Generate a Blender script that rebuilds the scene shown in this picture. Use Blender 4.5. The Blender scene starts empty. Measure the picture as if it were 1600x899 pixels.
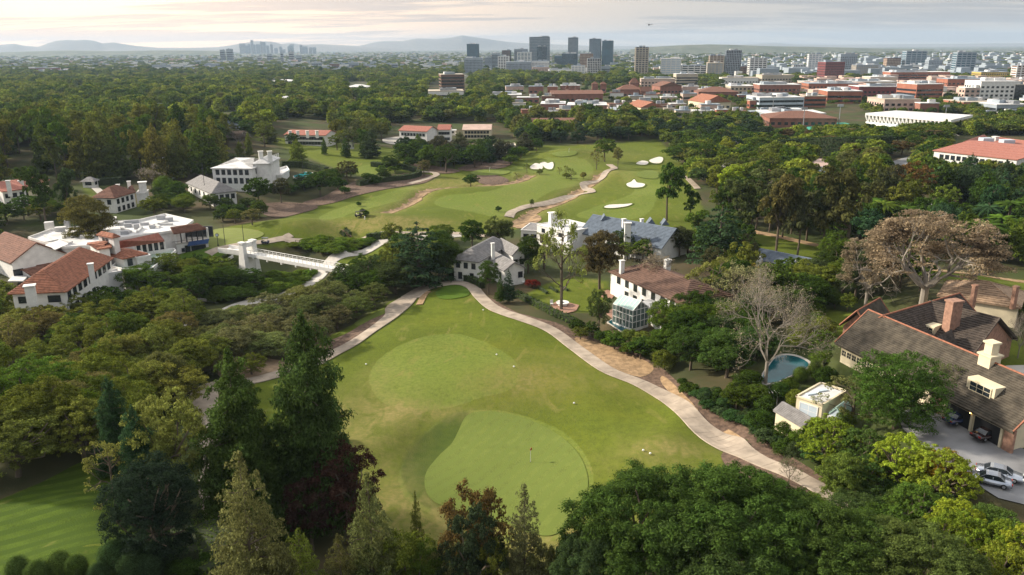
import bpy, bmesh, math, random
import numpy as np
from mathutils import Vector, Matrix
from mathutils.geometry import tessellate_polygon
R = math.radians
sc = bpy.context.scene
COL = sc.collection
# ---------------------------------------------------------------- camera, 60 m over the putting green, 28 mm
FPX = 28/36*1600
PITCH = math.atan(377/FPX); ROLL = R(0.37)
CAMZ = 60.0
_F = Vector((0, math.cos(PITCH), -math.sin(PITCH))); _U0 = Vector((0, math.sin(PITCH), math.cos(PITCH))); _R0 = Vector((1, 0, 0))
_Rt = _R0*math.cos(ROLL)-_U0*math.sin(ROLL); _Up = _U0*math.cos(ROLL)+_R0*math.sin(ROLL)
C0 = Vector((0, 0, CAMZ))
cd = bpy.data.cameras.new('camera'); cam = bpy.data.objects.new('camera', cd); COL.objects.link(cam)
cd.lens = 28; cd.sensor_width = 36; cd.clip_start = 1; cd.clip_end = 80000
cam.matrix_world = Matrix(((_Rt.x, _Up.x, -_F.x, 0), (_Rt.y, _Up.y, -_F.y, 0), (_Rt.z, _Up.z, -_F.z, CAMZ), (0, 0, 0, 1)))
sc.camera = cam
# ---------------------------------------------------------------- world: hazy sunrise under broken stratus
SUN_AZ, SUN_EL = -74, 27        # degrees; azimuth from +Y towards +X
w = bpy.data.worlds.new('World'); sc.world = w; w.use_nodes = True
nt = w.node_tree; N = nt.nodes; L = nt.links; N.clear()
def nd(t, **k):
    n = N.new(t)
    for a, b in k.items():
        if a.startswith('i_'): n.inputs[int(a[2:]) if a[2:].isdigit() else a[2:].replace('_', ' ')].default_value = b
        else: setattr(n, a, b)
    return n
def ramp(n, stops, interp='LINEAR'):
    cr = n.color_ramp; cr.interpolation = interp
    while len(cr.elements) > 1: cr.elements.remove(cr.elements[-1])
    cr.elements[0].position = stops[0][0]; cr.elements[0].color = (*stops[0][1], 1)
    for p, c in stops[1:]:
        e = cr.elements.new(p); e.color = (*c, 1)
out = nd('ShaderNodeOutputWorld'); bg = nd('ShaderNodeBackground'); bg.inputs[1].default_value = 0.1
sky = nd('ShaderNodeTexSky'); sky.sky_type = 'NISHITA'; sky.sun_disc = False
sky.sun_elevation = R(SUN_EL); sky.sun_rotation = R(SUN_AZ); sky.dust_density = 3; sky.air_density = 1.2
tc = nd('ShaderNodeTexCoord'); sep = nd('ShaderNodeSeparateXYZ'); L.new(tc.outputs['Generated'], sep.inputs[0])
def mth(op, a=None, b=None, c=None, clamp=False):
    n = nd('ShaderNodeMath', operation=op); n.use_clamp = clamp
    for i, v in enumerate((a, b, c)):
        if v is None: continue
        if hasattr(v, 'links'): L.new(v, n.inputs[i])
        else: n.inputs[i].default_value = v
    return n.outputs[0]
zc = mth('MAXIMUM', sep.outputs[2], 0.0)
zz = mth('ADD', zc, 0.07)
cx = mth('DIVIDE', sep.outputs[0], zz); cy = mth('DIVIDE', sep.outputs[1], zz)
cmb = nd('ShaderNodeCombineXYZ'); L.new(cx, cmb.inputs[0]); L.new(mth('MULTIPLY', cy, 1.15), cmb.inputs[1])
mp = nd('ShaderNodeMapping'); mp.inputs['Rotation'].default_value = (0, 0, R(-12)); mp.inputs['Scale'].default_value = (.42, 1, 1); L.new(cmb.outputs[0], mp.inputs[0])
nz = nd('ShaderNodeTexNoise', i_Scale=.62, i_Detail=6, i_Roughness=.55, i_Distortion=.5); L.new(mp.outputs[0], nz.inputs['Vector'])
nz2 = nd('ShaderNodeTexNoise', i_Scale=2.1, i_Detail=5, i_Roughness=.6, i_Distortion=.3); L.new(mp.outputs[0], nz2.inputs['Vector'])
nn = mth('ADD', mth('MULTIPLY', nz.outputs[0], .72), mth('MULTIPLY', nz2.outputs[0], .28))
cl = nd('ShaderNodeMapRange', interpolation_type='SMOOTHSTEP'); L.new(nn, cl.inputs[0]); cl.inputs[1].default_value = .455; cl.inputs[2].default_value = .55
# nearness to the sunrise, low over the horizon at the left
sd = Vector((math.sin(R(-27)), math.cos(R(-27)), 0.10)).normalized()
dp = nd('ShaderNodeVectorMath', operation='DOT_PRODUCT'); L.new(tc.outputs['Generated'], dp.inputs[0]); dp.inputs[1].default_value = sd
glow = mth('POWER', mth('MAXIMUM', dp.outputs['Value'], 0.0), 12.0, clamp=True)
lowr = nd('ShaderNodeMapRange'); L.new(sep.outputs[2], lowr.inputs[0]); lowr.inputs[1].default_value = 0.0; lowr.inputs[2].default_value = .13; lowr.inputs[3].default_value = 1; lowr.inputs[4].default_value = 0
def mixc(f, a, b):
    n = nd('ShaderNodeMix', data_type='RGBA')
    for i, v in ((0, f), (6, a), (7, b)):
        if hasattr(v, 'links'): L.new(v, n.inputs[i])
        else: n.inputs[i].default_value = v if i == 0 else (*v, 1)
    return n.outputs[2]
K = 8.3   # the background runs at strength 0.1
def kk(c): return tuple(x*K for x in c)
thin = mixc(glow, kk((.43, .42, .405)), kk((1.35, 1.08, .84)))      # thin bright veil
thin = mixc(mth('MULTIPLY', lowr.outputs[0], .75), thin, mixc(glow, kk((.49, .44, .39)), kk((1.7, 1.02, .52))))  # peach band low down
thick = mixc(glow, kk((.25, .265, .30)), kk((.44, .41, .42)))       # grey stratus
f_cl = mth('MULTIPLY', cl.outputs[0], mth('SUBTRACT', 1.0, mth('MULTIPLY', lowr.outputs[0], .55)))
cloud = mixc(f_cl, thin, thick)
cloud_up = mixc(1.0, cloud, cloud)
vm = nd('ShaderNodeVectorMath', operation='SCALE'); L.new(cloud_up, vm.inputs[0]); L.new(mth('ADD', mth('MULTIPLY', zc, 1.6), 1.0), vm.inputs['Scale'])   # overcast sky: the zenith is about three times the horizon
final = mixc(.93, sky.outputs[0], vm.outputs[0])
L.new(final, bg.inputs[0]); L.new(bg.outputs[0], out.inputs[0])
sl = bpy.data.lights.new('sun', 'SUN'); sl.energy = 5.0; sl.angle = R(4); sl.color = (1, .90, .75)
sun = bpy.data.objects.new('sun', sl); COL.objects.link(sun)
_sd = Vector((math.sin(R(SUN_AZ))*math.cos(R(SUN_EL)), math.cos(R(SUN_AZ))*math.cos(R(SUN_EL)), math.sin(R(SUN_EL))))
sun.rotation_euler = _sd.to_track_quat('Z', 'Y').to_euler()
sc.view_settings.view_transform = 'Standard'; sc.view_settings.look = 'None'; sc.view_settings.gamma = 1; sc.view_settings.exposure = 0.72
sc.cycles.max_bounces = 5; sc.cycles.diffuse_bounces = 3; sc.cycles.glossy_bounces = 2; sc.cycles.transmission_bounces = 3
sc.cycles.volume_bounces = 1; sc.cycles.transparent_max_bounces = 4; sc.cycles.use_denoising = True
sc.cycles.caustics_reflective = False; sc.cycles.caustics_refractive = False
rnd = random.Random(7)
# ---------------------------------------------------------------- pixel of the photograph <-> place
def ray(px, py): return (_F + _Rt*((px-800)/FPX) + _Up*((449.5-py)/FPX))
def proj(p):
    r = Vector(p)-C0; d = r.dot(_F)
    return 800+FPX*r.dot(_Rt)/d, 449.5-FPX*r.dot(_Up)/d, d
def pz(px, py, z):          # where the sight line meets the level z
    d = ray(px, py); return C0 + d*((z-CAMZ)/d.z)
# terrain: heights known at a few places, smoothly joined; stored on a fan-shaped grid
CTRL = [(770,700,0),(850,640,0),(650,620,.6),(700,540,1.2),(700,450,2),(560,560,.6),(1000,640,0),(1120,690,1),(620,480,1),(770,460,2),(900,540,1),
 (1000,600,1),(1280,770,4),(1000,470,3),(870,470,2.6),(780,420,2),(950,365,1.5),(1050,500,3),(1100,560,3.8),(1200,590,6),(1250,570,7),(1350,560,9),(1450,620,10),(1500,700,10),(1560,750,10),(1400,680,9.5),(1230,655,5),
 (1300,650,7),(1180,650,3.2),(1200,700,3),(1400,800,6.5),(1550,860,8.5),(1340,800,4.5),(1500,560,10.2),(1600,600,10.5),(770,890,0),(600,880,3),(900,890,1),(300,800,8),(100,800,12),(100,890,13),
 (0,700,12),(150,740,10.5),(330,700,5),(320,620,3),(400,600,2),(450,640,1.5),(450,760,3),(100,600,5),(200,520,-1),(400,510,-3),(50,520,0),(440,462,-6),(330,450,-6),(560,400,-4),(480,435,-6.5),
 (260,490,-4),(600,440,0),(540,480,-2),(100,450,1.5),(200,400,3),(320,385,3),(290,405,2),(30,420,2),(270,440,-2),(370,372,3),(450,352,3.5),(600,352,2.5),(520,378,1.5),(500,330,0),
 (700,300,0),(640,340,1),(720,345,1),(200,318,3),(400,265,7),(320,290,4),(50,318,5),(100,220,10),(300,200,9),(0,160,6),(560,250,3),(700,235,1),(900,240,0),(880,300,0),(1000,300,0),(1000,240,0),
 (1100,350,1),(1250,395,2),(1400,300,5),(1500,440,9),(1540,470,12),(1500,380,5),(1300,440,5),(1560,420,6),(1000,180,4),(1300,180,4),(1550,180,4),(1550,240,8),(700,150,3),(400,150,5),(800,120,0),(200,120,0),(1200,120,0),(1550,120,0),
 (300,95,0),(900,95,0),(1500,95,0),(800,1000,4),(300,1000,12),(1400,1000,7),(1000,1000,4),(-200,600,6),(-200,300,6),(-200,900,13),(1800,600,11),(1800,300,8),(1800,900,10),(800,1300,6),(200,1400,12),(1500,1400,8),(0,1000,13)]
_cw = []
for a, b, h in CTRL:
    p = pz(a, b, h); _cw.append((math.atan2(p.x, p.y), math.log(math.hypot(p.x, p.y)), h))
for k in range(9):
    _cw.append((-1.2+.3*k, math.log(26000), 0)); _cw.append((-1.2+.3*k, math.log(6000), 0)); _cw.append((-1.2+.3*k, math.log(9), 8))
_cw = np.array(_cw)
_az = np.linspace(R(-47), R(47), 640)
_rows = [9.0]
for y in np.arange(1700, 899, -12.): _rows.append(pz(800, y, 0).y)
for y in np.arange(899, 120, -1.5): _rows.append(pz(800, y, 0).y)
while _rows[-1] < 27000: _rows.append(_rows[-1]*1.05)
_rr = np.array(sorted(_rows)); _lr = np.log(_rr)
AZ, LR = np.meshgrid(_az, _lr)
num = np.zeros_like(AZ); den = np.zeros_like(AZ)
for a, l, h in _cw:
    d2 = ((AZ-a)*1.0)**2+((LR-l)*.75)**2+.0008
    wgt = d2**-1.9
    num += wgt*h; den += wgt
HG = num/den
for _ in range(10):
    HG[1:-1, 1:-1] = (HG[1:-1, 1:-1]*2+HG[:-2, 1:-1]+HG[2:, 1:-1]+HG[1:-1, :-2]+HG[1:-1, 2:])/6
GX = np.exp(LR)*np.sin(AZ); GY = np.exp(LR)*np.cos(AZ)
def _plain(px, py):        # first hit of the sight line with the relief
    d = ray(px, py); hz = lambda t: CAMZ+d.z*t-Hxy(d.x*t, d.y*t)
    a = 25.0; b = a*1.03
    while hz(b) > 0 and b < 60000: a = b; b *= 1.03
    for _ in range(16):
        m = (a+b)/2
        if hz(m) > 0: a = m
        else: b = m
    return C0+d*b
def Hxy(x, y):
    r = math.hypot(x, y); a = math.atan2(x, y)
    i = int(np.searchsorted(_lr, math.log(max(r, 9.01)))) - 1
    i = min(max(i, 0), len(_lr)-2); fi = (math.log(max(r, 9.01))-_lr[i])/(_lr[i+1]-_lr[i])
    fj = (a-_az[0])/(_az[1]-_az[0]); j = min(max(int(fj), 0), len(_az)-2); fj = min(max(fj-j, 0), 1); fi = min(max(fi, 0), 1)
    return float((HG[i, j]*(1-fj)+HG[i, j+1]*fj)*(1-fi)+(HG[i+1, j]*(1-fj)+HG[i+1, j+1]*fj)*fi)
def gnd(px, py, lift=0.0):
    p = _plain(px, py); return Vector((p.x, p.y, Hxy(p.x, p.y)+lift))
def seg_dist(X, Y, pts):
    best = np.full(X.shape, 1e9)
    for (x0, y0), (x1, y1) in zip(pts[:-1], pts[1:]):
        dx, dy = x1-x0, y1-y0; l2 = dx*dx+dy*dy+1e-9
        t = np.clip(((X-x0)*dx+(Y-y0)*dy)/l2, 0, 1)
        best = np.minimum(best, np.hypot(X-x0-t*dx, Y-y0-t*dy))
    return best
def inpoly(X, Y, pts):
    ins = np.zeros(X.shape, bool); n = len(pts)
    for i in range(n):
        x0, y0 = pts[i]; x1, y1 = pts[(i+1) % n]
        if y0 == y1: continue
        c = ((y0 > Y) != (y1 > Y)) & (X < (x1-x0)*(Y-y0)/(y1-y0)+x0)
        ins ^= c
    return ins
def smooth(pts, closed=True, k=4):     # Catmull-Rom
    n = len(pts); o = []
    rng = range(n) if closed else range(n-1)
    for i in rng:
        p0, p1, p2, p3 = [pts[(i+q) % n] if closed else pts[min(max(i+q, 0), n-1)] for q in (-1, 0, 1, 2)]
        for s in range(k):
            t = s/k
            o.append(tuple(.5*((2*p1[c])+(-p0[c]+p2[c])*t+(2*p0[c]-5*p1[c]+4*p2[c]-p3[c])*t*t+(-p0[c]+3*p1[c]-3*p2[c]+p3[c])*t**3) for c in range(len(p1))))
    if not closed: o.append(tuple(pts[-1]))
    return o
def wpts(pts): return [(lambda g: (g.x, g.y))(gnd(a, b)) for a, b in pts]
# grass land, gullies, mounds
GRASS = [
 [(345,604),(450,580),(530,548),(600,500),(640,465),(700,440),(735,443),(770,480),(850,515),(900,550),(950,585),(1030,625),(1080,665),(1130,712),(1130,760),(960,905),(560,905),(560,830),(500,780),(420,720),(400,640)],
 [(505,530),(560,502),(612,470),(640,462),(590,520),(520,556)],
 [(325,395),(325,362),(370,352),(430,345),(480,318),(560,305),(640,292),(690,278),(650,268),(560,275),(520,262),(440,228),(380,215),(500,218),(620,232),(750,262),(830,228),(920,226),(1030,218),(1070,260),(1100,330),(1080,380),(1000,350),(880,350),(820,356),(720,372),(600,372),(520,374),(440,388)],
 [(1160,356),(1215,370),(1310,392),(1330,420),(1250,410),(1190,400)],
 [(1455,420),(1600,437),(1660,445),(1660,470),(1455,436)],
 [(-60,800),(0,782),(60,757),(165,712),(200,780),(225,850),(180,905),(-60,960)],
 [(278,398),(355,388),(362,402),(290,414)],[(600,372),(540,395),(500,425),(560,420),(620,395),(690,375)],
 [(813,465),(850,445),(900,432),(950,440),(955,462),(930,490),(840,485)],
 [(130,290),(165,310),(160,318),(130,300)],[(265,308),(300,312),(298,322),(262,318)],[(0,325),(45,320),(45,335),(0,340)],
 [(1270,480),(1340,490),(1340,530),(1280,520)],[(1555,520),(1600,530),(1600,570),(1560,560)],
 [(350,282),(380,285),(365,305),(340,300)],[(640,590),(800,640),(900,700),(800,860),(600,860)],
 [(1550,545),(1660,560),(1660,600),(1560,575)]]
gully = [[(800,350),(820,341),(836,327),(856,320),(890,307),(905,296),(925,284),(946,270)], [(590,341),(615,327),(640,316),(660,304),(690,297),(740,291),(800,284),(830,272)]]
WG = [wpts(smooth(g, False, 3)) for g in gully]
WGR = [wpts(g) for g in GRASS]
grass = np.zeros(GX.shape)
for g in WGR: grass = np.maximum(grass, inpoly(GX, GY, g))
for g in WG:
    d = seg_dist(GX, GY, g); HG -= 1.6*np.exp(-(d/3.2)**2)
def mound(px, py, h, rx, ry, rot=0):
    global HG
    p = _plain(px, py); c, s = math.cos(R(rot)), math.sin(R(rot))
    X, Y = GX-p.x, GY-p.y; HG += h*np.exp(-((X*c+Y*s)/rx)**2-((-X*s+Y*c)/ry)**2)
for m in [(560,350,2.0,16,9,5),(480,352,1.6,12,8,0),(640,345,1.8,20,9,-5),(420,352,1,9,7,0),(700,335,1.4,22,9,0),(610,303,1.5,30,9,20),(760,300,1.3,25,12,0),(900,245,2.6,30,16,0),(880,238,2.0,16,20,0),
          (990,290,-.8,9,6,0),(975,275,1.6,20,10,0),(850,261,-1,9,9,0),(1010,310,1.2,20,12,20),(640,700,-1.0,7,13,-20),(610,690,1.1,5,10,-15),(690,600,1.0,17,10,15),(850,600,.9,14,12,0),(1000,660,1.0,12,10,0),(1050,700,.8,9,6,0),
          (800,520,.9,14,10,0),(620,530,.8,8,8,0),(1100,300,1.5,20,20,0),(550,240,2,30,14,0)]: mound(*m)
_un = .22*np.sin(GX/9.+1.3*np.sin(GY/13.))*np.sin(GY/11.+.8*np.sin(GX/17.))+.10*np.sin(GX/4.1+2*np.sin(GY/6.))*np.sin(GY/4.7)
HG += _un*grass*np.clip(GY/300., .5, 2.2)
for px_, h_ in [([(1180,600),(1195,565),(1235,548),(1275,556),(1270,590),(1225,604)],6.4),([(940,512),(950,495),(985,492),(1000,512),(985,528)],2.8),([(1240,655),(1250,612),(1335,600),(1352,655),(1310,672)],6.8),([(1390,660),(1430,630),(1490,630),(1640,700),(1660,800),(1560,790),(1430,700)],10.),([(1290,560),(1300,520),(1660,600),(1660,720),(1580,700),(1440,640)],10.2)]:
    P_ = [tuple(pz(x_, y_, h_)[:2]) for x_, y_ in px_]; k_ = inpoly(GX, GY, P_).astype(float)
    for _ in range(14): k_[1:-1, 1:-1] = (k_[1:-1, 1:-1]+k_[:-2, 1:-1]+k_[2:, 1:-1]+k_[1:-1, :-2]+k_[1:-1, 2:])/5
    k_ = np.clip(k_*1.6-.25, 0, 1); HG = HG*(1-k_)+h_*k_
for _ in range(2):
    HG[1:-1, 1:-1] = (HG[1:-1, 1:-1]*2+HG[:-2, 1:-1]+HG[2:, 1:-1]+HG[1:-1, :-2]+HG[1:-1, 2:])/6
# ---------------------------------------------------------------- materials
MATS = {}
def mat(name, col, rough=.8, var=.25, scale=1.0, col2=None, bump=0.0, bscale=None, spec=.3, metal=0.0, detail=4, coord='world', obcol=False, kind=None):
    if name in MATS: return MATS[name]
    m = bpy.data.materials.new(name); m.use_nodes = True; t = m.node_tree; n = t.nodes; l = t.links
    b = n['Principled BSDF']; b.inputs['Roughness'].default_value = rough; b.inputs['Metallic'].default_value = metal
    b.inputs['Specular IOR Level'].default_value = spec
    if coord == 'world': g = n.new('ShaderNodeNewGeometry').outputs['Position']
    else: g = n.new('ShaderNodeTexCoord').outputs['Object']
    z = n.new('ShaderNodeTexNoise'); z.inputs['Scale'].default_value = scale; z.inputs['Detail'].default_value = detail; l.new(g, z.inputs['Vector'])
    r = n.new('ShaderNodeValToRGB'); c2 = col2 or tuple(min(1, c*(1+var)) for c in col); c1 = col if col2 else tuple(c*(1-var) for c in col)
    ramp(r, [(.32, c1), (.68, c2)]); l.new(z.outputs[0], r.inputs[0]); o = r.outputs[0]
    if obcol:
        oi = n.new('ShaderNodeObjectInfo'); mx = n.new('ShaderNodeMix'); mx.data_type = 'RGBA'; mx.blend_type = 'MULTIPLY'; mx.inputs[0].default_value = 1
        l.new(o, mx.inputs[6]); l.new(oi.outputs['Color'], mx.inputs[7]); o = mx.outputs[2]
    l.new(o, b.inputs['Base Color'])
    if bump:
        z2 = n.new('ShaderNodeTexNoise'); z2.inputs['Scale'].default_value = bscale or scale*6; z2.inputs['Detail'].default_value = 3; l.new(g, z2.inputs['Vector'])
        bp = n.new('ShaderNodeBump'); bp.inputs['Strength'].default_value = bump; bp.inputs['Distance'].default_value = .2; l.new(z2.outputs[0], bp.inputs['Height']); l.new(bp.outputs[0], b.inputs['Normal'])
    MATS[name] = m; return m
def leafmat(name, base=(1, 1, 1), island=True, rand=False, trans=.42):
    m = bpy.data.materials.new(name); m.use_nodes = True; t = m.node_tree; n = t.nodes; l = t.links; n.clear()
    o = n.new('ShaderNodeOutputMaterial'); g = n.new('ShaderNodeNewGeometry'); oi = n.new('ShaderNodeObjectInfo')
    h = n.new('ShaderNodeHueSaturation'); h.inputs['Color'].default_value = (*base, 1)
    if not rand: l.new(oi.outputs['Color'], h.inputs['Color'])
    else:
        rr = n.new('ShaderNodeValToRGB'); ramp(rr, [(0, (.030, .058, .012)), (.18, (.055, .088, .014)), (.36, (.085, .118, .016)), (.5, (.13, .15, .022)), (.62, (.04, .068, .02)), (.76, (.15, .175, .024)), (.84, (.10, .10, .03)), (.92, (.20, .24, .028)), (1, (.045, .075, .018))]); l.new(oi.outputs['Random'], rr.inputs[0]); l.new(rr.outputs[0], h.inputs['Color'])
    v = n.new('ShaderNodeMapRange'); v.inputs[3].default_value = .62; v.inputs[4].default_value = 1.85; l.new(g.outputs['Random Per Island'], v.inputs[0])
    z = n.new('ShaderNodeTexNoise'); z.inputs['Scale'].default_value = 7; z.inputs['Detail'].default_value = 2; tcn = n.new('ShaderNodeTexCoord'); l.new(tcn.outputs['Object'], z.inputs['Vector'])
    v2 = n.new('ShaderNodeMapRange'); v2.inputs[1].default_value = .3; v2.inputs[2].default_value = .7; v2.inputs[3].default_value = .72; v2.inputs[4].default_value = 1.32; l.new(z.outputs[0], v2.inputs[0])
    mm = n.new('ShaderNodeMath'); mm.operation = 'MULTIPLY'; l.new(v.outputs[0], mm.inputs[0]); l.new(v2.outputs[0], mm.inputs[1]); l.new(mm.outputs[0], h.inputs['Value'])
    hu = n.new('ShaderNodeMapRange'); hu.inputs[3].default_value = .485; hu.inputs[4].default_value = .515; l.new(z.outputs[0], hu.inputs[0]); l.new(hu.outputs[0], h.inputs['Hue'])
    d = n.new('ShaderNodeBsdfDiffuse'); tr = n.new('ShaderNodeBsdfTranslucent'); mx = n.new('ShaderNodeMixShader'); mx.inputs[0].default_value = trans
    l.new(h.outputs[0], d.inputs[0]); l.new(h.outputs[0], tr.inputs[0]); l.new(d.outputs[0], mx.inputs[1]); l.new(tr.outputs[0], mx.inputs[2]); l.new(mx.outputs[0], o.inputs[0])
    MATS[name] = m; return m
leaf_m = leafmat('leaves'); wood_leaf = leafmat('far_leaves', rand=True)
bark = mat('bark', (.11, .085, .06), .9, .35, 3, coord='object'); palebark = mat('pale_bark', (.24, .21, .175), .85, .35, 3, coord='object')
M = dict(
 white=mat('white_stucco', (.68, .665, .635), .75, .09, .8, bump=.1), cream=mat('cream_stucco', (.62, .54, .38), .8, .08, .8), offwhite=mat('membrane_roof', (.60, .59, .575), .7, .2, .3),
 tileroof=mat('clay_tile', (.27, .110, .065), .85, .32, 1.3, bump=.4, bscale=5), browntile=mat('brown_tile', (.16, .075, .05), .85, .28, 1.2, bump=.4, bscale=5), redtile=mat('red_tile', (.33, .13, .095), .8, .2, 1.5, bump=.3),
 brownshingle=mat('brown_shingle', (.125, .072, .052), .85, .25, 1.4, bump=.3), greyshingle=mat('grey_shingle', (.21, .20, .195), .85, .22, 1.2, bump=.3), slate=mat('blue_slate', (.105, .13, .165), .7, .2, 1.1, bump=.2),
 darkshingle=mat('dark_wood_shake', (.060, .047, .038), .9, .4, 1.3, bump=.5, bscale=6), mossshingle=mat('mossy_wood_shake', (.074, .062, .046), .9, .4, .9, bump=.5, bscale=6), tan=mat('tan_tile', (.34, .235, .155), .85, .3, 1.6, bump=.4),
 ridge=mat('terracotta_ridge', (.27, .11, .065), .8, .25, 2), terrace=mat('green_terrace', (.30, .38, .31), .7, .12, .3), concrete=mat('concrete', (.42, .39, .35), .85, .16, .35, bump=.15), asphalt=mat('asphalt', (.20, .20, .205), .9, .35, .18, bump=.2),
 path=mat('cart_path_concrete', (.335, .275, .215), .85, .22, .45, bump=.2), dirt=mat('dirt', (.27, .19, .12), .95, .3, .7, bump=.3), mulch=mat('bark_mulch', (.12, .078, .055), .95, .4, 1.3, bump=.6, bscale=5), straw=mat('straw_mulch', (.30, .20, .11), .95, .3, 1.0, bump=.5, bscale=5),
 gullydirt=mat('gully_earth', (.24, .16, .09), .95, .5, .35, bump=.6, bscale=2), sand=mat('white_sand', (.60, .56, .50), .95, .12, .8, bump=.4), brick=mat('paving_brick', (.30, .17, .12), .85, .25, 2), redbrick=mat('campus_brick', (.25, .115, .085), .85, .18, .3), darkbrick=mat('dark_red_stone', (.17, .045, .045), .7, .12, .3),
 orangebrick=mat('orange_brick', (.30, .115, .072), .85, .16, .2), pinkstone=mat('pale_pink_stone', (.50, .36, .30), .8, .12, .2), glass=mat('window_glass', (.02, .026, .032), .12, .3, .3, spec=.8), blueglass=mat('blue_tower_glass', (.025, .085, .125), .25, .25, .05, spec=.7), dark=mat('dark_frame', (.02, .02, .022), .6, .1, 1),
 greyconc=mat('grey_tower_concrete', (.27, .31, .35), .8, .1, .1), tanconc=mat('tan_tower_concrete', (.43, .37, .29), .8, .1, .1), bronze=mat('bronze_tower', (.15, .085, .06), .6, .15, .1), steel=mat('grey_metal', (.35, .36, .38), .4, .15, .5, metal=.6), water=mat('pool_water', (.03, .30, .34), .08, .12, .5, spec=.6), deepwater=mat('dark_pool_water', (.008, .07, .085), .1, .3, .3, spec=.25),
 navy=mat('navy_awning', (.02, .05, .14), .8, .1, 1), yellowconc=mat('ochre_panel', (.50, .36, .10), .8, .1, .2), turf=mat('blue_green_turf', (.05, .28, .20), .9, .05, .2), bluepale=mat('pale_blue_panel', (.45, .52, .58), .7, .1, .2), wood=mat('timber', (.15, .10, .065), .8, .3, 2),
 silver=mat('silver_car_paint', (.42, .45, .50), .25, .03, 1, metal=.7, spec=.6), bluepaint=mat('dark_blue_car_paint', (.01, .02, .07), .2, .1, 1, spec=.7), redpaint=mat('dark_red_car_paint', (.022, .008, .008), .2, .1, 1, spec=.7), rubber=mat('rubber', (.02, .02, .02), .9, .1, 1), lampred=mat('red_lens', (.4, .02, .01), .3, .1, 1), lampw=mat('clear_lens', (.8, .8, .75), .15, .03, 1),
 flowers=mat('pink_flowers', (.45, .18, .35), .9, .4, 5), ghglass=mat('glasshouse_glass', (.10, .14, .13), .15, .3, .8, spec=.6), greenglass=mat('green_glass_roof', (.35, .50, .45), .2, .1, .5, spec=.6))
def grassmat(name, c1, c2, dry=(.21, .17, .06), rough=.95, stripes=None):
    m = bpy.data.materials.new(name); m.use_nodes = True; t = m.node_tree; n = t.nodes; l = t.links; b = n['Principled BSDF']; b.inputs['Roughness'].default_value = rough; b.inputs['Specular IOR Level'].default_value = .1
    g = n.new('ShaderNodeNewGeometry').outputs['Position']
    def noise(s, d=4, sc_=(1, 1, 1), dist=0):
        mp = n.new('ShaderNodeMapping'); mp.inputs['Scale'].default_value = sc_; l.new(g, mp.inputs[0])
        z = n.new('ShaderNodeTexNoise'); z.inputs['Scale'].default_value = s; z.inputs['Detail'].default_value = d; z.inputs['Distortion'].default_value = dist; l.new(mp.outputs[0], z.inputs['Vector']); return z.outputs[0]
    def mx(f, a, b_, blend='MIX'):
        q = n.new('ShaderNodeMix'); q.data_type = 'RGBA'; q.blend_type = blend
        for i, v in ((0, f), (6, a), (7, b_)):
            if hasattr(v, 'links'): l.new(v, q.inputs[i])
            else: q.inputs[i].default_value = v if i == 0 else (*v, 1)
        return q.outputs[2]
    def rmp(x, a, b_):
        q = n.new('ShaderNodeMapRange'); q.inputs[1].default_value = a; q.inputs[2].default_value = b_; l.new(x, q.inputs[0]); return q.outputs[0]
    c = mx(rmp(noise(.035, 5, (1, .6, 1), .6), .38, .62), tuple(x*1.1 for x in c1), tuple(x*.86 for x in c2))
    c = mx(rmp(noise(.55, 6), .35, .75), c, tuple(x*.70 for x in c2))
    c = mx(rmp(noise(.16, 7, (1.6, .5, 1), 1.5), .60, .78), c, dry)
    fine = noise(6., 3)
    c = mx(rmp(fine, .3, .8), c, tuple(x*1.2 for x in c1))
    a = n.new('ShaderNodeAttribute'); a.attribute_name = 'cov'; sp = n.new('ShaderNodeSeparateColor'); l.new(a.outputs['Color'], sp.inputs[0])
    if stripes:
        wv = n.new('ShaderNodeTexWave'); wv.inputs['Scale'].default_value = stripes[0]; mp = n.new('ShaderNodeMapping'); mp.inputs['Rotation'].default_value = (0, 0, R(stripes[1])); l.new(g, mp.inputs[0]); l.new(mp.outputs[0], wv.inputs['Vector'])
        wv.inputs['Distortion'].default_value = 1.2
        if len(stripes) > 2: wv.wave_type = 'RINGS'; wv.rings_direction = 'Z'; mp.inputs['Location'].default_value = (-stripes[2], -stripes[3], 0); mp.inputs['Rotation'].default_value = (0, 0, 0)
        wv.inputs['Detail Scale'].default_value = .6
        c = mx(rmp(wv.outputs[0], .35, .65), c, tuple(x*1.09 for x in c2))
    bp = n.new('ShaderNodeBump'); bp.inputs['Strength'].default_value = .35; bp.inputs['Distance'].default_value = .15; l.new(fine, bp.inputs['Height']); l.new(bp.outputs[0], b.inputs['Normal'])
    MATS[name] = m
    return m, c, sp, mx, rmp, noise, l, b, n
G_ = grassmat
def plaingrass(name, c1, c2, **k):
    m, c, sp, mx, rmp, noise, l, b, n = grassmat(name, c1, c2, **k); l.new(c, b.inputs['Base Color']); return m
fair_m = plaingrass('fairway_grass', (.120, .150, .018), (.100, .138, .018)); green_m = plaingrass('putting_green_grass', (.128, .158, .034), (.112, .143, .030), dry=(.14, .165, .03), stripes=(.16, 30))
dark_m = plaingrass('collar_grass', (.082, .112, .018), (.098, .125, .02)); dry_m = plaingrass('dry_grass', (.22, .19, .07), (.17, .165, .05)); practice_m = plaingrass('mown_practice_grass', (.17, .19, .06), (.145, .17, .045), stripes=(.09, 75)); lawn_m = plaingrass('lawn_grass', (.070, .120, .012), (.055, .10, .012))
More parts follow.
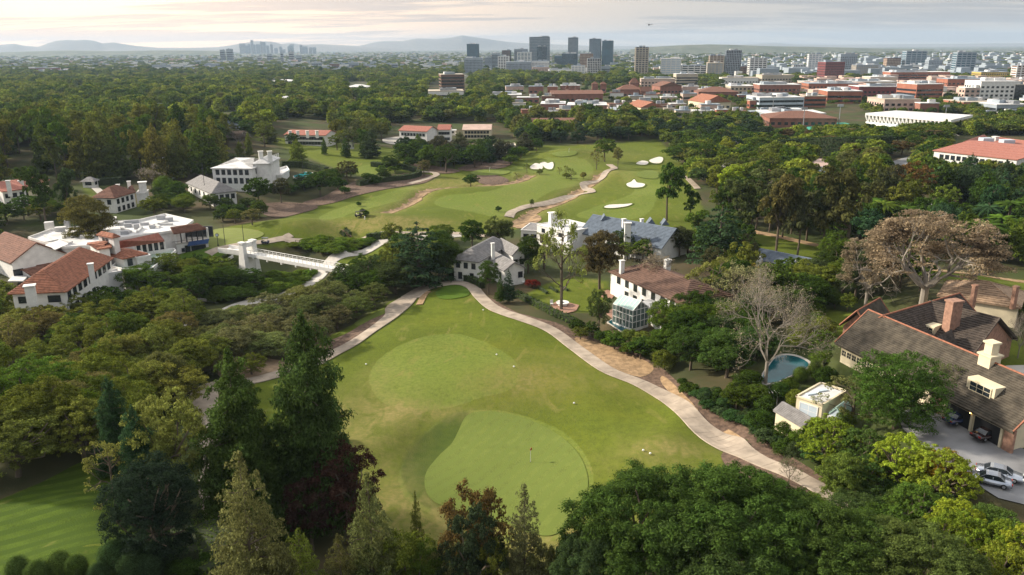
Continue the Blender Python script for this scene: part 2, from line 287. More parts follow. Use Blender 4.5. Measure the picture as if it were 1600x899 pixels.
# ground: grass land, woodland floor, far city floor
gm, c, sp, mx, rmp, noise, l, b, n = grassmat('ground', (.100, .122, .013), (.072, .100, .011))
floor_c = mx(rmp(noise(.12, 6), .35, .65), (.045, .05, .022), (.085, .062, .035))
floor_c = mx(rmp(noise(.03, 3), .45, .6), floor_c, (.05, .065, .02))
vo = n.new('ShaderNodeTexVoronoi'); vo.inputs['Scale'].default_value = .022; l.new(n['Geometry'].outputs['Position'] if 'Geometry' in n else n.new('ShaderNodeNewGeometry').outputs['Position'], vo.inputs['Vector'])
vs = n.new('ShaderNodeSeparateColor'); l.new(vo.outputs['Color'], vs.inputs[0])
city = mx(rmp(noise(.004, 5), .42, .6), (.045, .062, .035), (.10, .105, .085)); city = mx(rmp(vs.outputs[0], .80, .84), city, (.30, .29, .27)); city = mx(rmp(vs.outputs[1], .82, .86), city, (.04, .05, .03))
a2 = n.new('ShaderNodeAttribute'); a2.attribute_name = 'turf'; s2 = n.new('ShaderNodeSeparateColor'); l.new(a2.outputs['Color'], s2.inputs[0])
def mul(a, b_):
    q = n.new('ShaderNodeMath'); q.operation = 'MULTIPLY'; q.use_clamp = True
    for i, v in enumerate((a, b_)):
        if hasattr(v, 'links'): l.new(v, q.inputs[i])
        else: q.inputs[i].default_value = v
    return q.outputs[0]
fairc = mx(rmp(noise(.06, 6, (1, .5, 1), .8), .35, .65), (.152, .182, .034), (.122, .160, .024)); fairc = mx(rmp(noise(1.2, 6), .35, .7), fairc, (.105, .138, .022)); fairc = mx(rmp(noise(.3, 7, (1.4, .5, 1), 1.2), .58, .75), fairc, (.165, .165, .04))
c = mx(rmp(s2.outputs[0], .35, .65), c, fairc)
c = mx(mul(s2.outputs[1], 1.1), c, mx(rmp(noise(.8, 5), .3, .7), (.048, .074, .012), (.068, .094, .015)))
c = mx(mul(s2.outputs[2], rmp(noise(.25, 6), .2, .7)), c, (.165, .155, .016))
c = mx(mul(rmp(noise(2.2, 8, (1, .6, 1), .5), .48, .72), .45), c, (.05, .075, .012))
drym = mul(sp.outputs[1], rmp(noise(.5, 8, (1, .5, 1), 1), .22, .62))
dryc = mx(drym, c, mx(rmp(noise(1.6, 6), .3, .7), (.25, .20, .075), (.16, .15, .045)))
o1 = mx(sp.outputs[0], floor_c, dryc); o1 = mx(sp.outputs[2], o1, city); l.new(o1, b.inputs['Base Color'])
# ---------------------------------------------------------------- object helpers
def mesh_np(name, V, Fq, mats=(), smooth_=False):
    me = bpy.data.meshes.new(name); V = np.asarray(V, np.float32); Fq = np.asarray(Fq, np.int32); k = Fq.shape[1]
    me.vertices.add(len(V)); me.vertices.foreach_set('co', V.ravel()); me.loops.add(Fq.size); me.loops.foreach_set('vertex_index', Fq.ravel())
    me.polygons.add(len(Fq)); me.polygons.foreach_set('loop_start', np.arange(0, Fq.size, k, dtype=np.int32)); me.polygons.foreach_set('loop_total', np.full(len(Fq), k, np.int32))
    if smooth_: me.polygons.foreach_set('use_smooth', np.ones(len(Fq), bool))
    me.update(calc_edges=True)
    for m in mats: me.materials.append(m)
    return me
def link(name, data, parent=None, loc=None, **props):
    o = bpy.data.objects.new(name, data); COL.objects.link(o)
    if parent is not None: o.parent = parent
    if loc is not None: o.location = loc
    for k, v in props.items(): o[k] = v
    return o
def thing(name, label, cat, loc=(0, 0, 0), rz=0, group=None):
    o = link(name, None, None, loc, label=label, category=cat); o.rotation_euler.z = rz; o.empty_display_size = .1
    if group: o['group'] = group
    return o
class MB:                                   # gathers faces for ONE mesh
    def __init__(s): s.v = []; s.f = []
    def poly(s, *fs):
        pass
    def add(s, vs, fs):
        o = len(s.v); s.v += [tuple(v) for v in vs]; s.f += [tuple(i+o for i in f) for f in fs]; return s
    def box(s, c, d, rz=0, rx=None):
        cx, cy, cz = c; a, b_, h = d[0]/2, d[1]/2, d[2]/2; co, si = math.cos(rz), math.sin(rz)
        vs = [(x*a, y*b_, z*h) for z in (-1, 1) for x, y in ((-1, -1), (1, -1), (1, 1), (-1, 1))]
        s.add([(cx+x*co-y*si, cy+x*si+y*co, cz+z) for x, y, z in vs], [(3, 2, 1, 0), (4, 5, 6, 7), (0, 1, 5, 4), (1, 2, 6, 5), (2, 3, 7, 6), (3, 0, 4, 7)]); return s
    def prism(s, pts, z0, z1):              # vertical prism over a plan polygon
        a = sum(pts[i][0]*pts[(i+1) % len(pts)][1]-pts[(i+1) % len(pts)][0]*pts[i][1] for i in range(len(pts)))
        if a < 0: pts = pts[::-1]
        n = len(pts); s.add([(p[0], p[1], z0) for p in pts]+[(p[0], p[1], z1) for p in pts], [tuple(range(n))[::-1], tuple(range(n, 2*n))]+[(i, (i+1) % n, (i+1) % n+n, i+n) for i in range(n)]); return s
    def slab(s, pts, t):                    # a tilted face given a thickness downwards
        n = len(pts); nn = Vector((0, 0, 0))
        for i in range(n):
            p, q = Vector(pts[i]), Vector(pts[(i+1) % n]); nn += p.cross(q)
        if nn.z < 0: pts = pts[::-1]
        s.add([tuple(p) for p in pts]+[(p[0], p[1], p[2]-t) for p in pts], [tuple(range(n)), tuple(range(n, 2*n))[::-1]]+[((i+1) % n, i, i+n, (i+1) % n+n) for i in range(n)]); return s
    def tube(s, p, q, r0, r1=None, k=6):
        p, q = Vector(p), Vector(q); r1 = r0 if r1 is None else r1; d = (q-p)
        if d.length < 1e-6: return s
        d.normalize(); a = d.orthogonal().normalized(); b_ = d.cross(a)
        vs = [p+(a*math.cos(2*math.pi*i/k)+b_*math.sin(2*math.pi*i/k))*r0 for i in range(k)]+[q+(a*math.cos(2*math.pi*i/k)+b_*math.sin(2*math.pi*i/k))*r1 for i in range(k)]
        s.add(vs, [(i, (i+1) % k, (i+1) % k+k, i+k) for i in range(k)]+[tuple(range(k))[::-1], tuple(range(k, 2*k))]); return s
    def lathe(s, c, prof, k=12):
        vs = [(c[0]+r*math.cos(2*math.pi*i/k), c[1]+r*math.sin(2*math.pi*i/k), c[2]+z) for r, z in prof for i in range(k)]
        m = len(prof); s.add(vs, [(j*k+i, j*k+(i+1) % k, (j+1)*k+(i+1) % k, (j+1)*k+i) for j in range(m-1) for i in range(k)]+[tuple(range(k))[::-1], tuple(range((m-1)*k, m*k))]); return s
    def mesh(s, name, m, smooth_=False):
        me = bpy.data.meshes.new(name); me.from_pydata(s.v, [], s.f); me.update()
        if smooth_: me.polygons.foreach_set('use_smooth', [True]*len(me.polygons))
        me.materials.append(m); return me
    def build(s, name, m, parent=None, smooth_=False, **props):
        o = link(name, s.mesh(name, m, smooth_), parent, **props)
        if parent is not None: o.matrix_parent_inverse = PINV(parent)
        return o
def PINV(p):            # vertices given in world space stay where they are
    return (Matrix.Translation(p.location) @ Matrix.Rotation(p.rotation_euler.z, 4, 'Z') @ Matrix.Diagonal((*p.scale, 1))).inverted()
# ---------------------------------------------------------------- ground
dist_dry = np.zeros(GX.shape)
def blob(px, py, rx, ry, rot, amt, arr):
    p = _plain(px, py); c_, s_ = math.cos(R(rot)), math.sin(R(rot)); X, Y = GX-p.x, GY-p.y
    arr += amt*.85*np.exp(-(((X*c_+Y*s_)/rx)**2+((-X*s_+Y*c_)/ry)**2))
for q in [(590,665,6,12,-10,.8),(620,640,9,3,0,.6),(700,645,12,3,0,.4),(520,650,5,12,0,.4),(600,760,5,12,0,.5),(640,810,8,8,0,.5),(560,352,14,5,0,.8),(600,348,16,4,0,.9),(660,345,14,5,0,.7),(500,360,12,3,0,.5),(700,285,30,12,0,.8),
          (680,295,20,6,0,.6),(810,310,6,20,0,.3),(980,275,6,25,0,.5),(640,350,10,4,0,.5),(835,592,9,7,0,.75),(1010,610,10,4,-30,.35),(900,560,12,3,-20,.3),(1040,700,6,3,0,.5),(590,590,4,9,0,.4),(1000,720,9,6,0,.3),(1060,700,6,9,30,.3),(770,600,8,5,0,.25),(710,820,12,6,0,.5),(900,850,10,8,0,.5),(850,870,12,8,0,.5),(940,240,30,30,0,.3)]: blob(*q, dist_dry)
for g in WG: dist_dry += .8*np.exp(-(seg_dist(GX, GY, g)/6.)**2)
gs = grass.copy()
for _ in range(1): gs[1:-1, 1:-1] = (gs[1:-1, 1:-1]*2+gs[:-2, 1:-1]+gs[2:, 1:-1]+gs[1:-1, :-2]+gs[1:-1, 2:])/6
RR = np.exp(LR)
cityk = np.clip((RR-1300)/500, 0, 1)
fairk = np.zeros(GX.shape); collk = np.zeros(GX.shape); goldk = np.zeros(GX.shape); TB0 = dict(fairway=fairk, collar_grass=collk)
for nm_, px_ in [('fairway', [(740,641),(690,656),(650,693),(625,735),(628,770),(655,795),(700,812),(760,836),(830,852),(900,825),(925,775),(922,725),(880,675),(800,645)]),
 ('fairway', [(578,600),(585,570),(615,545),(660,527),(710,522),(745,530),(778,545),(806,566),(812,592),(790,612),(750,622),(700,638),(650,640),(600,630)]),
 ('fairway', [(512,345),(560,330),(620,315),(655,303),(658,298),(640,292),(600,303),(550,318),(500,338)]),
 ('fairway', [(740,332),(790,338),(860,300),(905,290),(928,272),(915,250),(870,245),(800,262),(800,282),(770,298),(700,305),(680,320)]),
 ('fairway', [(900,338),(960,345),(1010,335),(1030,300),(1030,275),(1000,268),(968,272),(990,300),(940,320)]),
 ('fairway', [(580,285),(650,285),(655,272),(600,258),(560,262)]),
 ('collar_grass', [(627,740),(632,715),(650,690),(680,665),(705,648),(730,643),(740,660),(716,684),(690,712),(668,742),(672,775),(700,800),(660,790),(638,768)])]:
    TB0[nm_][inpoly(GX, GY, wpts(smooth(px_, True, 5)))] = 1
def blur(a, n):
    for _ in range(n): a[1:-1, 1:-1] = (a[1:-1, 1:-1]*2+a[:-2, 1:-1]+a[2:, 1:-1]+a[1:-1, :-2]+a[1:-1, 2:])/6
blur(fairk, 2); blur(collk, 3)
for q in [(835,592,10,8,0,.8),(1010,612,11,4,-30,.4),(905,560,13,3,-20,.4),(760,540,12,3,5,.35),(960,640,8,3,-30,.35),(700,500,9,3,10,.25),(880,690,4,8,0,.2)]: blob(*q, goldk)
V = np.stack([GX, GY, HG], -1).reshape(-1, 3); ny, nx = GX.shape
I = np.arange(ny*nx).reshape(ny, nx); Fq = np.stack([I[:-1, :-1], I[:-1, 1:], I[1:, 1:], I[1:, :-1]], -1).reshape(-1, 4)
gme = mesh_np('ground', V, Fq, [gm], True)
at_ = gme.color_attributes.new('cov', 'FLOAT_COLOR', 'POINT'); at_.data.foreach_set('color', np.stack([gs, np.clip(dist_dry, 0, 1), cityk, np.ones_like(gs)], -1).astype(np.float32).ravel())
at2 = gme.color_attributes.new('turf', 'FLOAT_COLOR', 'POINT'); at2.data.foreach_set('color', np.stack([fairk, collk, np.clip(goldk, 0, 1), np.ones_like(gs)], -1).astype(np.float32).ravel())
link('ground', gme, kind='structure')
def sheet(name, px, m, lift=.05, step=1.6, closed=True, k=4, world=False, obj_kind='structure', parent=None, flat=None):
    pts = smooth(px, True, k) if k > 1 else px
    P = pts if world else wpts(pts)
    bm = bmesh.new(); vs = [bm.verts.new((x, y, 0)) for x, y in P]; f = bm.faces.new(vs)
    xs = [p[0] for p in P]; ys = [p[1] for p in P]
    if flat is None:
        step = max(step, (max(xs)-min(xs))/60, (max(ys)-min(ys))/60)
        for ax, lo, hi in ((0, min(xs), max(xs)), (1, min(ys), max(ys))):
            q = lo+step
            while q < hi-.01:
                co = [0, 0, 0]; no = [0, 0, 0]; co[ax] = q; no[ax] = 1
                bmesh.ops.bisect_plane(bm, geom=bm.verts[:]+bm.edges[:]+bm.faces[:], plane_co=co, plane_no=no); q += step
    bmesh.ops.triangulate(bm, faces=bm.faces[:])
    for v in bm.verts: v.co.z = (Hxy(v.co.x, v.co.y)+lift*.7+.0004*v.co.y) if flat is None else flat
    bmesh.ops.recalc_face_normals(bm, faces=bm.faces[:])
    me = bpy.data.meshes.new(name); bm.to_mesh(me); bm.free(); me.materials.append(m)
    if len(me.polygons) and sum(p.normal.z for p in me.polygons) < 0: me.flip_normals()
    me.polygons.foreach_set('use_smooth', [True]*len(me.polygons))
    o = link(name, me, parent)
    if parent is None: o['kind'] = obj_kind
    else: o.matrix_parent_inverse = PINV(parent)
    return o
def strip(name, px, width, m, lift=.09, world=False, kind='structure', edge=.12, jit=0):
    pts = [(p[0], p[1], (p[2] if len(p) > 2 else width)) for p in px]
    P = [(*((p[0], p[1]) if world else tuple(gnd(p[0], p[1])[:2])), p[2]) for p in pts]
    P = smooth(P, False, 5); D = [P[0]]
    for p in P[1:]:
        d = math.hypot(p[0]-D[-1][0], p[1]-D[-1][1]); n = max(1, int(d/2.5)); q0 = D[-1]
        for i in range(1, n+1): D.append(tuple(q0[c]+(p[c]-q0[c])*i/n for c in range(3)))
    mb = MB(); vs = []
    if m is MATS['cart_path_concrete'] or m is MATS['concrete']:      # slabs with recessed joints
        E_ = []
        for i, p in enumerate(D):
            if 0 < i < len(D)-1 and p[1] < 420 and i % 2:
                a, b_ = D[i-1], D[i+1]; dd = math.hypot(b_[0]-a[0], b_[1]-a[1])+1e-6
                for s_, dz_ in ((-.05, 0), (-.02, -.03), (.02, -.03), (.05, 0)): E_.append((p[0]+(b_[0]-a[0])/dd*s_, p[1]+(b_[1]-a[1])/dd*s_, p[2], dz_))
            else: E_.append((*p, 0))
        D2 = E_
    else: D2 = [(*p, 0) for p in D]
    tj = {}
    for i, p in enumerate(D2):
        lo_, hi_ = max(0, i-7), min(len(D2)-1, i+7); a = D2[lo_]; b_ = D2[hi_]; d = Vector((b_[0]-a[0], b_[1]-a[1], 0)); d.normalize(); nrm = Vector((-d.y, d.x, 0)); hw = p[2]/2*(1+jit*rnd.uniform(-1, 1))
        for s, dz in ((-1.04, -edge), (-1, 0), (-.33, 0), (.33, 0), (1, 0), (1.04, -edge)):
            x, y = p[0]+nrm.x*hw*s, p[1]+nrm.y*hw*s; vs.append((x, y, Hxy(x, y)+lift+.0005*y+dz+p[3]))
    mb.add(vs, [(i*6+j, i*6+j+1, (i+1)*6+j+1, (i+1)*6+j) for i in range(len(D2)-1) for j in range(5)])
    o = mb.build(name, m); o['kind'] = kind; o.data.flip_normals() if o.data.polygons[2].normal.z < 0 else None
    return o, D
sheet('putting_green', [(728,652),(750,644),(785,646),(830,658),(875,682),(905,712),(918,745),(916,775),(905,800),(888,822),(860,838),(820,832),(770,812),(715,800),(672,780),(664,745),(684,715),(705,695),(716,675)], green_m, .09)
sheet('lower_lawn', [(-60,800),(0,782),(60,757),(165,712),(200,780),(225,850),(180,905),(-60,960)], plaingrass('lower_lawn_grass', (.060, .095, .009), (.040, .068, .007), stripes=(.14, 0, gnd(20, 560).x, gnd(20, 560).y)), .05)
sheet('tee_box', [(682,456),(700,447),(728,449),(732,462),(705,468),(685,466)], lawn_m, .08)
sheet('tee_box', [(555,505),(580,492),(600,482),(606,488),(580,500),(560,510)], green_m, .08)
sheet('putting_green', [(862,241),(880,237),(900,237),(898,243),(875,246)], green_m, .15)
sheet('putting_green', [(735,270),(760,265),(795,267),(790,273),(750,275)], green_m, .15)
sheet('putting_green', [(995,272),(1010,267),(1028,270),(1026,280),(1000,278)], green_m, .15)
sheet('practice_green', [(322,395),(324,366),(352,357),(398,360),(412,368),(385,378),(350,388)], practice_m, .10)
sheet('club_lawn', [(280,401),(300,394),(330,389),(356,394),(352,402),(320,409),(285,413)], lawn_m, .2)
BUN = [[(828,262),(836,256),(843,257),(845,255),(848,261),(846,265),(832,265)],[(845,256),(851,254),(856,256),(863,254),(865,259),(862,265),(853,264)],[(979,288),(986,285),(991,281),(995,286),(1002,287),(1008,289),(1003,293),(989,294),(981,292)],[(944,325),(952,321),(975,320),(988,319),(980,323),(958,326)],
 [(1014,252),(1022,248),(1030,246),(1036,248),(1033,255),(1022,256)],[(994,256),(1003,252),(1013,254),(1010,258),(999,258)],[(722,234),(735,233),(745,235),(735,238)]]
for q in BUN:
    cx_, cy_ = sum(p[0] for p in q)/len(q), sum(p[1] for p in q)/len(q); sheet('bunker_lip', [(cx_+(x-cx_)*1.13, cy_+(y-cy_)*1.28) for x, y in q], dark_m, .10, k=3); sheet('bunker', q, M['sand'], .16, k=3)
for q in [[(388,322),(420,318),(455,317),(497,324),(470,334),(432,341),(405,333)],[(474,317),(505,308),(530,295),(565,283),(605,282),(630,272),(660,273),(679,276),(665,286),(640,290),(600,297),(560,306),(520,318),(480,324)],
          [(740,277),(760,273),(785,277),(795,284),(780,289),(752,288)],[(715,264),(760,252),(800,250),(790,262),(740,268)],[(640,255),(690,262),(720,268),(690,272),(650,262)]]: sheet('mulch_bed', q, M['mulch'], .12)
sheet('mulch_bed', [(738,456),(770,468),(810,490),(870,505),(925,528),(985,548),(1040,580),(1090,625),(1160,665),(1215,700),(1290,750),(1330,790),(1290,785),(1225,735),(1165,705),(1100,655),(1040,612),(985,585),(915,548),(850,512),(790,492)], M['mulch'], .03, k=2)
sheet('mulch_bed', [(1127,712),(1140,708),(1190,730),(1250,758),(1300,800),(1270,810),(1200,780),(1150,745),(1132,725)], M['mulch'], .06)
sheet('mulch_bed', [(650,462),(620,470),(590,490),(545,520),(500,540),(490,560),(540,548),(600,500)], M['mulch'], .03)
sheet('mulch_bed', [(330,640),(350,600),(330,570),(400,560),(460,570),(420,585),(350,604)], M['dirt'], .03)
for q in [[(742,458),(762,466),(778,488),(762,484)],[(900,528),(960,545),(1020,572),(1000,590),(950,572),(912,548)],[(1040,590),(1085,635),(1080,645),(1035,602)],[(1138,672),(1165,690),(1160,698),(1130,680)],[(1065,628),(1090,640),(1085,650)]]: sheet('straw_patch', q, M['straw'], .09)
for q in WG: strip('gully_bed', [(x, y, 4.5) for x, y in q], 5, M['gullydirt'], .06, world=True, edge=.3, jit=.35)
sheet('gully_bed', [(798,350),(815,340),(838,336),(846,344),(830,352),(810,358)], M['gullydirt'], .1)
strip('cart_path', [(640,466,5),(662,452,5),(690,445,3.6),(718,443,3.2),(738,450),(752,466),(775,484),(820,500),(865,519),(900,545),(945,577),(1000,600),(1046,625),(1082,655,3.6),(1110,682,4.6),(1135,695,5),(1165,709,3.4),(1230,738,2.8),(1290,770,2.6),(1350,803)], 3.0, M['path'], .17)
strip('cart_path', [(665,450,3),(645,462,4),(622,480,5.4),(612,494,3.4),(590,511),(560,532),(520,554),(470,576),(420,590),(375,600),(340,606),(322,610)], 2.8, M['path'], .18)
strip('cart_path', [(352,600,3.5),(322,612,4.5),(320,640),(332,675),(345,720),(340,760),(350,800),(372,840),(400,880)], 4.4, M['path'], .19)
strip('service_road', [(720,368),(690,370),(640,374),(592,381),(545,397),(512,415),(488,441),(455,458),(415,469),(370,480),(320,503),(265,522),(200,550)], 4.6, M['concrete'])
strip('cart_path', [(325,398),(350,388),(400,380),(440,374),(462,378),(520,377),(580,371),(640,366),(720,366),(780,372)], 2.8, M['path'], .18)
strip('cart_path', [(452,378),(447,372),(455,368)], 2.4, M['path'], .20)
strip('cart_path', [(795,340),(802,331),(820,324),(850,319),(875,313),(900,307),(920,302),(924,299),(912,292),(917,287),(940,280),(947,270),(960,264),(952,258)], 3.4, M['path'], .17)
strip('cart_path', [(640,288),(670,279),(682,274),(676,270),(655,269)], 3, M['path']); strip('cart_path', [(1055,272),(1075,280),(1090,296)], 2.6, M['path'], .17)
strip('dirt_road', [(1160,359),(1215,370),(1300,390),(1340,402),(1400,412),(1480,425),(1560,436),(1640,446)], 3.4, M['straw'])
strip('road', [(1600,350),(1500,330),(1440,318),(1385,290),(1382,270),(1400,258),(1440,245)], 9, M['asphalt'], .12)
strip('dirt_scar', [(655,477,1.6),(663,462,1.6),(670,456,1.3)], 1.6, M['straw'], .1)
strip('garden_path', [(205,320),(170,312),(150,295),(135,287)], 3, M['concrete'])
strip('stair_path', [(330,470,2),(290,476,2),(270,515,1.5)], 2, M['concrete'])
sheet('car_park', [(598,218),(640,214),(690,220),(660,226),(610,226)], M['concrete'], .2); sheet('sports_field', [(1265,196),(1320,193),(1330,203),(1270,206)], M['turf'], .4)
# ---------------------------------------------------------------- foliage: crowns of small leaf faces gathered in clumps
def leaf_cloud(cl, n, size, rg, out=.55, up=.15, lo=-.45, asp=1.7, sd=.13):
    cl = np.asarray(cl, float); k = len(cl); vol = cl[:, 3]*cl[:, 4]+cl[:, 4]*cl[:, 5]+cl[:, 3]*cl[:, 5]
    idx = rg.choice(k, n, p=vol/vol.sum()); c = cl[idx]
    d = rg.normal(size=(n, 3)); d /= np.linalg.norm(d, axis=1)[:, None]
    d[:, 2] = np.where(d[:, 2] < lo, -d[:, 2], d[:, 2])
    rad = np.clip(rg.normal(.90, sd, n), .3, 1.5)
    p = c[:, :3]+d*c[:, 3:6]*rad[:, None]
    nr = d*out+rg.normal(size=(n, 3))*(1-out)*.6; nr[:, 2] += up; nr /= np.linalg.norm(nr, axis=1)[:, None]+1e-9
    t = np.cross(nr, rg.normal(size=(n, 3))); t /= np.linalg.norm(t, axis=1)[:, None]+1e-9; b = np.cross(nr, t)
    s = size*rg.uniform(.6, 1.35, n)[:, None]
    t = t*s*asp*.5; b = b*s*.5
    fold = nr*s*.18
    V = np.stack([p-t, p-b*1.0+fold, p+t, p+b*1.0+fold], 1).reshape(-1, 3)
    return V, np.arange(4*n).reshape(n, 4)
def core(cl, k=.62, n=9):           # dark twiggy inside so that the crown is not hollow
    V = []; F = []
    for c in cl:
        o = len(V); q = [(0, 0, 1), (1, 0, 0), (0, 1, 0), (-1, 0, 0), (0, -1, 0), (0, 0, -1)]
        V += [(c[0]+a*c[3]*k, c[1]+b*c[4]*k, c[2]+z*c[5]*k) for a, b, z in q]
        for a, b, z in ((0, 1, 2), (0, 2, 3), (0, 3, 4), (0, 4, 1), (5, 2, 1), (5, 3, 2), (5, 4, 3), (5, 1, 4)): F.append((o+a, o+b, o+z))
    return V, F
def tufts(cl, k, f, rg):       # each clump becomes a handful of small tufts on its surface
    o = []
    for c in cl:
        for d in on_ell(rg, k, (0, 0, 0), (1, 1, 1), -.35):
            q = f*rg.uniform(.75, 1.25); g = rg.uniform(.68, .95); o.append((c[0]+d[0]*c[3]*g, c[1]+d[1]*c[4]*g, c[2]+d[2]*c[5]*g, c[3]*q, c[4]*q, c[5]*q))
    return o
def crown_mesh(name, cl, n, size, seed, m=None, tuft=0, tr=.3, **k):
    rg = np.random.default_rng(seed)
    if tuft: cl = tufts(cl, tuft, tr, rg)
    V, F = leaf_cloud(cl, n, size, rg, **k)
    return mesh_np(name, V, F, [m or leaf_m])
def limb(mb, p, q, r0, r1, rg, seg=3, bend=.12, k=5):
    p = np.array(p, float); q = np.array(q, float); L_ = np.linalg.norm(q-p); prev = p; off = rg.normal(size=3)*L_*bend
    for i in range(1, seg+1):
        t = i/seg; x = p+(q-p)*t+off*math.sin(math.pi*t)
        mb.tube(prev, x, r0+(r1-r0)*(i-1)/seg, r0+(r1-r0)*t, k); prev = x
def on_ell(rg, n, c, r, lo=-.5):
    o = []
    tries = 0
    while len(o) < n and tries < 4000:
        tries += 1
        d = rg.normal(size=3); d /= np.linalg.norm(d)
        if d[2] < lo: continue
        if all(np.dot(d, e) < .985-.9/n**.9 for e in o) or tries > 1500: o.append(d)
    return [(c[0]+d[0]*r[0], c[1]+d[1]*r[1], c[2]+d[2]*r[2]) for d in o]
# every kind: height 1, crown width 1; returns clumps and fills a trunk
def k_round(rg, tb, nc=30, zc=.6, rz=.30, cr=(.11, .17), trunk=.025, lo=-.55):
    cs = on_ell(rg, nc, (0, 0, zc), (.37, .37, rz), lo); cl = []
    lump = rg.uniform(.8, 1.12, nc)
    for i, c in enumerate(cs):
        r = rg.uniform(*cr); g = lump[i]; cl.append((c[0]*g, c[1]*g, zc+(c[2]-zc)*g, r, r, r*.8*max(.6, rz/.37)))
    for _ in range(nc//4):
        r = rg.uniform(*cr); a = rg.uniform(0, 6.3); q = rg.uniform(0, .2); cl.append((q*math.cos(a), q*math.sin(a), zc+rg.uniform(-.1, .1), r, r, r))
    top = (rg.uniform(-.03, .03), rg.uniform(-.03, .03), zc-rz*.5)
    limb(tb, (0, 0, -.08), top, trunk*1.3, trunk, rg, 3, .04, 7)
    for c in cl[:nc:3]: limb(tb, top, (c[0], c[1], c[2]), trunk*.6, .005, rg, 3)
    return cl
def k_conifer(rg, tb, z0=.12, layers=13, pw=.75, droop=.25, cr=.5, gap=0.0):
    cl = []; limb(tb, (0, 0, -.06), (0, 0, .99), .022, .003, rg, 5, .004, 6)
    for i in range(layers):
        t = i/(layers-1); z = z0+(1-z0)*t**.95; Rr = .47*(1-t)**pw+.02; k = max(3, int(9*(1-t)+3)); a0 = rg.uniform(0, 6.3); h = (1-z0)/layers
        for j in range(k):
            if rg.uniform() < gap: continue
            a = a0+6.283*j/k+rg.uniform(-.25, .25); rr = Rr*rg.uniform(.62, 1.06); q = .62*rr
            cl.append((q*math.cos(a), q*math.sin(a), z-droop*rr*.5+rg.uniform(-.3, .3)*h, max(.03, rr*cr), max(.03, rr*cr), h*rg.uniform(.65, 1.1)))
            if j % 2 == 0: tb.tube((0, 0, z), (q*1.3*math.cos(a), q*1.3*math.sin(a), z-droop*rr*.4), .006, .002, 3)
        cl.append((0, 0, z, max(.02, Rr*.4), max(.02, Rr*.4), h))
    return cl
def k_pine(rg, tb): return k_conifer(rg, tb, .06, 14, .44, -.12, .46, .06)
def k_cedar(rg, tb):
    cl = []; limb(tb, (0, 0, -.06), (0, 0, .97), .03, .004, rg, 4, .01, 6)
    for i in range(11):
        t = i/10; z = .16+.8*t; Rr = .48*(1-t)**.55*rg.uniform(.75, 1.1)+.03; k = 6 if t < .7 else 4; a0 = rg.uniform(0, 6.3)
        for j in range(k):
            a = a0+6.283*j/k+rg.uniform(-.4, .4)
            for q in ((.45, .8, 1.0) if rg.uniform() < .8 else (.4, .7)):
                cl.append((q*Rr*math.cos(a), q*Rr*math.sin(a), z-.10*q*Rr+rg.uniform(-.01, .01), Rr*.24, Rr*.24, .022))
            tb.tube((0, 0, z-.02), (Rr*.9*math.cos(a), Rr*.9*math.sin(a), z-.05*Rr), .008, .002, 3)
    return cl
def k_umbrella(rg, tb, nc=58):
    cl = []; top = []
    for c in on_ell(rg, nc, (0, 0, .66), (.43, .43, .26), -.05):
        r = rg.uniform(.06, .115); g = rg.uniform(.82, 1.08); cl.append((c[0]*g, c[1]*g, .66+(c[2]-.66)*g, r, r, r*.62))
    for c in on_ell(rg, nc//3, (0, 0, .64), (.27, .27, .17), 0):
        r = rg.uniform(.06, .1); cl.append((*c, r, r, r*.6))
    for s in range(4):
        a = s*1.57+rg.uniform(-.4, .4); m = (.09*math.cos(a), .09*math.sin(a), .42); limb(tb, (.01*math.cos(a), .01*math.sin(a), -.1), m, .02, .015, rg, 3, .05, 6)
        for c in [q for q in cl if abs((math.atan2(q[1], q[0])-a+3.14) % 6.283-3.14) < .9][::2]: limb(tb, m, c[:3], .010, .003, rg, 4, .1, 4)
    return cl
def k_euc(rg, tb):
    cl = []; ms = [(rg.uniform(-.22, .22), rg.uniform(-.22, .22), z, rg.uniform(.15, .24)) for z in (.42, .5, .58, .66, .74, .82, .9)]
    limb(tb, (0, 0, -.05), (.03, 0, .45), .028, .02, rg, 3, .03, 7)
    for x, y, z, r in ms:
        limb(tb, (.03, 0, .35+.3*(z-.4)), (x, y, z), .014, .005, rg, 3, .08, 5)
        for c in on_ell(rg, 8, (x, y, z), (r, r, r*.5), -.4):
            q = rg.uniform(.055, .095); cl.append((*c, q, q, q*.75))
    return cl
def k_cypress(rg, tb):
    tb.tube((0, 0, -.05), (0, 0, .8), .03, .01, 6); cl = []
    for i in range(16):
        t = i/15; z = .08+.88*t; r = .46*math.sin(math.pi*min(1, (1-t)*.93+.07))**.6*(1 if t < .5 else (1-t)*1.6+.2)
        for j in range(4):
            a = rg.uniform(0, 6.3); cl.append((r*.45*math.cos(a), r*.45*math.sin(a), z, r*.6, r*.6, .05))
    return cl
def branch(tb, tips, p, d, ln, r, dep, rg, spread=.55, grav=0.0, k=4, up=.15):
    q = p+d*ln; mid = p+d*ln*.5+rg.normal(size=3)*ln*.06
    tb.tube(p, mid, r, r*.86, k); tb.tube(mid, q, r*.86, r*.7, k)
    if dep == 0: tips.append(q); return
    m = 3 if rg.uniform() < .55 else 2
    for i in range(m):
        nd_ = d+rg.normal(size=3)*spread; nd_[2] += up-grav; nd_ /= np.linalg.norm(nd_)
        branch(tb, tips, q if i or rg.uniform() < .7 else mid, nd_, ln*rg.uniform(.66, .86), r*.62, dep-1, rg, spread, grav, 4 if dep > 3 else 3, up)
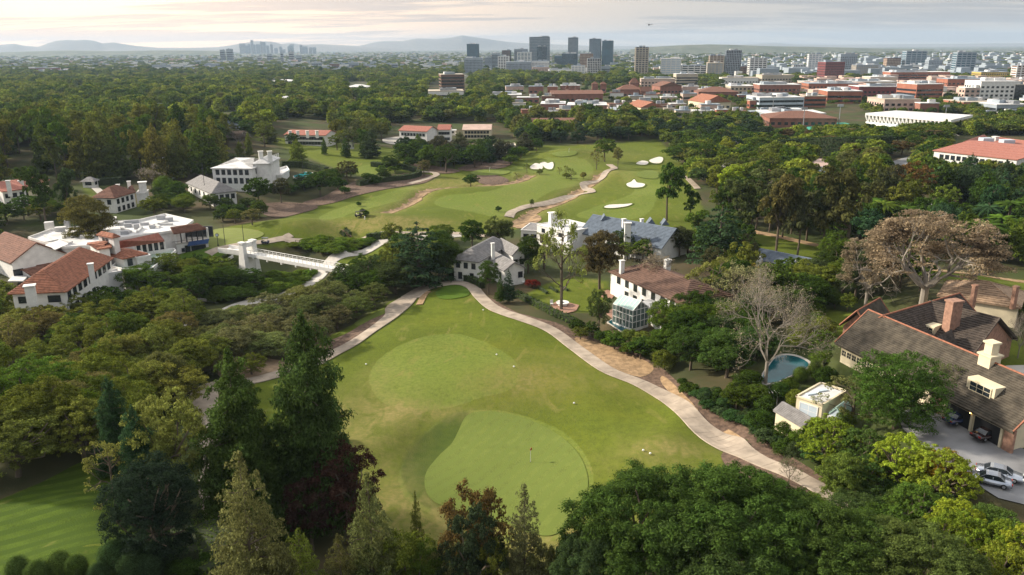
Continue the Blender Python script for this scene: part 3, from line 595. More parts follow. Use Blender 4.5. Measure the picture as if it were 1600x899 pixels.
def norm_tips(tb, tips):
    a = np.array(tb.v); tp = np.array(tips); wd = max(np.ptp(tp[:, 0]), np.ptp(tp[:, 1])); hh = tp[:, 2].max()
    tb.v = [(x/wd, y/wd, z/hh) for x, y, z in tb.v]; return [(x/wd, y/wd, z/hh) for x, y, z in tips]
def k_bare(rg, tb, dep=7, spread=.5, cr=.02):
    tips = []; tb.tube((0, 0, -.4), (0, 0, .9), .095, .07, 8)
    for i in range(4):
        a = 6.283*i/4+rg.uniform(-.4, .4); d = np.array([math.cos(a)*.55, math.sin(a)*.55, .85]); d /= np.linalg.norm(d)
        branch(tb, tips, np.array([0, 0, .8+.05*i]), d, .85, .045, dep, rg, spread)
    tips = norm_tips(tb, tips); return [(x, y, z, cr, cr, cr) for x, y, z in tips]
def k_flat(rg, tb):
    tips = []; tb.tube((0, 0, -.3), (.0, 0, .9), .16, .13, 8)
    for i in range(6):
        a = 6.283*i/6+rg.uniform(-.3, .3); s = rg.uniform(.45, .95); d = np.array([math.cos(a)*s, math.sin(a)*s, .6]); d /= np.linalg.norm(d)
        branch(tb, tips, np.array([0, 0, .75+.04*i]), d, .95, .085, 5, rg, .42, 0, up=.06)
    tips = norm_tips(tb, tips); return [(x, y, .55+(z-.55)*.9 if z > .55 else z, .05, .05, .022) for x, y, z in tips if z > .4]
def k_sparse(rg, tb):
    tips = []; tb.tube((0, 0, -.4), (0, 0, 1.2), .09, .07, 6)
    for i in range(9):
        a = 2.4*i; z = .7+.22*i; s = .9-.06*i; d = np.array([math.cos(a)*s, math.sin(a)*s, .6]); d /= np.linalg.norm(d); branch(tb, tips, np.array([0, 0, z]), d, .62-.02*i, .035, 3, rg, .5)
    tb.tube((0, 0, 1.2), (0, 0, 3.0), .07, .02, 5); tips = norm_tips(tb, tips); return [(x, y, z, .045, .045, .04) for x, y, z in tips]
def k_shrub(rg, tb):
    tb.tube((0, 0, -.1), (0, 0, .4), .04, .03, 5); cl = []
    for c in on_ell(rg, 16, (0, 0, .45), (.34, .34, .36), -.35):
        r = rg.uniform(.13, .2); cl.append((*c, r, r, r))
    return cl+[(0, 0, .4, .3, .3, .3)]
def k_ball(rg, tb): tb.tube((0, 0, -.1), (0, 0, .4), .04, .03, 5); return [(0, 0, .5, .49, .49, .49)]
def k_palm(rg, tb):
    limb(tb, (0, 0, -.02), (0, 0, .88), .035, .025, rg, 4, .01, 6); return []
def palm_crown(seed, n=34):
    rg = np.random.default_rng(seed); V = []; F = []
    for i in range(n):
        a = rg.uniform(0, 6.3); e = rg.uniform(-.5, 1.2); L_ = .5*rg.uniform(.8, 1.05); prev = None
        for s in range(6):
            t = s/5; x = L_*t*math.cos(e*.7); z = .88+L_*.35*t*math.sin(e)*1.2-.22*t*t*L_*1.6; wv = .045*math.sin(math.pi*(.12+.85*t)); side = np.array([-math.sin(a), math.cos(a), 0])*wv; c = np.array([x*math.cos(a), x*math.sin(a), z])
            V += [tuple(c-side-[0, 0, wv*.7]), tuple(c), tuple(c+side-[0, 0, wv*.7])]; o = len(V)-3
            if s: F += [(o-3, o-2, o+1, o), (o-2, o-1, o+2, o+1)]
    return mesh_np('palm_crown', V, F, [leaf_m])
KIND = {}
def proto(key, fn, n, size, seeds, m=None, bk=None, **k):
    KIND[key] = []
    for sd_ in seeds:
        rg = np.random.default_rng(sd_); tb = MB(); cl = fn(rg, tb)
        cm = palm_crown(sd_) if fn is k_palm else crown_mesh(key+'_crown', cl, n, size, sd_+99, m, **k)
        KIND[key].append((cm, tb.mesh(key+'_trunk', bk or bark)))
# near kinds
proto('pine_near', k_pine, 62000, .0115, (1, 2), up=.5, asp=2.4, tuft=7, tr=.42, out=.4, sd=.26); proto('umbrella_near', k_umbrella, 88000, .0066, (3, 4), up=.45, asp=2.6, tuft=9, tr=.36, sd=.30)
proto('round_near', lambda r, t: k_round(r, t, 34, .56, .34, (.10, .16), lo=-.75), 26000, .0145, (5, 6, 7), tuft=8, tr=.38, sd=.25); proto('open_near', lambda r, t: k_round(r, t, 46, .56, .36, (.06, .11), lo=-.75), 17000, .0135, (8, 9, 15), tuft=6, tr=.42, sd=.28)
proto('feather_near', lambda r, t: k_conifer(r, t, .08, 16, .6, -.25, .34, .15), 26000, .0095, (10, 11), out=.2, asp=2.4, tuft=5, tr=.42)
proto('cluster_near', lambda r, t: k_round(r, t, 90, .52, .40, (.045, .075), lo=-.7), 26000, .0125, (12, 13), up=.5, tuft=6, tr=.42, sd=.18)
proto('dense_near', lambda r, t: k_round(r, t, 70, .48, .41, (.09, .125), lo=-.95), 46000, .0105, (14,), out=.6, tuft=8, tr=.36, sd=.2)
# middle distance kinds
proto('round_mid', lambda r, t: k_round(r, t, 30, .57, .33, (.10, .16), lo=-.7), 5200, .032, (21, 22, 23, 24), tuft=5, tr=.42); proto('open_mid', lambda r, t: k_round(r, t, 34, .58, .33, (.07, .12)), 3800, .028, (25, 26), tuft=4, tr=.45)
proto('pine_mid', k_pine, 6500, .030, (27, 28), up=.3, asp=2, tuft=3, tr=.5); proto('euc_mid', k_euc, 4200, .030, (29, 30, 31)); proto('cedar_mid', k_cedar, 5200, .026, (32, 33), up=.6, asp=2)
proto('umbrella_mid', k_umbrella, 5500, .028, (34,), up=.5); proto('cypress_mid', k_cypress, 1600, .055, (35,)); proto('dome_mid', lambda r, t: k_round(r, t, 44, .5, .40, (.08, .13), lo=-.8), 6500, .030, (36, 37), out=.7)
proto('bare', k_bare, 5000, .006, (38, 39), bk=palebark); proto('flat_bare', k_flat, 30000, .0095, (40,), bk=palebark, tuft=3, tr=.6); proto('sparse', k_sparse, 3000, .017, (41, 42)); proto('twiggy', lambda r, t: k_bare(r, t, 5, .6, .03), 2200, .014, (43,), bk=bark)
proto('shrub', k_shrub, 2600, .045, (44, 45, 46)); proto('shrub_fine', k_shrub, 5000, .030, (47, 48)); proto('ball', k_ball, 9000, .026, (49,), out=.9, lo=-.9); proto('palm', k_palm, 0, 0, (50,))
DG, MG, OL, LM, BL, BR, CO, GY_, YL, BKG = (.044, .076, .013), (.070, .108, .015), (.112, .132, .022), (.20, .235, .026), (.036, .070, .030), (.115, .080, .032), (.060, .030, .020), (.17, .145, .115), (.22, .17, .03), (.020, .032, .018)
CNAME = {DG: 'dark green', MG: 'mid green', OL: 'olive', LM: 'light yellow green', BL: 'blue green', BR: 'brownish', CO: 'copper red', GY_: 'greyish', YL: 'golden', BKG: 'nearly black'}
SHAPE = dict(pine_near='dense pine tree', umbrella_near='flat topped umbrella pine', round_near='round leafy tree', open_near='open leafy tree', feather_near='feathery tree', cluster_near='tree of bright leaf tufts', dense_near='dense dome shaped tree',
 round_mid='round leafy tree', open_mid='open leafy tree', pine_mid='conical pine', euc_mid='tall loose eucalyptus', cedar_mid='layered cedar', umbrella_mid='umbrella pine', cypress_mid='narrow cypress', dome_mid='dense dome shaped tree', bare='bare branching tree', flat_bare='spreading flat crowned tree', sparse='thin spring leafed tree', twiggy='twiggy leafless tree', shrub='rounded shrub', shrub_fine='fine leafed shrub', ball='clipped ball shrub', palm='palm tree')
ONAME = dict(pine_near='pine_tree', umbrella_near='umbrella_pine', round_near='broadleaf_tree', open_near='oak_tree', feather_near='feathery_conifer', cluster_near='pittosporum_tree', dense_near='dome_tree', round_mid='broadleaf_tree', open_mid='oak_tree', pine_mid='pine_tree', euc_mid='eucalyptus_tree', cedar_mid='cedar_tree', umbrella_mid='umbrella_pine', cypress_mid='cypress_tree', dome_mid='dome_tree', bare='bare_tree', flat_bare='coral_tree', sparse='plane_tree', twiggy='leafless_tree', shrub='shrub', shrub_fine='shrub', ball='topiary_ball', palm='palm_tree')
TREES = []
def tree(key, px, base, top, wpx, col, label=None, group=None, jit=.12):
    g = gnd(px, base); r = g-C0; cy_ = 449.5-top; k = cy_/FPX
    h = (k*r.dot(_F)-r.dot(_Up))/(_Up.z-k*_F.z); dep = r.dot(_F)
    wd = wpx*(dep-0)/FPX; h = max(h, .5)
    o = thing(ONAME[key], '', 'shrub' if 'shrub' in key or key == 'ball' else 'tree', g, rnd.uniform(0, 6.28))
    o.scale = (wd, wd, h); cm, tm = KIND[key][rnd.randrange(len(KIND[key]))]
    j = 1+rnd.uniform(-jit, jit); c = tuple(min(1, v*j*(1+rnd.uniform(-.06, .06))) for v in col)
    t = link('trunk', tm, o); cr_ = link('crown', cm, o); cr_.color = (*c, 1)
    if key == 'ball': pass
    TREES.append([o, key, col, px, (base+top)/2, label, group]); return o
def inpx(x, y, poly):
    c = False; j = len(poly)-1
    for i in range(len(poly)):
        x0, y0 = poly[i]; x1, y1 = poly[j]
        if (y0 > y) != (y1 > y) and x < (x1-x0)*(y-y0)/(y1-y0)+x0: c = not c
        j = i
    return c
# ---------------------------------------------------------------- buildings
WMESH = {}
def xf(o, p, rz=0):
    o.matrix_basis = Matrix.Translation(p) @ Matrix.Rotation(rz, 4, 'Z')
class Bld:
    def __init__(s, name, label, cat, px, py, dz=0.0, group=None):
        g = gnd(px, py); s.g = g.z+dz; s.root = thing(name, label, cat, (g.x, g.y, s.g), 0, group); s.inv = PINV(s.root)
    def P(s, px, py, h): return pz(px, py, s.g+h)
    def part(s, name, mb, m, parent=None, **k):
        o = mb.build(name, m, None, **k); o.parent = parent or s.root; o.matrix_parent_inverse = s.inv if parent is None else s.inv
        if parent is not None: o.matrix_parent_inverse = Matrix.Identity(4); o.data.transform(s.inv)
        return o
    def win(s, p, rz, w_, h_, fm, gm_, proud=.06, name='window', mull=0):
        key = (round(w_, 2), round(h_, 2), fm.name, mull)
        if key not in WMESH:
            f = MB(); t = min(.14, w_*.14)
            f.box((0, 0, -h_/2-t/2), (w_+2*t, .16, t)); f.box((0, 0, h_/2+t/2), (w_+2*t, .14, t))
            for x in (-1, 1): f.box((x*(w_/2+t/2), 0, 0), (t, .14, h_))
            for i in range(mull): f.box((-w_/2+w_*(i+1)/(mull+1), 0, 0), (.06, .10, h_))
            if mull: f.box((0, .003, 0), (w_, .09, .06))
            g = MB(); g.box((0, .02, 0), (w_, .05, h_)); WMESH[key] = (f.mesh('window', fm), g.mesh('pane', gm_))
        a, b_ = WMESH[key]; o = link(name, a, s.root); xf(o, Vector(p)-s.root.location, rz); link('pane', b_, o); return o
    def block(s, Np, Lp, Rp, h, roof='hip', ridge=2.4, axis='L', wall=None, rm=None, over=.5, base=-3, hipk=.5, courses=8, wname='wall', parapet=.5, dz=0, caps=None):
        n = s.P(*Np, h); u = s.P(*Lp, h)-n; v = s.P(*Rp, h)-n; u.z = v.z = 0
        if u.length >= v.length: uh = u.normalized(); v = v-uh*v.dot(uh)
        else: vh = v.normalized(); u = u-vh*u.dot(vh)
        wall = wall or M['white']; rm = rm or M['tileroof']
        lu, lv = u.length, v.length; uh, vh = u/lu, v/lv
        z = s.g+h
        def q(a, b_, zz=0.0): p = n+uh*a+vh*b_; return Vector((p.x, p.y, z+zz))
        ov = over if roof != 'flat' else 0
        W = MB(); W.prism([q(ov, ov)[:2], q(lu-ov, ov)[:2], q(lu-ov, lv-ov)[:2], q(ov, lv-ov)[:2]], s.g+base, z-.02 if roof != 'flat' else z)
        if roof == 'gable' or roof == 'gablet':
            if axis == 'L': ends = [(q(ov+.02, ov), q(ov+.02, lv-ov), q(ov+.02, lv/2, ridge*(1-2*ov/lv))), (q(lu-ov-.02, ov), q(lu-ov-.02, lv-ov), q(lu-ov-.02, lv/2, ridge*(1-2*ov/lv)))]; th = uh*.2
            else: ends = [(q(ov, ov+.02), q(lu-ov, ov+.02), q(lu/2, ov+.02, ridge*(1-2*ov/lu))), (q(ov, lv-ov-.02), q(lu-ov, lv-ov-.02), q(lu/2, lv-ov-.02, ridge*(1-2*ov/lu)))]; th = vh*.2
            for i, (a, b_, c_) in enumerate(ends):
                sgn = 1 if i == 0 else -1; A = [a, b_, c_]; Bq = [x+th*sgn for x in A]
                W.add(A+Bq, [(0, 1, 2), (5, 4, 3), (0, 3, 4, 1), (1, 4, 5, 2), (2, 5, 3, 0)])
        s.part(wname, W, wall)
        rf = MB()
        def slope(e0, e1, r0, r1):
            k = courses; prev = (e0, e1)
            rf.slab([e0, e1, r1, r0] if (r1-r0).length > .01 else [e0, e1, r0], .22)
            nrm = (e1-e0).cross(r0-e0).normalized(); nrm = nrm if nrm.z > 0 else -nrm
            for i in range(k):
                t0, t1 = i/k, (i+1)/k
                a, b_, c_, d_ = e0.lerp(r0, t0), e1.lerp(r1, t0), e1.lerp(r1, t1), e0.lerp(r0, t1)
                f_ = [a+nrm*.12, b_+nrm*.12, c_+nrm*.02, d_+nrm*.02]
                if (c_-d_).length < .02: rf.add([a, b_, f_[0], f_[1], f_[2]], [(2, 3, 4), (0, 1, 3, 2)])
                else: rf.add([a, b_]+f_, [(2, 3, 4, 5), (0, 1, 3, 2)])
        info = dict(q=q, lu=lu, lv=lv, uh=uh, vh=vh, z=z, h=h, ov=ov, ridge=ridge)
        if roof == 'flat':
            rf.prism([q(.3, .3)[:2], q(lu-.3, .3)[:2], q(lu-.3, lv-.3)[:2], q(.3, lv-.3)[:2]], z, z+.08)
            pp = MB()
            for a, b_ in (((0, 0), (lu, 0)), ((lu, 0), (lu, lv)), ((lu, lv), (0, lv)), ((0, lv), (0, 0))):
                A, B_ = q(*a), q(*b_); d = (B_-A); ln = d.length; m_ = (A+B_)/2; pp.box((m_.x, m_.y, z+parapet/2), (ln+.3, .3, parapet), math.atan2(d.y, d.x))
            s.part('parapet', pp, wall)
        else:
            if roof == 'hip': k0 = hipk
            else: k0 = 0
            if axis == 'L': ra, rb = q(lv*k0, lv/2, ridge), q(lu-lv*k0, lv/2, ridge); S = [(q(0, 0), q(lu, 0), ra, rb), (q(0, lv), q(lu, lv), ra, rb)]; E = [(q(0, 0), q(0, lv), ra), (q(lu, 0), q(lu, lv), rb)]
            else: ra, rb = q(lu/2, lu*k0, ridge), q(lu/2, lv-lu*k0, ridge); S = [(q(0, 0), q(0, lv), ra, rb), (q(lu, 0), q(lu, lv), ra, rb)]; E = [(q(0, 0), q(lu, 0), ra), (q(0, lv), q(lu, lv), rb)]
            for e0, e1, r0, r1 in S: slope(e0, e1, r0, r1)
            if roof == 'hip':
                for e0, e1, r0 in E: slope(e0, e1, r0, r0)
            if caps:
                cp = MB(); cp.tube(ra+Vector((0, 0, .1)), rb+Vector((0, 0, .1)), .15, .15, 5)
                if roof == 'hip':
                    for r0, es in ((ra, E[0][:2]), (rb, E[1][:2])):
                        for e in es: cp.tube(e+Vector((0, 0, .1)), r0+Vector((0, 0, .1)), .12, .12, 5)
                else:
                    for r0, es in ((ra, E[0][:2]), (rb, E[1][:2])):
                        for e in es: cp.tube(e+Vector((0, 0, .12)), r0+Vector((0, 0, .1)), .13, .13, 4)
                s.part('ridge_cap', cp, caps)
            info.update(ra=ra, rb=rb)
        s.part('roof', rf, rm); return info
    def wins(s, I, face, n, z0, w_, h_, fm=None, gm_=None, m0=.08, m1=.92, mull=1, name='window'):
        q, lu, lv, ov = I['q'], I['lu'], I['lv'], I['ov']
        for i in range(n):
            t = m0+(m1-m0)*(i+.5)/n
            if face == 'L': p = q(lu*t, ov-.03, z0-I['h']); d = I['uh']
            elif face == 'R': p = q(ov-.03, lv*t, z0-I['h']); d = I['vh']
            elif face == 'r': p = q(lu-ov+.03, lv*t, z0-I['h']); d = I['vh']
            else: p = q(lu*t, lv-ov+.03, z0-I['h']); d = I['uh']
            s.win(p, math.atan2(d.y, d.x), w_, h_, fm or M['white'], gm_ or M['glass'], mull=mull, name=name)
    def chimney(s, px, py, h0, h1, w_=1.0, m=None, cap=None, rz=.4, flue=True):
        p = s.P(px, py, h1); c = MB(); c.box((p.x, p.y, s.g+(h0+h1)/2), (w_, w_*.8, h1-h0), rz); c.box((p.x, p.y, s.g+h1+.1), (w_*1.25, w_*1.05, .22), rz)
        o = s.part('chimney', c, m or M['white'])
        if flue:
            for k in (-.22, .22):
                f = MB(); f.tube((p.x+k*w_*math.cos(rz), p.y+k*w_*math.sin(rz), s.g+h1+.2), (p.x+k*w_*math.cos(rz), p.y+k*w_*math.sin(rz), s.g+h1+.6), .14, .12, 7); s.part('chimney_pot', f, cap or M['dark'], o)
        return o
    def polyroof(s, px, h, th, m, name='roof', base=None, wall=None, parapet=0, pm=None, wname='wall'):
        P_ = [s.P(x, y, h) for x, y in px]; b_ = MB(); b_.prism([p[:2] for p in P_], s.g+h-th, s.g+h); o = s.part(name, b_, m)
        if wall:
            c = sum(P_, Vector())/len(P_); Q = [(c+(p-c)*.985) for p in P_]; wb = MB(); wb.prism([p[:2] for p in Q], s.g+base, s.g+h-th-.003); s.part(wname, wb, wall)
        if parapet:
            pp = MB(); n = len(P_)
            for i in range(n):
                A, B_ = P_[i], P_[(i+1) % n]; d = B_-A; m_ = (A+B_)/2; pp.box((m_.x, m_.y, s.g+h+parapet/2), (d.length+.25, .3, parapet), math.atan2(d.y, d.x))
            s.part('parapet', pp, pm or wall)
        return P_
    def boxpart(s, name, px, py, h, dims, m, rz=0, parent=None, **k):
        p = s.P(px, py, h); b_ = MB(); b_.box((p.x, p.y, s.g+h+dims[2]/2), dims, rz); return s.part(name, b_, m, parent, **k)
W_, D_ = M['white'], M['dark']
# -- clubhouse
B = Bld('clubhouse', 'large white clubhouse with clay tile roofs and sprawling flat white roof left of the footbridge', 'clubhouse', 100, 455)
I1 = B.block((104, 456), (9, 461), (178, 403), 7.2, 'hip', 4.2, 'R', base=-8, over=.7, courses=14, hipk=.35, wname='wall')
B.wins(I1, 'R', 9, 5.8, 1.5, 1.6, D_, m0=.04, m1=.97, mull=1); B.wins(I1, 'R', 5, 2.2, 1.6, 1.9, D_, m0=.03, m1=.6); B.wins(I1, 'L', 2, 5.5, 2.4, 1.3, D_, m0=.0, m1=1)
B.chimney(141, 413, 6, 10.6, 1.15, flue=False); B.chimney(46, 447, 6, 10.0, 1.9, flue=False)
I2 = B.block((16, 412), (-32, 392), (91, 391), 5.2, 'gable', 4.2, 'L', rm=M['browntile'], base=-4, over=.5, courses=14)
B.win(I2['q'](I2['ov']-.05, I2['lv']*.12, -3.6), math.atan2(I2['vh'].y, I2['vh'].x), 2.2, 3, D_, M['glass'])
B.polyroof([(45,374),(80,361),(115,358),(168,352),(188,348),(215,347),(258,337),(302,347),(282,361),(266,364),(186,375),(158,386),(97,389)], 6.4, .3, M['offwhite'], 'flat_roof', -4, W_, .7)
rr_ = random.Random(3)
for (x, y, a, b_, h) in [(78,358,2.4,1.6,2.2),(95,361,3,2,1.2),(106,357,1.4,1.4,2.4),(174,348,3.4,2.4,1.6),(186,352,2.6,1.6,1.0),(252,343,2.6,1.8,1.3),(265,346,2.2,1.6,1.2),(201,355,2,1.4,1.1),(214,358,1.6,1.2,1.5),(150,364,2.2,1.4,.9),(196,366,2.2,1.6,1.0),(226,352,2.4,1,.8),(132,372,2.0,1.2,.8),(172,371,2.4,1.6,.9),(238,357,1.6,1.2,1),(206,349,4,1.2,1)]:
    B.boxpart('rooftop_unit', x, y, 6.4, (a, b_, h), M['offwhite'] if rr_.random() < .6 else M['steel'], rr_.uniform(.2, .5))
for (x0, y0, x1, y1) in [(228,350,250,356),(234,356,262,348),(104,362,125,369),(112,372,130,366),(70,370,95,378),(190,358,205,364),(244,352,270,352),(215,364,222,357)]:
    a = B.P(x0, y0, 6.4); b_ = B.P(x1, y1, 6.4); d = b_-a; mb = MB(); mb.box(((a.x+b_.x)/2, (a.y+b_.y)/2, B.g+6.75), (d.length, .7, .6), math.atan2(d.y, d.x)); B.part('duct', mb, M['offwhite'])
B.block((92, 384), (71, 380), (110, 379), 6.7, 'flat', wall=W_, rm=M['concrete'], base=6, parapet=.4); mb = MB(); a = B.P(76, 383, 7.2); mb.prism([tuple(B.P(x, y, 7.2)[:2]) for x, y in ((70, 383), (86, 390), (107, 381), (93, 375))], B.g+7.0, B.g+7.2); B.part('skylight', mb, M['white'])
I3 = B.block((176, 372), (152, 380) if 0 else (150, 367), (186, 369), 10.6, 'hip', .9, 'L', rm=M['tileroof'], base=0, over=.35, courses=4); B.wins(I3, 'L', 2, 9.4, .8, 1.1, D_, m0=.35, m1=.75)
B.block((152, 390), (136, 380), (167, 382), 8.4, 'hip', .8, 'R', base=-2, courses=4)
# red roofed loggia
p = [B.P(x, y, z) for x, y, z in ((186, 387, 6.4), (257, 376, 6.4), (247, 364, 8.6), (186, 377, 8.6))]; mb = MB(); mb.slab(p, .3)
for i in range(1, 12):
    t = i/12; a, b_, c_, d_ = p[0].lerp(p[3], t), p[1].lerp(p[2], t), p[1].lerp(p[2], t-.08), p[0].lerp(p[3], t-.08); u3 = Vector((0, 0, .1)); mb.slab([a+u3*.3, b_+u3*.3, c_+u3*1.6, d_+u3*1.6], .1)
B.part('roof', mb, M['redtile'])
mb = MB(); q0 = [B.P(x, y, 3.4) for x, y in ((214, 397), (259, 388), (258, 380), (214, 389))]; mb.prism([tuple(v[:2]) for v in q0], B.g-3, B.g+3.3); B.part('wall', mb, W_)
mb = MB(); q1 = [B.P(x, y, 6.0) for x, y in ((212, 384), (256, 377), (256, 374), (212, 381))]; mb.prism([tuple(v[:2]) for v in q1], B.g+3.3, B.g+6.0); B.part('loggia_shade_block', mb, M['glass'])  # solid block, its dark colour stands for the shade inside the open loggia
for i in range(6):
    a = B.P(212+i*9, 384.6-i*1.45, 6.0); mb = MB(); mb.box((a.x, a.y-.2, B.g+4.7), (.35, .35, 2.7)); B.part('column', mb, W_)
I4 = B.block((192, 405), (162, 397), (218, 393), 5.6, 'hip', 1.3, 'L', rm=M['tileroof'], base=-3, courses=6); B.wins(I4, 'R', 2, 4.2, 1.1, 1.6, D_)
B.block((214, 405), (196, 398), (228, 398), 5.0, 'flat', wall=W_, rm=M['offwhite'], base=-3)
B.polyroof([(176,420),(192,404),(224,399),(272,392),(275,395),(236,424),(192,424)], 3.0, .3, M['terrace'], 'terrace', -8, W_, .8)
I5 = B.block((190, 426), (145, 434), (192, 421), 3.6, 'flat', wall=M['offwhite'], rm=M['offwhite'], base=-3); B.polyroof([(144,445),(185,447),(200,432),(190,428)], -1.0, .3, M['offwhite'], 'landing_roof', -9, W_, .0)
for i in range(3): B.win(B.P(254+6*i, 418-4.5*i, 1), .75, 1.0, 1.5, D_, M['glass'])
# right pavilion
mb = MB(); p = [B.P(x, y, z) for x, y, z in ((271, 365, 7.2), (322, 357, 7.2), (308, 348.5, 8.6), (266, 355, 8.6))]; mb.slab(p, .35)
for i in range(1, 8):
    t = i/8; a, b_, c_, d_ = p[0].lerp(p[3], t), p[1].lerp(p[2], t), p[1].lerp(p[2], t-.1), p[0].lerp(p[3], t-.1); u3 = Vector((0, 0, .1)); mb.slab([a+u3*.3, b_+u3*.3, c_+u3*1.5, d_+u3*1.5], .1)
B.part('roof', mb, M['browntile'])
B.polyroof([(275,381),(325,374),(318,364),(272,369)], 3.3, .4, M['concrete'], 'upper_floor', -1, W_, 0, wname='wall')
fr = [B.P(275, 381, 3.3), B.P(325, 374, 3.3)]
for i in range(7):
    a = fr[0].lerp(fr[1], i/6); mb = MB(); mb.box((a.x, a.y+.2, B.g+5.1), (.5 if i in (0, 6) else .22, .4, 3.6)); B.part('column', mb, W_ if i in (0, 6) else D_)
mb = MB(); mb.box(((fr[0].x+fr[1].x)/2, fr[0].y+.1, B.g+4.4), ((fr[1]-fr[0]).length, .08, .1), math.atan2(fr[1].y-fr[0].y, fr[1].x-fr[0].x)); B.part('balcony_rail', mb, D_); mb = MB(); mb.box(((fr[0].x+fr[1].x)/2, (fr[0].y+fr[1].y)/2+5.5, B.g+5.1), (9, .3, 3.3), 0); B.part('back_glazing', mb, M['glass'])
a = fr[0].lerp(fr[1], .68); d = fr[1]-fr[0]; an = math.atan2(d.y, d.x); mb = MB(); u_ = d.normalized(); mb.slab([a-u_*2.6+Vector((0, -.1, .1)), a+u_*3.4+Vector((0, -.1, .1)), a+u_*3.4+Vector((0, -1.5, -.9)), a-u_*2.6+Vector((0, -1.5, -.9))], .12); B.part('awning', mb, M['navy'])
mb = MB(); mb.box((a.x, a.y-.08, B.g+.7), (4.2, .3, 2.4), an); B.part('ground_floor_opening', mb, M['glass'])
for k in (.2, .34): a2 = fr[0].lerp(fr[1], k); B.win(a2+Vector((0, -.12, -2.2)), an, .7 if k < .3 else 1.2, 1 if k < .3 else 2.2, D_, M['glass'])
# lower front annex
B.block((93, 489), (-15, 474) if 0 else (0, 486), (108, 468), .6, 'hip', 1.9, 'L', rm=M['redtile'], base=-9, courses=8)
I6 = B.block((50, 432), (22, 423), (68, 421), 2.2, 'gable', 1.0, 'R', rm=M['browntile'], base=-5, courses=5)
B.block((60, 418), (35, 408), (72, 407), 3.0, 'gable', .9, 'R', rm=M['browntile'], base=-5, courses=5)
for i in range(7): B.boxpart('rooftop_unit', 68+i*5, 411-i*1.5, 3.2, (1.3, 2.2, 1.2), M['steel'], .3)
mb = MB(); mb.prism([tuple(B.P(x, y, 1.6)[:2]) for x, y in ((12, 439), (36, 439), (44, 431), (20, 431))], B.g+1.3, B.g+1.6); B.part('canopy', mb, M['offwhite'])
# retaining wall and hedge round the club lawn
def wallstrip(name, label, px, h0, h1, th, m, cat='wall', lift=0, group=None):
    pts = smooth([tuple(gnd(x, y)[:2]) for x, y in px], False, 4); g = Hxy(*pts[len(pts)//2]); zt = max(Hxy(*q) for q in pts)+h1
    o = thing(name, label, cat, (pts[0][0], pts[0][1], g), 0, group); mb = MB(); n = len(pts); L_ = []; R_ = []
    for i, q in enumerate(pts):
        a = pts[max(0, i-1)]; b_ = pts[min(n-1, i+1)]; d = Vector((b_[0]-a[0], b_[1]-a[1])).normalized(); nn = Vector((-d.y, d.x))*th/2
        for s_ in (1, -1):
            for z in (Hxy(*q)-h0, (Hxy(*q)+h1)): L_.append((q[0]+nn.x*s_, q[1]+nn.y*s_, z))
    F = []
    for i in range(n-1):
        a = i*4; b_ = a+4; F += [(a, b_, b_+1, a+1), (a+2, a+3, b_+3, b_+2), (a+1, b_+1, b_+3, a+3)]
    F += [(0, 1, 3, 2), ((n-1)*4, (n-1)*4+2, (n-1)*4+3, (n-1)*4+1)]
    mb.add(L_, F); w2 = mb.build('wall_face', m, o); return o
wallstrip('retaining_wall', 'curved white retaining wall under the small club lawn, left of the footbridge tower', [(283,419),(305,418),(330,415),(352,409),(364,402)], 3.5, .6, .6, W_)
# -- footbridge
g0 = gnd(388, 420); BR_ = thing('footbridge', 'long white suspended footbridge with a tall white portal tower crossing the ravine', 'bridge', g0); ib = PINV(BR_)
dz_ = 3.0; a = pz(350, 391, dz_); m1 = pz(388, 396, dz_); b_ = pz(548, 425, dz_)
d = (b_-m1).normalized(); nn = Vector((-d.y, d.x, 0))
def bridge_part(name, mb, m): return mb.build(name, m, BR_)
def span(name, p, q, w2, zt, th, m):
    dd = q-p; c = (p+q)/2; mb = MB(); mb.box((c.x, c.y, zt), (dd.length, w2, th), math.atan2(dd.y, dd.x)); return bridge_part(name, mb, m)
span('deck', m1, b_, 2.6, dz_, .45, W_); span('approach_deck', a, m1, 4.2, dz_-.05, .5, W_)
for s_ in (1, -1):
    span('handrail', m1+nn*1.25*s_, b_+nn*1.25*s_, .12, dz_+1.35, .14, W_); span('side_girder', m1+nn*1.3*s_, b_+nn*1.3*s_, .1, dz_-.1, .9, W_)
    span('handrail', m1+nn*1.25*s_, b_+nn*1.25*s_, .06, dz_+.85, .07, W_)
    span('parapet', a+nn*2*s_, m1+nn*2*s_, .3, dz_+.6, 1.1, W_)
ln = (b_-m1).length; nb = int(ln/1.6)
bal = None
for i in range(nb):
    for s_ in (1, -1):
        p = m1+d*(i+.5)*1.6+nn*1.25*s_
        if bal is None: bb = MB(); bb.box((0, 0, 0), (.1, .1, 1.4)); bal = bb.mesh('baluster', W_)
        o = link('baluster', bal, BR_); o.matrix_parent_inverse = ib; o.location = (p.x, p.y, dz_+.7)
for i in range(7):
    p = m1+d*(i+.6)*ln/7; mb = MB(); mb.box((p.x, p.y, dz_-.7), (.5, 2.6, .8), math.atan2(d.y, d.x)); bridge_part('hanger_bracket', mb, W_)
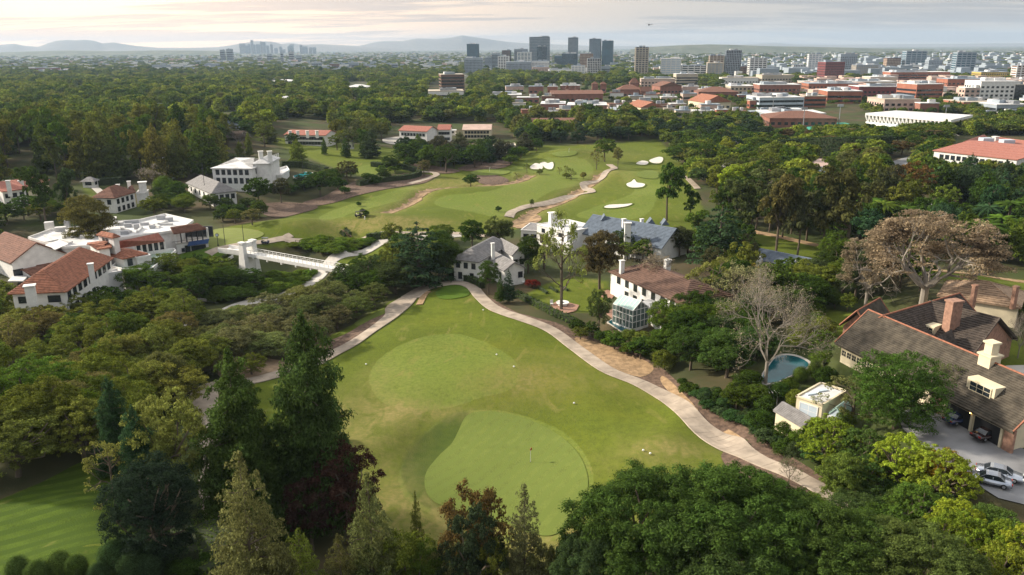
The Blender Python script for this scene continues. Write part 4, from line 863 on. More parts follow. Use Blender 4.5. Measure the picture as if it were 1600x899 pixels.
for s_ in (1, -1):
    c = m1+nn*1.9*s_; mb = MB(); an = math.atan2(d.y, d.x)
    def ring(w_, l_, z): return [(c.x+d.x*x*l_/2+nn.x*y*w_/2, c.y+d.y*x*l_/2+nn.y*y*w_/2, z) for x, y in ((-1, -1), (1, -1), (1, 1), (-1, 1))]
    zs = [(-6, 2.1, 3.9), (-1.0, 1.6, 2.8), (2.6, 1.3, 2.2), (6.2, 1.1, 1.7), (6.2, 1.5, 2.1), (6.7, 1.5, 2.1)]; vs = []; [vs.extend(ring(b2, c2, z)) for z, b2, c2 in zs]
    mb.add(vs, [(0, 3, 2, 1), tuple(4*(len(zs)-1)+i for i in range(4))]+[(4*k+i, 4*k+(i+1) % 4, 4*k+4+(i+1) % 4, 4*k+4+i) for k in range(len(zs)-1) for i in range(4)]); bridge_part('tower_leg', mb, W_)
mb = MB(); mb.box((m1.x, m1.y, 5.7), (1.5, 2.6, 1.3), an); bridge_part('portal_beam', mb, W_); mb = MB(); mb.box((m1.x, m1.y, -.6), (2.4, 2.2, 6), an); bridge_part('tower_base', mb, W_)
# -- grey roofed white house
B = Bld('white_house', 'white two storey house with a grey shingle roof at the cart path bend', 'house', 770, 425)
I = B.block((748, 410), (721, 397), (800, 381), 5.6, 'hip', 2.6, 'R', rm=M['greyshingle'], base=-3, courses=10); B.wins(I, 'L', 3, 4.2, .9, 1.3, D_); B.wins(I, 'L', 2, 1.4, .9, 1.6, D_)
I = B.block((787, 424), (752, 404), (816, 416), 4.2, 'gable', 2.0, 'L', rm=M['greyshingle'], base=-3, courses=9); B.wins(I, 'R', 1, 2.6, 1.0, 1.3, D_, m0=.45, m1=1.1); B.wins(I, 'L', 3, 2.4, .9, 1.2, D_)
I = B.block((800, 400), (772, 384), (815, 393), 5.4, 'gable', 2.0, 'L', rm=M['greyshingle'], base=-3, courses=9); B.wins(I, 'R', 2, 3.4, .9, 1.3, D_)
B.chimney(770, 381, 5, 9.2, .8)
# -- modern white house and blue roofed house
B = Bld('modern_house', 'modern white flat roofed house with a dark capped chimney beside the blue slate roof', 'house', 860, 372)
I = B.block((886, 364), (839, 352), (912, 350), 6.0, 'flat', wall=W_, rm=M['offwhite'], base=-3, parapet=.3); B.wins(I, 'L', 4, 2.0, 1.8, 2.2, D_, mull=2); B.wins(I, 'L', 3, 4.8, 1.2, 1.0, D_)
I = B.block((842, 362), (821, 355), (856, 351), 4.0, 'flat', wall=W_, rm=M['greyshingle'], base=-3, parapet=.25); B.wins(I, 'L', 2, 1.8, 1.5, 2.2, D_)
B.chimney(864, 333, 5, 10.0, 2.2, cap=D_); B.polyroof([(860,378),(890,384),(905,372),(880,367)], 3.2, .25, M['offwhite'], 'porch_roof', -2, W_)
B = Bld('slate_roof_house', 'long white house under a blue grey slate roof with a tall white chimney', 'house', 1000, 392)
I = B.block((1034, 389), (903, 364), (1062, 372), 4.6, 'gable', 4.6, 'L', rm=M['slate'], base=-3, courses=16); B.wins(I, 'L', 7, 2.4, 1.6, 1.8, D_, mull=2)
B.chimney(981, 349, 0, 10.5, 1.7, cap=D_, rz=0); B.chimney(975, 343, 7, 9.8, 1.0, cap=D_); B.chimney(1003, 343, 7, 9.6, .9, cap=D_)
I = B.block((1000, 388), (981, 384), (1016, 378), 3.2, 'gable', 3.2, 'R', rm=M['slate'], base=-3, courses=8); B.wins(I, 'L', 1, 4.0, 1.2, 1.6, D_, m0=.2, m1=.8)
for x in (945, 1018, 1040): 
    p = B.P(x, 343+(x-920)*.08, 8.2); mb = MB(); mb.add([(p.x-1.2, p.y, p.z), (p.x+1.2, p.y, p.z), (p.x, p.y, p.z+1.7), (p.x-1.2, p.y+3, p.z), (p.x+1.2, p.y+3, p.z), (p.x, p.y+3, p.z+1.7)], [(0, 1, 2), (5, 4, 3), (0, 2, 5, 3), (1, 4, 5, 2), (0, 3, 4, 1)]); B.part('roof_gablet', mb, M['slate'])
# -- brown roofed house with glasshouse
B = Bld('brown_roof_house', 'white two storey house with a broad brown shingle roof and black shutters behind the glasshouse', 'house', 1010, 470)
I = B.block((1066, 476), (950, 424), (1102, 444), 5.6, 'hip', 2.7, 'L', rm=M['brownshingle'], base=-3, courses=12, hipk=.45)
B.wins(I, 'L', 7, 4.3, 1.1, 1.4, D_, mull=1); B.wins(I, 'L', 6, 1.4, 1.2, 1.9, D_, mull=1, m1=.8); B.wins(I, 'R', 3, 4.2, 1.1, 1.4, D_); B.wins(I, 'R', 3, 1.4, 1.1, 1.6, D_)
B.chimney(1043, 407, 5, 9.5, 1.3); B.chimney(972, 408, 4, 9.0, 1.0)
B.polyroof([(988,478),(1006,484),(1040,470),(1020,464)], 3.2, .25, M['offwhite'], 'flat_roof', -1, W_); I = B.block((1031, 507), (1007, 484), (1068, 494), 2.4, 'gable', 1.3, 'R', rm=M['brownshingle'], base=-3, courses=7)
B.block((992, 452), (982, 451) if 0 else (979, 447), (999, 449), 3.3, 'hip', .9, 'L', rm=D_, base=-1, courses=3)
G0 = gnd(975, 500); GH = Bld('glasshouse', 'white framed gabled glasshouse beside the dark narrow pool', 'greenhouse', 975, 500)
n_ = GH.P(989, 486, 4.6); l_ = GH.P(958, 475, 4.6); u = l_-n_; u.z = 0; lu = u.length; uh = u.normalized(); vh = Vector((-uh.y, uh.x, 0)); vh = vh if vh.y > 0 else -vh; lv = 4.6
def gq(a, b_, z): p = n_+uh*a+vh*b_; return Vector((p.x, p.y, GH.g+z))
mb = MB(); mb.prism([gq(0, 0, 0)[:2], gq(lu, 0, 0)[:2], gq(lu, lv, 0)[:2], gq(0, lv, 0)[:2]], GH.g-1, GH.g+.6); GH.part('plinth', mb, W_)
for k in range(7):
    for b0 in (0, lv):
        mb = MB(); mb.tube(gq(lu*k/6, b0, 0), gq(lu*k/6, b0, 4.6), .09, .09, 4); GH.part('post', mb, W_)
    mb = MB(); mb.tube(gq(lu*k/6, 0, 4.6), gq(lu*k/6, lv/2, 6.3), .07, .07, 4); mb.tube(gq(lu*k/6, lv, 4.6), gq(lu*k/6, lv/2, 6.3), .07, .07, 4); GH.part('rafter', mb, W_)
for z, b0 in ((2.0, 0), (3.4, 0), (4.6, 0), (2, lv), (4.6, lv), (6.3, lv/2)):
    mb = MB(); mb.tube(gq(0, b0, z), gq(lu, b0, z), .08, .08, 4); GH.part('rail', mb, W_)
for e in (0, lu):
    for k in range(5):
        zt = 4.6+1.7*(1-abs(k/2-1)); mb = MB(); mb.tube(gq(e, lv*k/4, 0), gq(e, lv*k/4, zt), .08, .08, 4); GH.part('post', mb, W_)
    for z in (2., 3.4, 4.6): mb = MB(); mb.tube(gq(e, 0, z), gq(e, lv, z), .07, .07, 4); GH.part('rail', mb, W_)
mb = MB(); mb.slab([gq(0, 0, 4.62), gq(lu, 0, 4.62), gq(lu, lv/2, 6.32), gq(0, lv/2, 6.32)], .04); mb.slab([gq(0, lv, 4.62), gq(lu, lv, 4.62), gq(lu, lv/2, 6.32), gq(0, lv/2, 6.32)], .04); GH.part('glass_roof', mb, M['greenglass'])
for f_ in range(6):
    a0, a1 = lu*f_/6+.1, lu*(f_+1)/6-.1; mb = MB(); mb.add([gq(a0, .02, .6), gq(a1, .02, .6), gq(a1, .02, 4.5), gq(a0, .02, 4.5), gq(a0, .05, .6), gq(a1, .05, .6), gq(a1, .05, 4.5), gq(a0, .05, 4.5)], [(0, 1, 2, 3), (7, 6, 5, 4), (0, 3, 7, 4), (1, 5, 6, 2)]); GH.part('pane', mb, M['ghglass'])
mb = MB(); mb.add([gq(.03, .1, .6), gq(.03, lv-.1, .6), gq(.03, lv-.1, 4.5), gq(.03, lv/2, 6.1), gq(.03, .1, 4.5)], [(0, 1, 2, 3, 4)]); GH.part('pane', mb, M['ghglass'])
def patio(name, px, m, lift=.16): return sheet(name, px, m, lift, k=1, step=3)
patio('patio', [(937,458),(950,454),(962,460),(956,468),(940,466)], M['brick']); patio('patio', [(860,478),(873,470),(905,478),(900,487),(884,491),(866,484)], M['brick']); patio('terrace', [(945,490),(958,484),(990,500),(995,515),(980,518)], M['brick'])
def pool(label, px, lift=.3, m='water'):
    P_ = [gnd(x, y) for x, y in px]; z = sorted(p.z for p in P_)[len(P_)//2]+lift; c = sum(P_, Vector())/len(P_); o = thing('swimming_pool', label, 'pool', (c.x, c.y, z)); pts = [pz(x, y, z) for x, y in px]; c = sum(pts, Vector())/len(pts)
    mb = MB(); mb.prism([tuple((c+(p-c)*1.12)[:2]) for p in pts], z-1.2, z-.05); mb.build('coping', M['concrete'], o); mb = MB(); mb.prism([tuple(p[:2]) for p in pts], z-.8, z-.044+.02); mb.build('water_surface', M[m], o)
pool('dark narrow swimming pool in front of the white glasshouse', [(950,503),(957,499),(980,514),(974,519)], .3, 'deepwater')
pool('blue free form swimming pool behind the white barked bare tree', smooth([(1190,592),(1200,574),(1215,557),(1240,556),(1262,566),(1258,576),(1232,588),(1215,596),(1198,598)], True, 3), .3, 'deepwater')
pool('turquoise pool right of the big white mansion', [(458,272),(468,268),(488,270),(490,275),(470,277),(460,277)]); pool('small turquoise pool in front of the grey roofed house on the left', [(341,306),(352,302),(368,302),(366,306),(350,310),(342,309)])
# -- fire table and garden furniture
g = gnd(879, 478); o = thing('fire_table', 'round white stone table on the brick patio under the tall thin tree', 'table', g); mb = MB(); mb.lathe((g.x, g.y, g.z+.1), [(1.1, 0), (1.1, .55), (1.5, .6), (1.5, .8), (.6, .8), (.5, .7)], 16); mb.build('table_top', W_, o); mb = MB(); mb.lathe((g.x, g.y, g.z+.7), [(.5, 0), (.5, .12)], 10); mb.build('fire_bowl', D_, o)
for i, (x, y, lab) in enumerate([(862, 478, 'white garden chair left of the round stone table'), (818, 444, 'white garden chair by the red shrub at the hedge end')]):
    g = gnd(x, y); o = thing('garden_chair', lab, 'chair', (g.x, g.y, g.z+.1), group='white garden chairs'); z = g.z+.1
    mb = MB(); mb.box((g.x, g.y, z+.45), (.7, .7, .1)); mb.build('seat', W_, o); mb = MB(); mb.box((g.x, g.y+.32, z+.85), (.7, .08, .8)); mb.build('backrest', W_, o)
    for sx in (-1, 1):
        for sy in (-1, 1): mb = MB(); mb.box((g.x+.3*sx, g.y+.3*sy, z+.2), (.07, .07, .42)); mb.build('leg', W_, o)
# -- dark roofed timber and brick house at the right
B = Bld('shake_roof_house', 'large house with dark wood shake roofs edged in terracotta and a two bay garage', 'house', 1500, 650)
gy = gnd(1540, 690).z; B.g = max(gnd(1500, 690).z, gy)
I = B.block((1583, 676), (1304, 536), (1660, 640), 3.3, 'gable', 5.0, 'L', wall=M['cream'], rm=M['mossshingle'], base=-4, courses=22, over=.8, caps=M['ridge'])
TI = I
q, lu, lv, uh, vh = I['q'], I['lu'], I['lv'], I['uh'], I['vh']; aL = math.atan2(uh.y, uh.x)
# garage openings: solid panels coloured dark for the shade inside, behind posts, doors up
t0 = .8
for k in range(2):
    mb = MB(); c = q(2.2+k*4.6+2.1, .8, -1.9); mb.box((c.x, c.y-.02, c.z), (3.9, .1, 2.7), aL); B.part('garage_shade_panel', mb, D_)
for k in range(3):
    c = q(2.0+k*4.6, .72, -1.7); mb = MB(); mb.box((c.x, c.y, c.z), (.35, .35, 3.2), aL); B.part('garage_post', mb, M['cream'])
c = q(6.8, .70, -.35); mb = MB(); mb.box((c.x, c.y, c.z), (9.8, .3, .4), aL); B.part('garage_lintel', mb, M['cream'])
for k in (.9, 12.6): c = q(k, .72, -1.7); mb = MB(); mb.box((c.x, c.y, c.z), (1.4, .4, 3.3), aL); B.part('brick_pier', mb, M['brick'])
lampm = bpy.data.materials.new('lamp_glow'); lampm.use_nodes = True; lampm.node_tree.nodes['Principled BSDF'].inputs['Emission Color'].default_value = (1, .6, .2, 1); lampm.node_tree.nodes['Principled BSDF'].inputs['Emission Strength'].default_value = 6
c = q(6.8, .45, -.25); mb = MB(); mb.lathe((c.x, c.y, c.z-.3), [(.08, 0), (.13, .12), (.05, .3)], 8); B.part('wall_lamp', mb, lampm)
# wide dormer over the garage
def dormer(B, q, uh, vh, a, b_, z0, wd, ht, dp, rm, wm, mull=2, drop=.5):
    A = q(a, b_, z0); mb = MB()
    def pt(x, y, z): p = A+uh*x+vh*y; return Vector((p.x, p.y, A.z+z))
    mb.add([pt(0, 0, -1), pt(wd, 0, -1), pt(wd, dp, -1), pt(0, dp, -1), pt(0, 0, ht), pt(wd, 0, ht), pt(wd, dp, ht), pt(0, dp, ht)], [(0, 1, 5, 4), (1, 2, 6, 5), (3, 0, 4, 7), (4, 5, 6, 7), (0, 3, 2, 1), (2, 3, 7, 6)])
    o = B.part('dormer', mb, wm); mb = MB(); mb.slab([pt(-.4, -.4, ht+.02), pt(wd+.4, -.4, ht+.02), pt(wd+.4, dp+1.2, ht+1.1), pt(-.4, dp+1.2, ht+1.1)], .2); B.part('dormer_roof', mb, rm, o)
    c = pt(wd/2, -.06, ht/2); B.win(c, math.atan2(uh.y, uh.x), wd*.72, ht*.62, wm, M['glass'], mull=mull)
dormer(B, q, uh, vh, 5.2, 2.2, 1.5, 4.4, 1.9, 2.6, M['mossshingle'], M['cream'], 2)
for k in range(9): B.win(q(lu-1.6-k*1.15, .78, -1.35), aL, .9, .9, M['cream'], M['glass'], mull=1)
# cream chimney, brick chimney
p = q(lu*.30, lv*.5, 5.0); mb = MB(); mb.box((p.x, p.y, p.z+.1), (1.9, 1.9, 1.6), aL); mb.box((p.x, p.y, p.z+1.0), (2.3, 2.3, .25), aL); mb.box((p.x, p.y, p.z+1.9), (1.2, 1.2, 1.6), aL); mb.box((p.x, p.y, p.z+2.75), (1.6, 1.6, .25), aL); B.part('chimney', mb, M['cream'])
J = B.block((1478, 549), (1362, 517), (1556, 520), 4.2, 'gable', 6.2, 'R', wall=M['brick'], rm=M['darkshingle'], base=-4, courses=22, over=.7, caps=M['ridge']) if 0 else None
J = B.block((1433, 562), (1343, 516), (1552, 520), 3.2, 'gable', 5.2, 'R', wall=M['brick'], rm=M['darkshingle'], base=-4, courses=22, over=.6, caps=M['ridge'])
K_ = B.block((1514, 565), (1428, 524), (1590, 531), 3.2, 'gable', 5.3, 'L', wall=M['brick'], rm=M['darkshingle'], base=-4, courses=20, over=.6, caps=M['darkshingle'])
J2 = B.block((1462, 575), (1432, 560), (1500, 553), 3.2, 'gable', 3.6, 'R', wall=M['brick'], rm=M['darkshingle'], base=-4, courses=12, over=.5)
B.block((1360, 520), (1318, 505), (1395, 498), 3.4, 'gable', 3.2, 'R', wall=M['brick'], rm=M['mossshingle'], base=-4, courses=12, over=.5, caps=M['ridge'])
dormer(B, K_['q'], K_['uh'], K_['vh'], K_['lu']*.62, K_['lv']*.14, 1.6, 1.8, 1.5, 2.4, M['darkshingle'], M['cream'], 1)
B.wins(K_, 'R', 2, 2.8, 1.2, 1.4, M['cream'], m0=.2, m1=.8)
p = J['q'](J['lu']*.12, J['lv']*.5, 5.5)
p = B.P(1487, 500, 7.5); mb = MB(); mb.box((p.x, p.y, B.g+7.6), (2.0, 1.5, 6), .3); mb.box((p.x, p.y, B.g+10.7), (2.3, 1.8, .3), .3); o = B.part('chimney', mb, M['brick'])
for k in (-.5, 0, .5): mb = MB(); mb.lathe((p.x+k, p.y, B.g+10.8), [(.2, 0), (.16, .7)], 8); B.part('chimney_pot', mb, M['brick'], o)
# drive, steps, cars
sheet('driveway', [(1400,655),(1425,640),(1480,640),(1500,655),(1560,680),(1592,700),(1640,730),(1640,790),(1560,780),(1520,750),(1480,725),(1430,690)], M['asphalt'], .15, k=2)
sheet('forecourt', [(1555,578),(1600,572),(1660,590),(1660,610),(1610,610),(1570,598)], M['concrete'], .15, k=2)
def car(label, px, py, rz, paint, L_=4.9, dz=.18, group=None):
    g = gnd(px, py, dz+.05); o = thing('car', label, 'car', g, rz, group); W2 = .9
    prof = [(-.5, .30), (-.5, .62), (-.485, .78), (-.43, .86), (-.30, .92), (.16, .93), (.30, .90), (.46, .74), (.5, .60), (.5, .30)]
    def ext(pr, w0, wtop, zc): 
        vs = []
        for sg in (-1, 1):
            for x, z in pr: t = max(0, (z-zc)/.7); vs.append((x*L_, sg*(w0-(w0-wtop)*t), z))
        n = len(pr); return vs, [tuple(range(n)), tuple(range(n, 2*n))[::-1]]+[(i, (i+1) % n+0, (i+1) % n+n, i+n) for i in range(n)]
    mb = MB(); mb.add(*ext(prof, W2, W2*.93, .3)); me = mb.mesh('body', paint)
    bm = bmesh.new(); bm.from_mesh(me); bmesh.ops.recalc_face_normals(bm, faces=bm.faces); bmesh.ops.bevel(bm, geom=[e for e in bm.edges if e.calc_face_angle(0) > .5], offset=.06, segments=2, affect='EDGES'); bm.to_mesh(me); bm.free(); me.polygons.foreach_set('use_smooth', [True]*len(me.polygons)); link('body', me, o)
    cab = [(-.33, .90), (-.20, 1.34), (-.14, 1.40), (.06, 1.40), (.12, 1.36), (.27, .90)]
    mb = MB(); mb.add(*ext(cab, W2*.90, W2*.70, .9)); me = mb.mesh('glasshouse', M['glass']); bm = bmesh.new(); bm.from_mesh(me); bmesh.ops.recalc_face_normals(bm, faces=bm.faces); bm.to_mesh(me); bm.free(); link('window', me, o)
    rf = [(-.21, 1.345), (-.145, 1.415), (.06, 1.415), (.125, 1.365), (.06, 1.38), (-.14, 1.38)]; mb = MB(); mb.add(*ext(rf, W2*.90, W2*.69, .9)); me = mb.mesh('roof', paint); bm = bmesh.new(); bm.from_mesh(me); bmesh.ops.recalc_face_normals(bm, faces=bm.faces); bm.to_mesh(me); bm.free(); link('roof', me, o)
    for x0, x1 in ((-.205, -.33), (.125, .27), (-.04, -.045)):
        for sg in (-1, 1): mb = MB(); mb.tube((x0*L_, sg*W2*.71, 1.38), (x1*L_, sg*W2*.90, .9), .045, .045, 4); link('pillar', mb.mesh('pillar', paint), o)
    for x in (-.31, .31):
        for sg in (-1, 1):
            mb = MB(); mb.tube((x*L_, sg*(W2-.2), .32), (x*L_, sg*(W2+.02), .32), .32, .32, 16); t_ = link('wheel', mb.mesh('tyre', M['rubber']), o); mb = MB(); mb.tube((x*L_, sg*(W2), .32), (x*L_, sg*(W2+.035), .32), .19, .17, 10); link('rim', mb.mesh('rim', M['steel']), t_)
    for sg in (-1, 1):
        mb = MB(); mb.box((L_*.492, sg*.66, .66), (.08, .36, .15)); link('headlight', mb.mesh('headlight', M['lampw']), o); mb = MB(); mb.box((-L_*.495, sg*.66, .70), (.07, .36, .15)); link('tail_light', mb.mesh('tail_light', M['lampred']), o)
        mb = MB(); mb.box((L_*.16, sg*(W2+.05), .98), (.16, .16, .12)); link('mirror', mb.mesh('mirror', paint), o)
    mb = MB(); mb.box((L_*.497, 0, .45), (.05, .8, .12)); link('number_plate', mb.mesh('number_plate', W_), o); mb = MB(); mb.box((L_*.496, 0, .64), (.05, .7, .14)); link('grille', mb.mesh('grille', D_), o)
    return o
car('silver grey saloon car parked broadside on the drive', 1560, 748, R(-32), M['silver'], 5.0)
car('silver car seen in part behind the larger silver saloon, nose to the left', 1546, 758, R(150), M['silver'], 4.4)
pA = q(2.2+4.6+2.0, .1, 0); pB = q(2.2+2.0, .1, 0)
for p, lab, pm in ((pA, 'dark blue car in the left bay of the garage', 'bluepaint'), (pB, 'black and red car in the right bay of the garage', 'redpaint')):
    o = car(lab, 1500, 690, aL-R(90), M[pm], 4.5); o.location = (p.x, p.y, gnd(*proj(p)[:2]).z+.25); o.location.z = Hxy(p.x, p.y)+.25; o.location += vh*1.0
    o.location.z = Hxy(o.location.x, o.location.y)+.28
B = Bld('garden_annex', 'cream flat roofed pool house with a small glass conservatory in front of the pool', 'pool house', 1280, 640)
I = B.block((1285, 634), (1246, 620), (1322, 612), 3.4, 'flat', wall=M['cream'], rm=M['offwhite'], base=-3, parapet=.25); B.wins(I, 'L', 1, 1.9, 2.6, 1.8, M['white'], M['bluepale'], mull=1, m0=.2, m1=.8)
I2 = B.block((1316, 652), (1297, 644), (1332, 640), 2.6, 'gable', 1.2, 'R', wall=M['bluepale'], rm=M['greenglass'], base=-2, courses=3, over=.1); B.wins(I2, 'L', 2, 1.2, 1.1, 1.9, W_, M['bluepale'], mull=1)
for x, y in ((1268, 616), (1285, 611)): B.boxpart('skylight', x, y, 3.5, (1.7, .6, .15), M['bluepale'], .3)
B = Bld('grey_shed', 'low shed with a long grey shingle roof beside the arbour', 'shed', 1240, 660)
B.block((1254, 668), (1208, 641), (1270, 655), 2.2, 'gable', 1.1, 'L', wall=M['cream'], rm=M['greyshingle'], base=-.8, courses=8, over=.3)
g = gnd(1200, 632); o = thing('garden_arbour', 'small white timber arbour left of the grey shed', 'arbour', g)
for sx in (-1, 1):
    for sy in (-1, 1): mb = MB(); mb.box((g.x+sx*1.1, g.y+sy*.8, g.z+1.1), (.12, .12, 2.6)); mb.build('post', W_, o)
for k in range(6): mb = MB(); mb.box((g.x-1.3+k*.52, g.y, g.z+2.45), (.08, 2.2, .12)); mb.build('slat', W_, o)
# right upper houses
B = Bld('low_slate_house', 'low house with a grey slate roof and white chimney behind the golden tree', 'house', 1225, 420)
I = B.block((1262, 423), (1172, 404), (1275, 410), 3.4, 'gable', 2.0, 'L', rm=M['slate'], base=-3, courses=10); B.chimney(1249, 407, 2, 6.6, 1.3, flue=False); B.wins(I, 'L', 7, 1.8, 1.2, 1.5, D_)
B.block((1185, 405), (1172, 400), (1192, 400), 4.6, 'flat', wall=W_, rm=M['greyshingle'], base=-2)
B = Bld('tan_tile_house', 'house with a wide tan tile roof at the right edge beyond the clipped trees', 'house', 1540, 470)
I = B.block((1596, 482), (1464, 462), (1640, 462), 3.2, 'hip', 2.4, 'L', wall=M['cream'], rm=M['tan'], base=-3, courses=10, caps=M['tan']); B.chimney(1524, 447, 3, 7, .8, M['brick']); B.chimney(1588, 449, 3, 7, .8, M['brick'])
# left houses
B = Bld('gabled_white_house', 'white many gabled house with a dark brown roof behind the clubhouse', 'house', 190, 325)
I = B.block((179, 310), (157, 305), (213, 300), 5.6, 'hip', 3.4, 'R', rm=M['browntile'], base=-4, courses=9); B.wins(I, 'R', 4, 4, 1.2, 1.5, D_); B.wins(I, 'R', 4, 1.2, 1.2, 1.5, D_); B.wins(I, 'L', 2, 4, 1.2, 1.5, D_)
for x, y in ((196, 305), (207, 302)): B.block((x, y), (x-6, y-1.4), (x+12, y-4) if 0 else (x+5, y-3), 5.2, 'gable', 2.4, 'R', rm=M['browntile'], base=-4, courses=5)
B.block((228, 303), (216, 300), (232, 298), 4.4, 'flat', wall=W_, rm=M['greyshingle'], base=-3); B.chimney(222, 285, 3, 8.4, 2.6, flue=False); B.chimney(184, 289, 5, 8.6, 1.2); B.chimney(201, 284, 5, 8.6, 1.2)
B = Bld('grey_shingle_house', 'white house with a faceted grey shingle roof beside the small pool', 'house', 320, 300)
I = B.block((330, 303), (290, 286), (352, 291), 3.8, 'hip', 3.4, 'L', rm=M['greyshingle'], base=-3, courses=10); B.wins(I, 'L', 5, 2, 1.2, 1.6, D_); B.wins(I, 'R', 4, 2, 1.2, 1.6, D_)
B = Bld('terracotta_house', 'cream house under terracotta roofs at the left edge with brick terraces', 'house', 45, 315)
I = B.block((22, 294), (-20, 300), (72, 279), 5.6, 'hip', 3.0, 'R', wall=M['cream'], rm=M['browntile'], base=-4, courses=9) if 0 else B.block((34, 296), (18, 285), (78, 281), 4.4, 'hip', 2.4, 'R', wall=M['cream'], rm=M['redtile'], base=-4, courses=8); B.wins(I, 'R', 4, 2, 1.4, 1.8, D_)
I = B.block((2, 300), (-30, 291), (16, 288), 6.8, 'gable', 2.2, 'R', wall=W_, rm=M['redtile'], base=-4, courses=7); B.wins(I, 'R', 3, 5, 1.2, 1.3, D_); B.wins(I, 'R', 3, 2, 1.2, 1.3, D_)
B.chimney(12, 283, 5, 10.5, 1.3); B.chimney(32, 283, 4, 8.4, 1.6, flue=False); patio('patio', [(25,322),(50,318),(62,314),(60,322),(35,325)], M['brick'])
B = Bld('white_mansion', 'big white mansion with pale roofs and twin tall chimneys left of the turquoise pool', 'house', 400, 268)
I = B.block((394, 264), (352, 256), (434, 250), 6.6, 'hip', 2.6, 'L', rm=M['offwhite'], base=-5, courses=8); B.wins(I, 'L', 6, 5, 1.3, 1.8, D_); B.wins(I, 'L', 6, 1.6, 1.3, 2.0, D_); B.wins(I, 'R', 4, 5, 1.3, 1.8, D_); B.wins(I, 'R', 4, 1.6, 1.3, 2, D_)
B.block((420, 256), (404, 251), (438, 247), 8.0, 'hip', 2.0, 'R', rm=M['offwhite'], base=-4, courses=6)
for x, y in ((407, 237), (421, 237)): B.chimney(x, y, 7, 12.5, 1.7, flue=False)
B.polyroof([(426,268),(448,262),(452,268),(440,276),(428,276)], 1.2, .3, M['offwhite'], 'terrace', -3, W_, .8)
for i in range(5): B.boxpart('column', 424+i*3, 262-i*1.3, 0, (.5, .5, 5.2), W_)
# middle distance, simple houses
def house(name, label, Np, Lp, Rp, h, roof, ridge, axis, wall, rm, nw=0, courses=5, base=-4, nr=0, group=None, winm=None):
    B = Bld(name, label, 'building' if 'building' in name or 'hall' in name else 'house', Np[0], Np[1]+h*FPX/ (pz(Np[0], Np[1], 2)-C0).length*.9, 0, group)
    I = B.block(Np, Lp, Rp, h, roof, ridge, axis, wall=wall, rm=rm, courses=courses, base=base, over=.5)
    if nw:
        for z in ([h*.72, h*.28] if h > 5 else [h*.5]): B.wins(I, 'L', nw, z, 1.5, 1.5, winm or D_, M['glass'], mull=0)
    if nr:
        for z in ([h*.72, h*.28] if h > 5 else [h*.5]): B.wins(I, 'R', nr, z, 1.5, 1.5, winm or D_, M['glass'], mull=0)
    return B, I
B, I = house('row_house', 'long white two storey row with a red tile roof beyond the fairway, several chimneys', (509, 212), (443, 211), (512, 207), 6.5, 'gable', 2.2, 'L', W_, M['redtile'], 12)
for x in (453, 465, 480, 495): B.chimney(x, 205, 6, 10, 1.6, flue=False)
B, I = house('tile_roof_building', 'white building with a red tile roof left of the tall pines beyond the fairway', (667, 206), (622, 204), (670, 202), 8, 'gable', 2.6, 'L', W_, M['redtile'], 8)
B, I = house('tile_roof_building', 'short white wing with a red tile roof just right of the tall pines', (704, 203), (684, 202), (707, 199), 8, 'gable', 2.6, 'L', W_, M['redtile'], 4)
B, I = house('long_pink_roof_building', 'long low building with a pale pink roof and skylights beyond the fairway', (768, 203), (722, 203), (770, 197), 6, 'gable', 2.4, 'L', M['cream'], M['pinkstone'], 8)
B = Bld('arched_pergola_building', 'long low white arcaded terrace building above the dark shrubs', 'building', 770, 240); B.polyroof([(732,232),(760,229),(804,224),(806,228),(762,235),(733,237)], 3.6, .4, M['offwhite'], 'flat_roof', -4, M['cream'], .3)
SMALLH = []
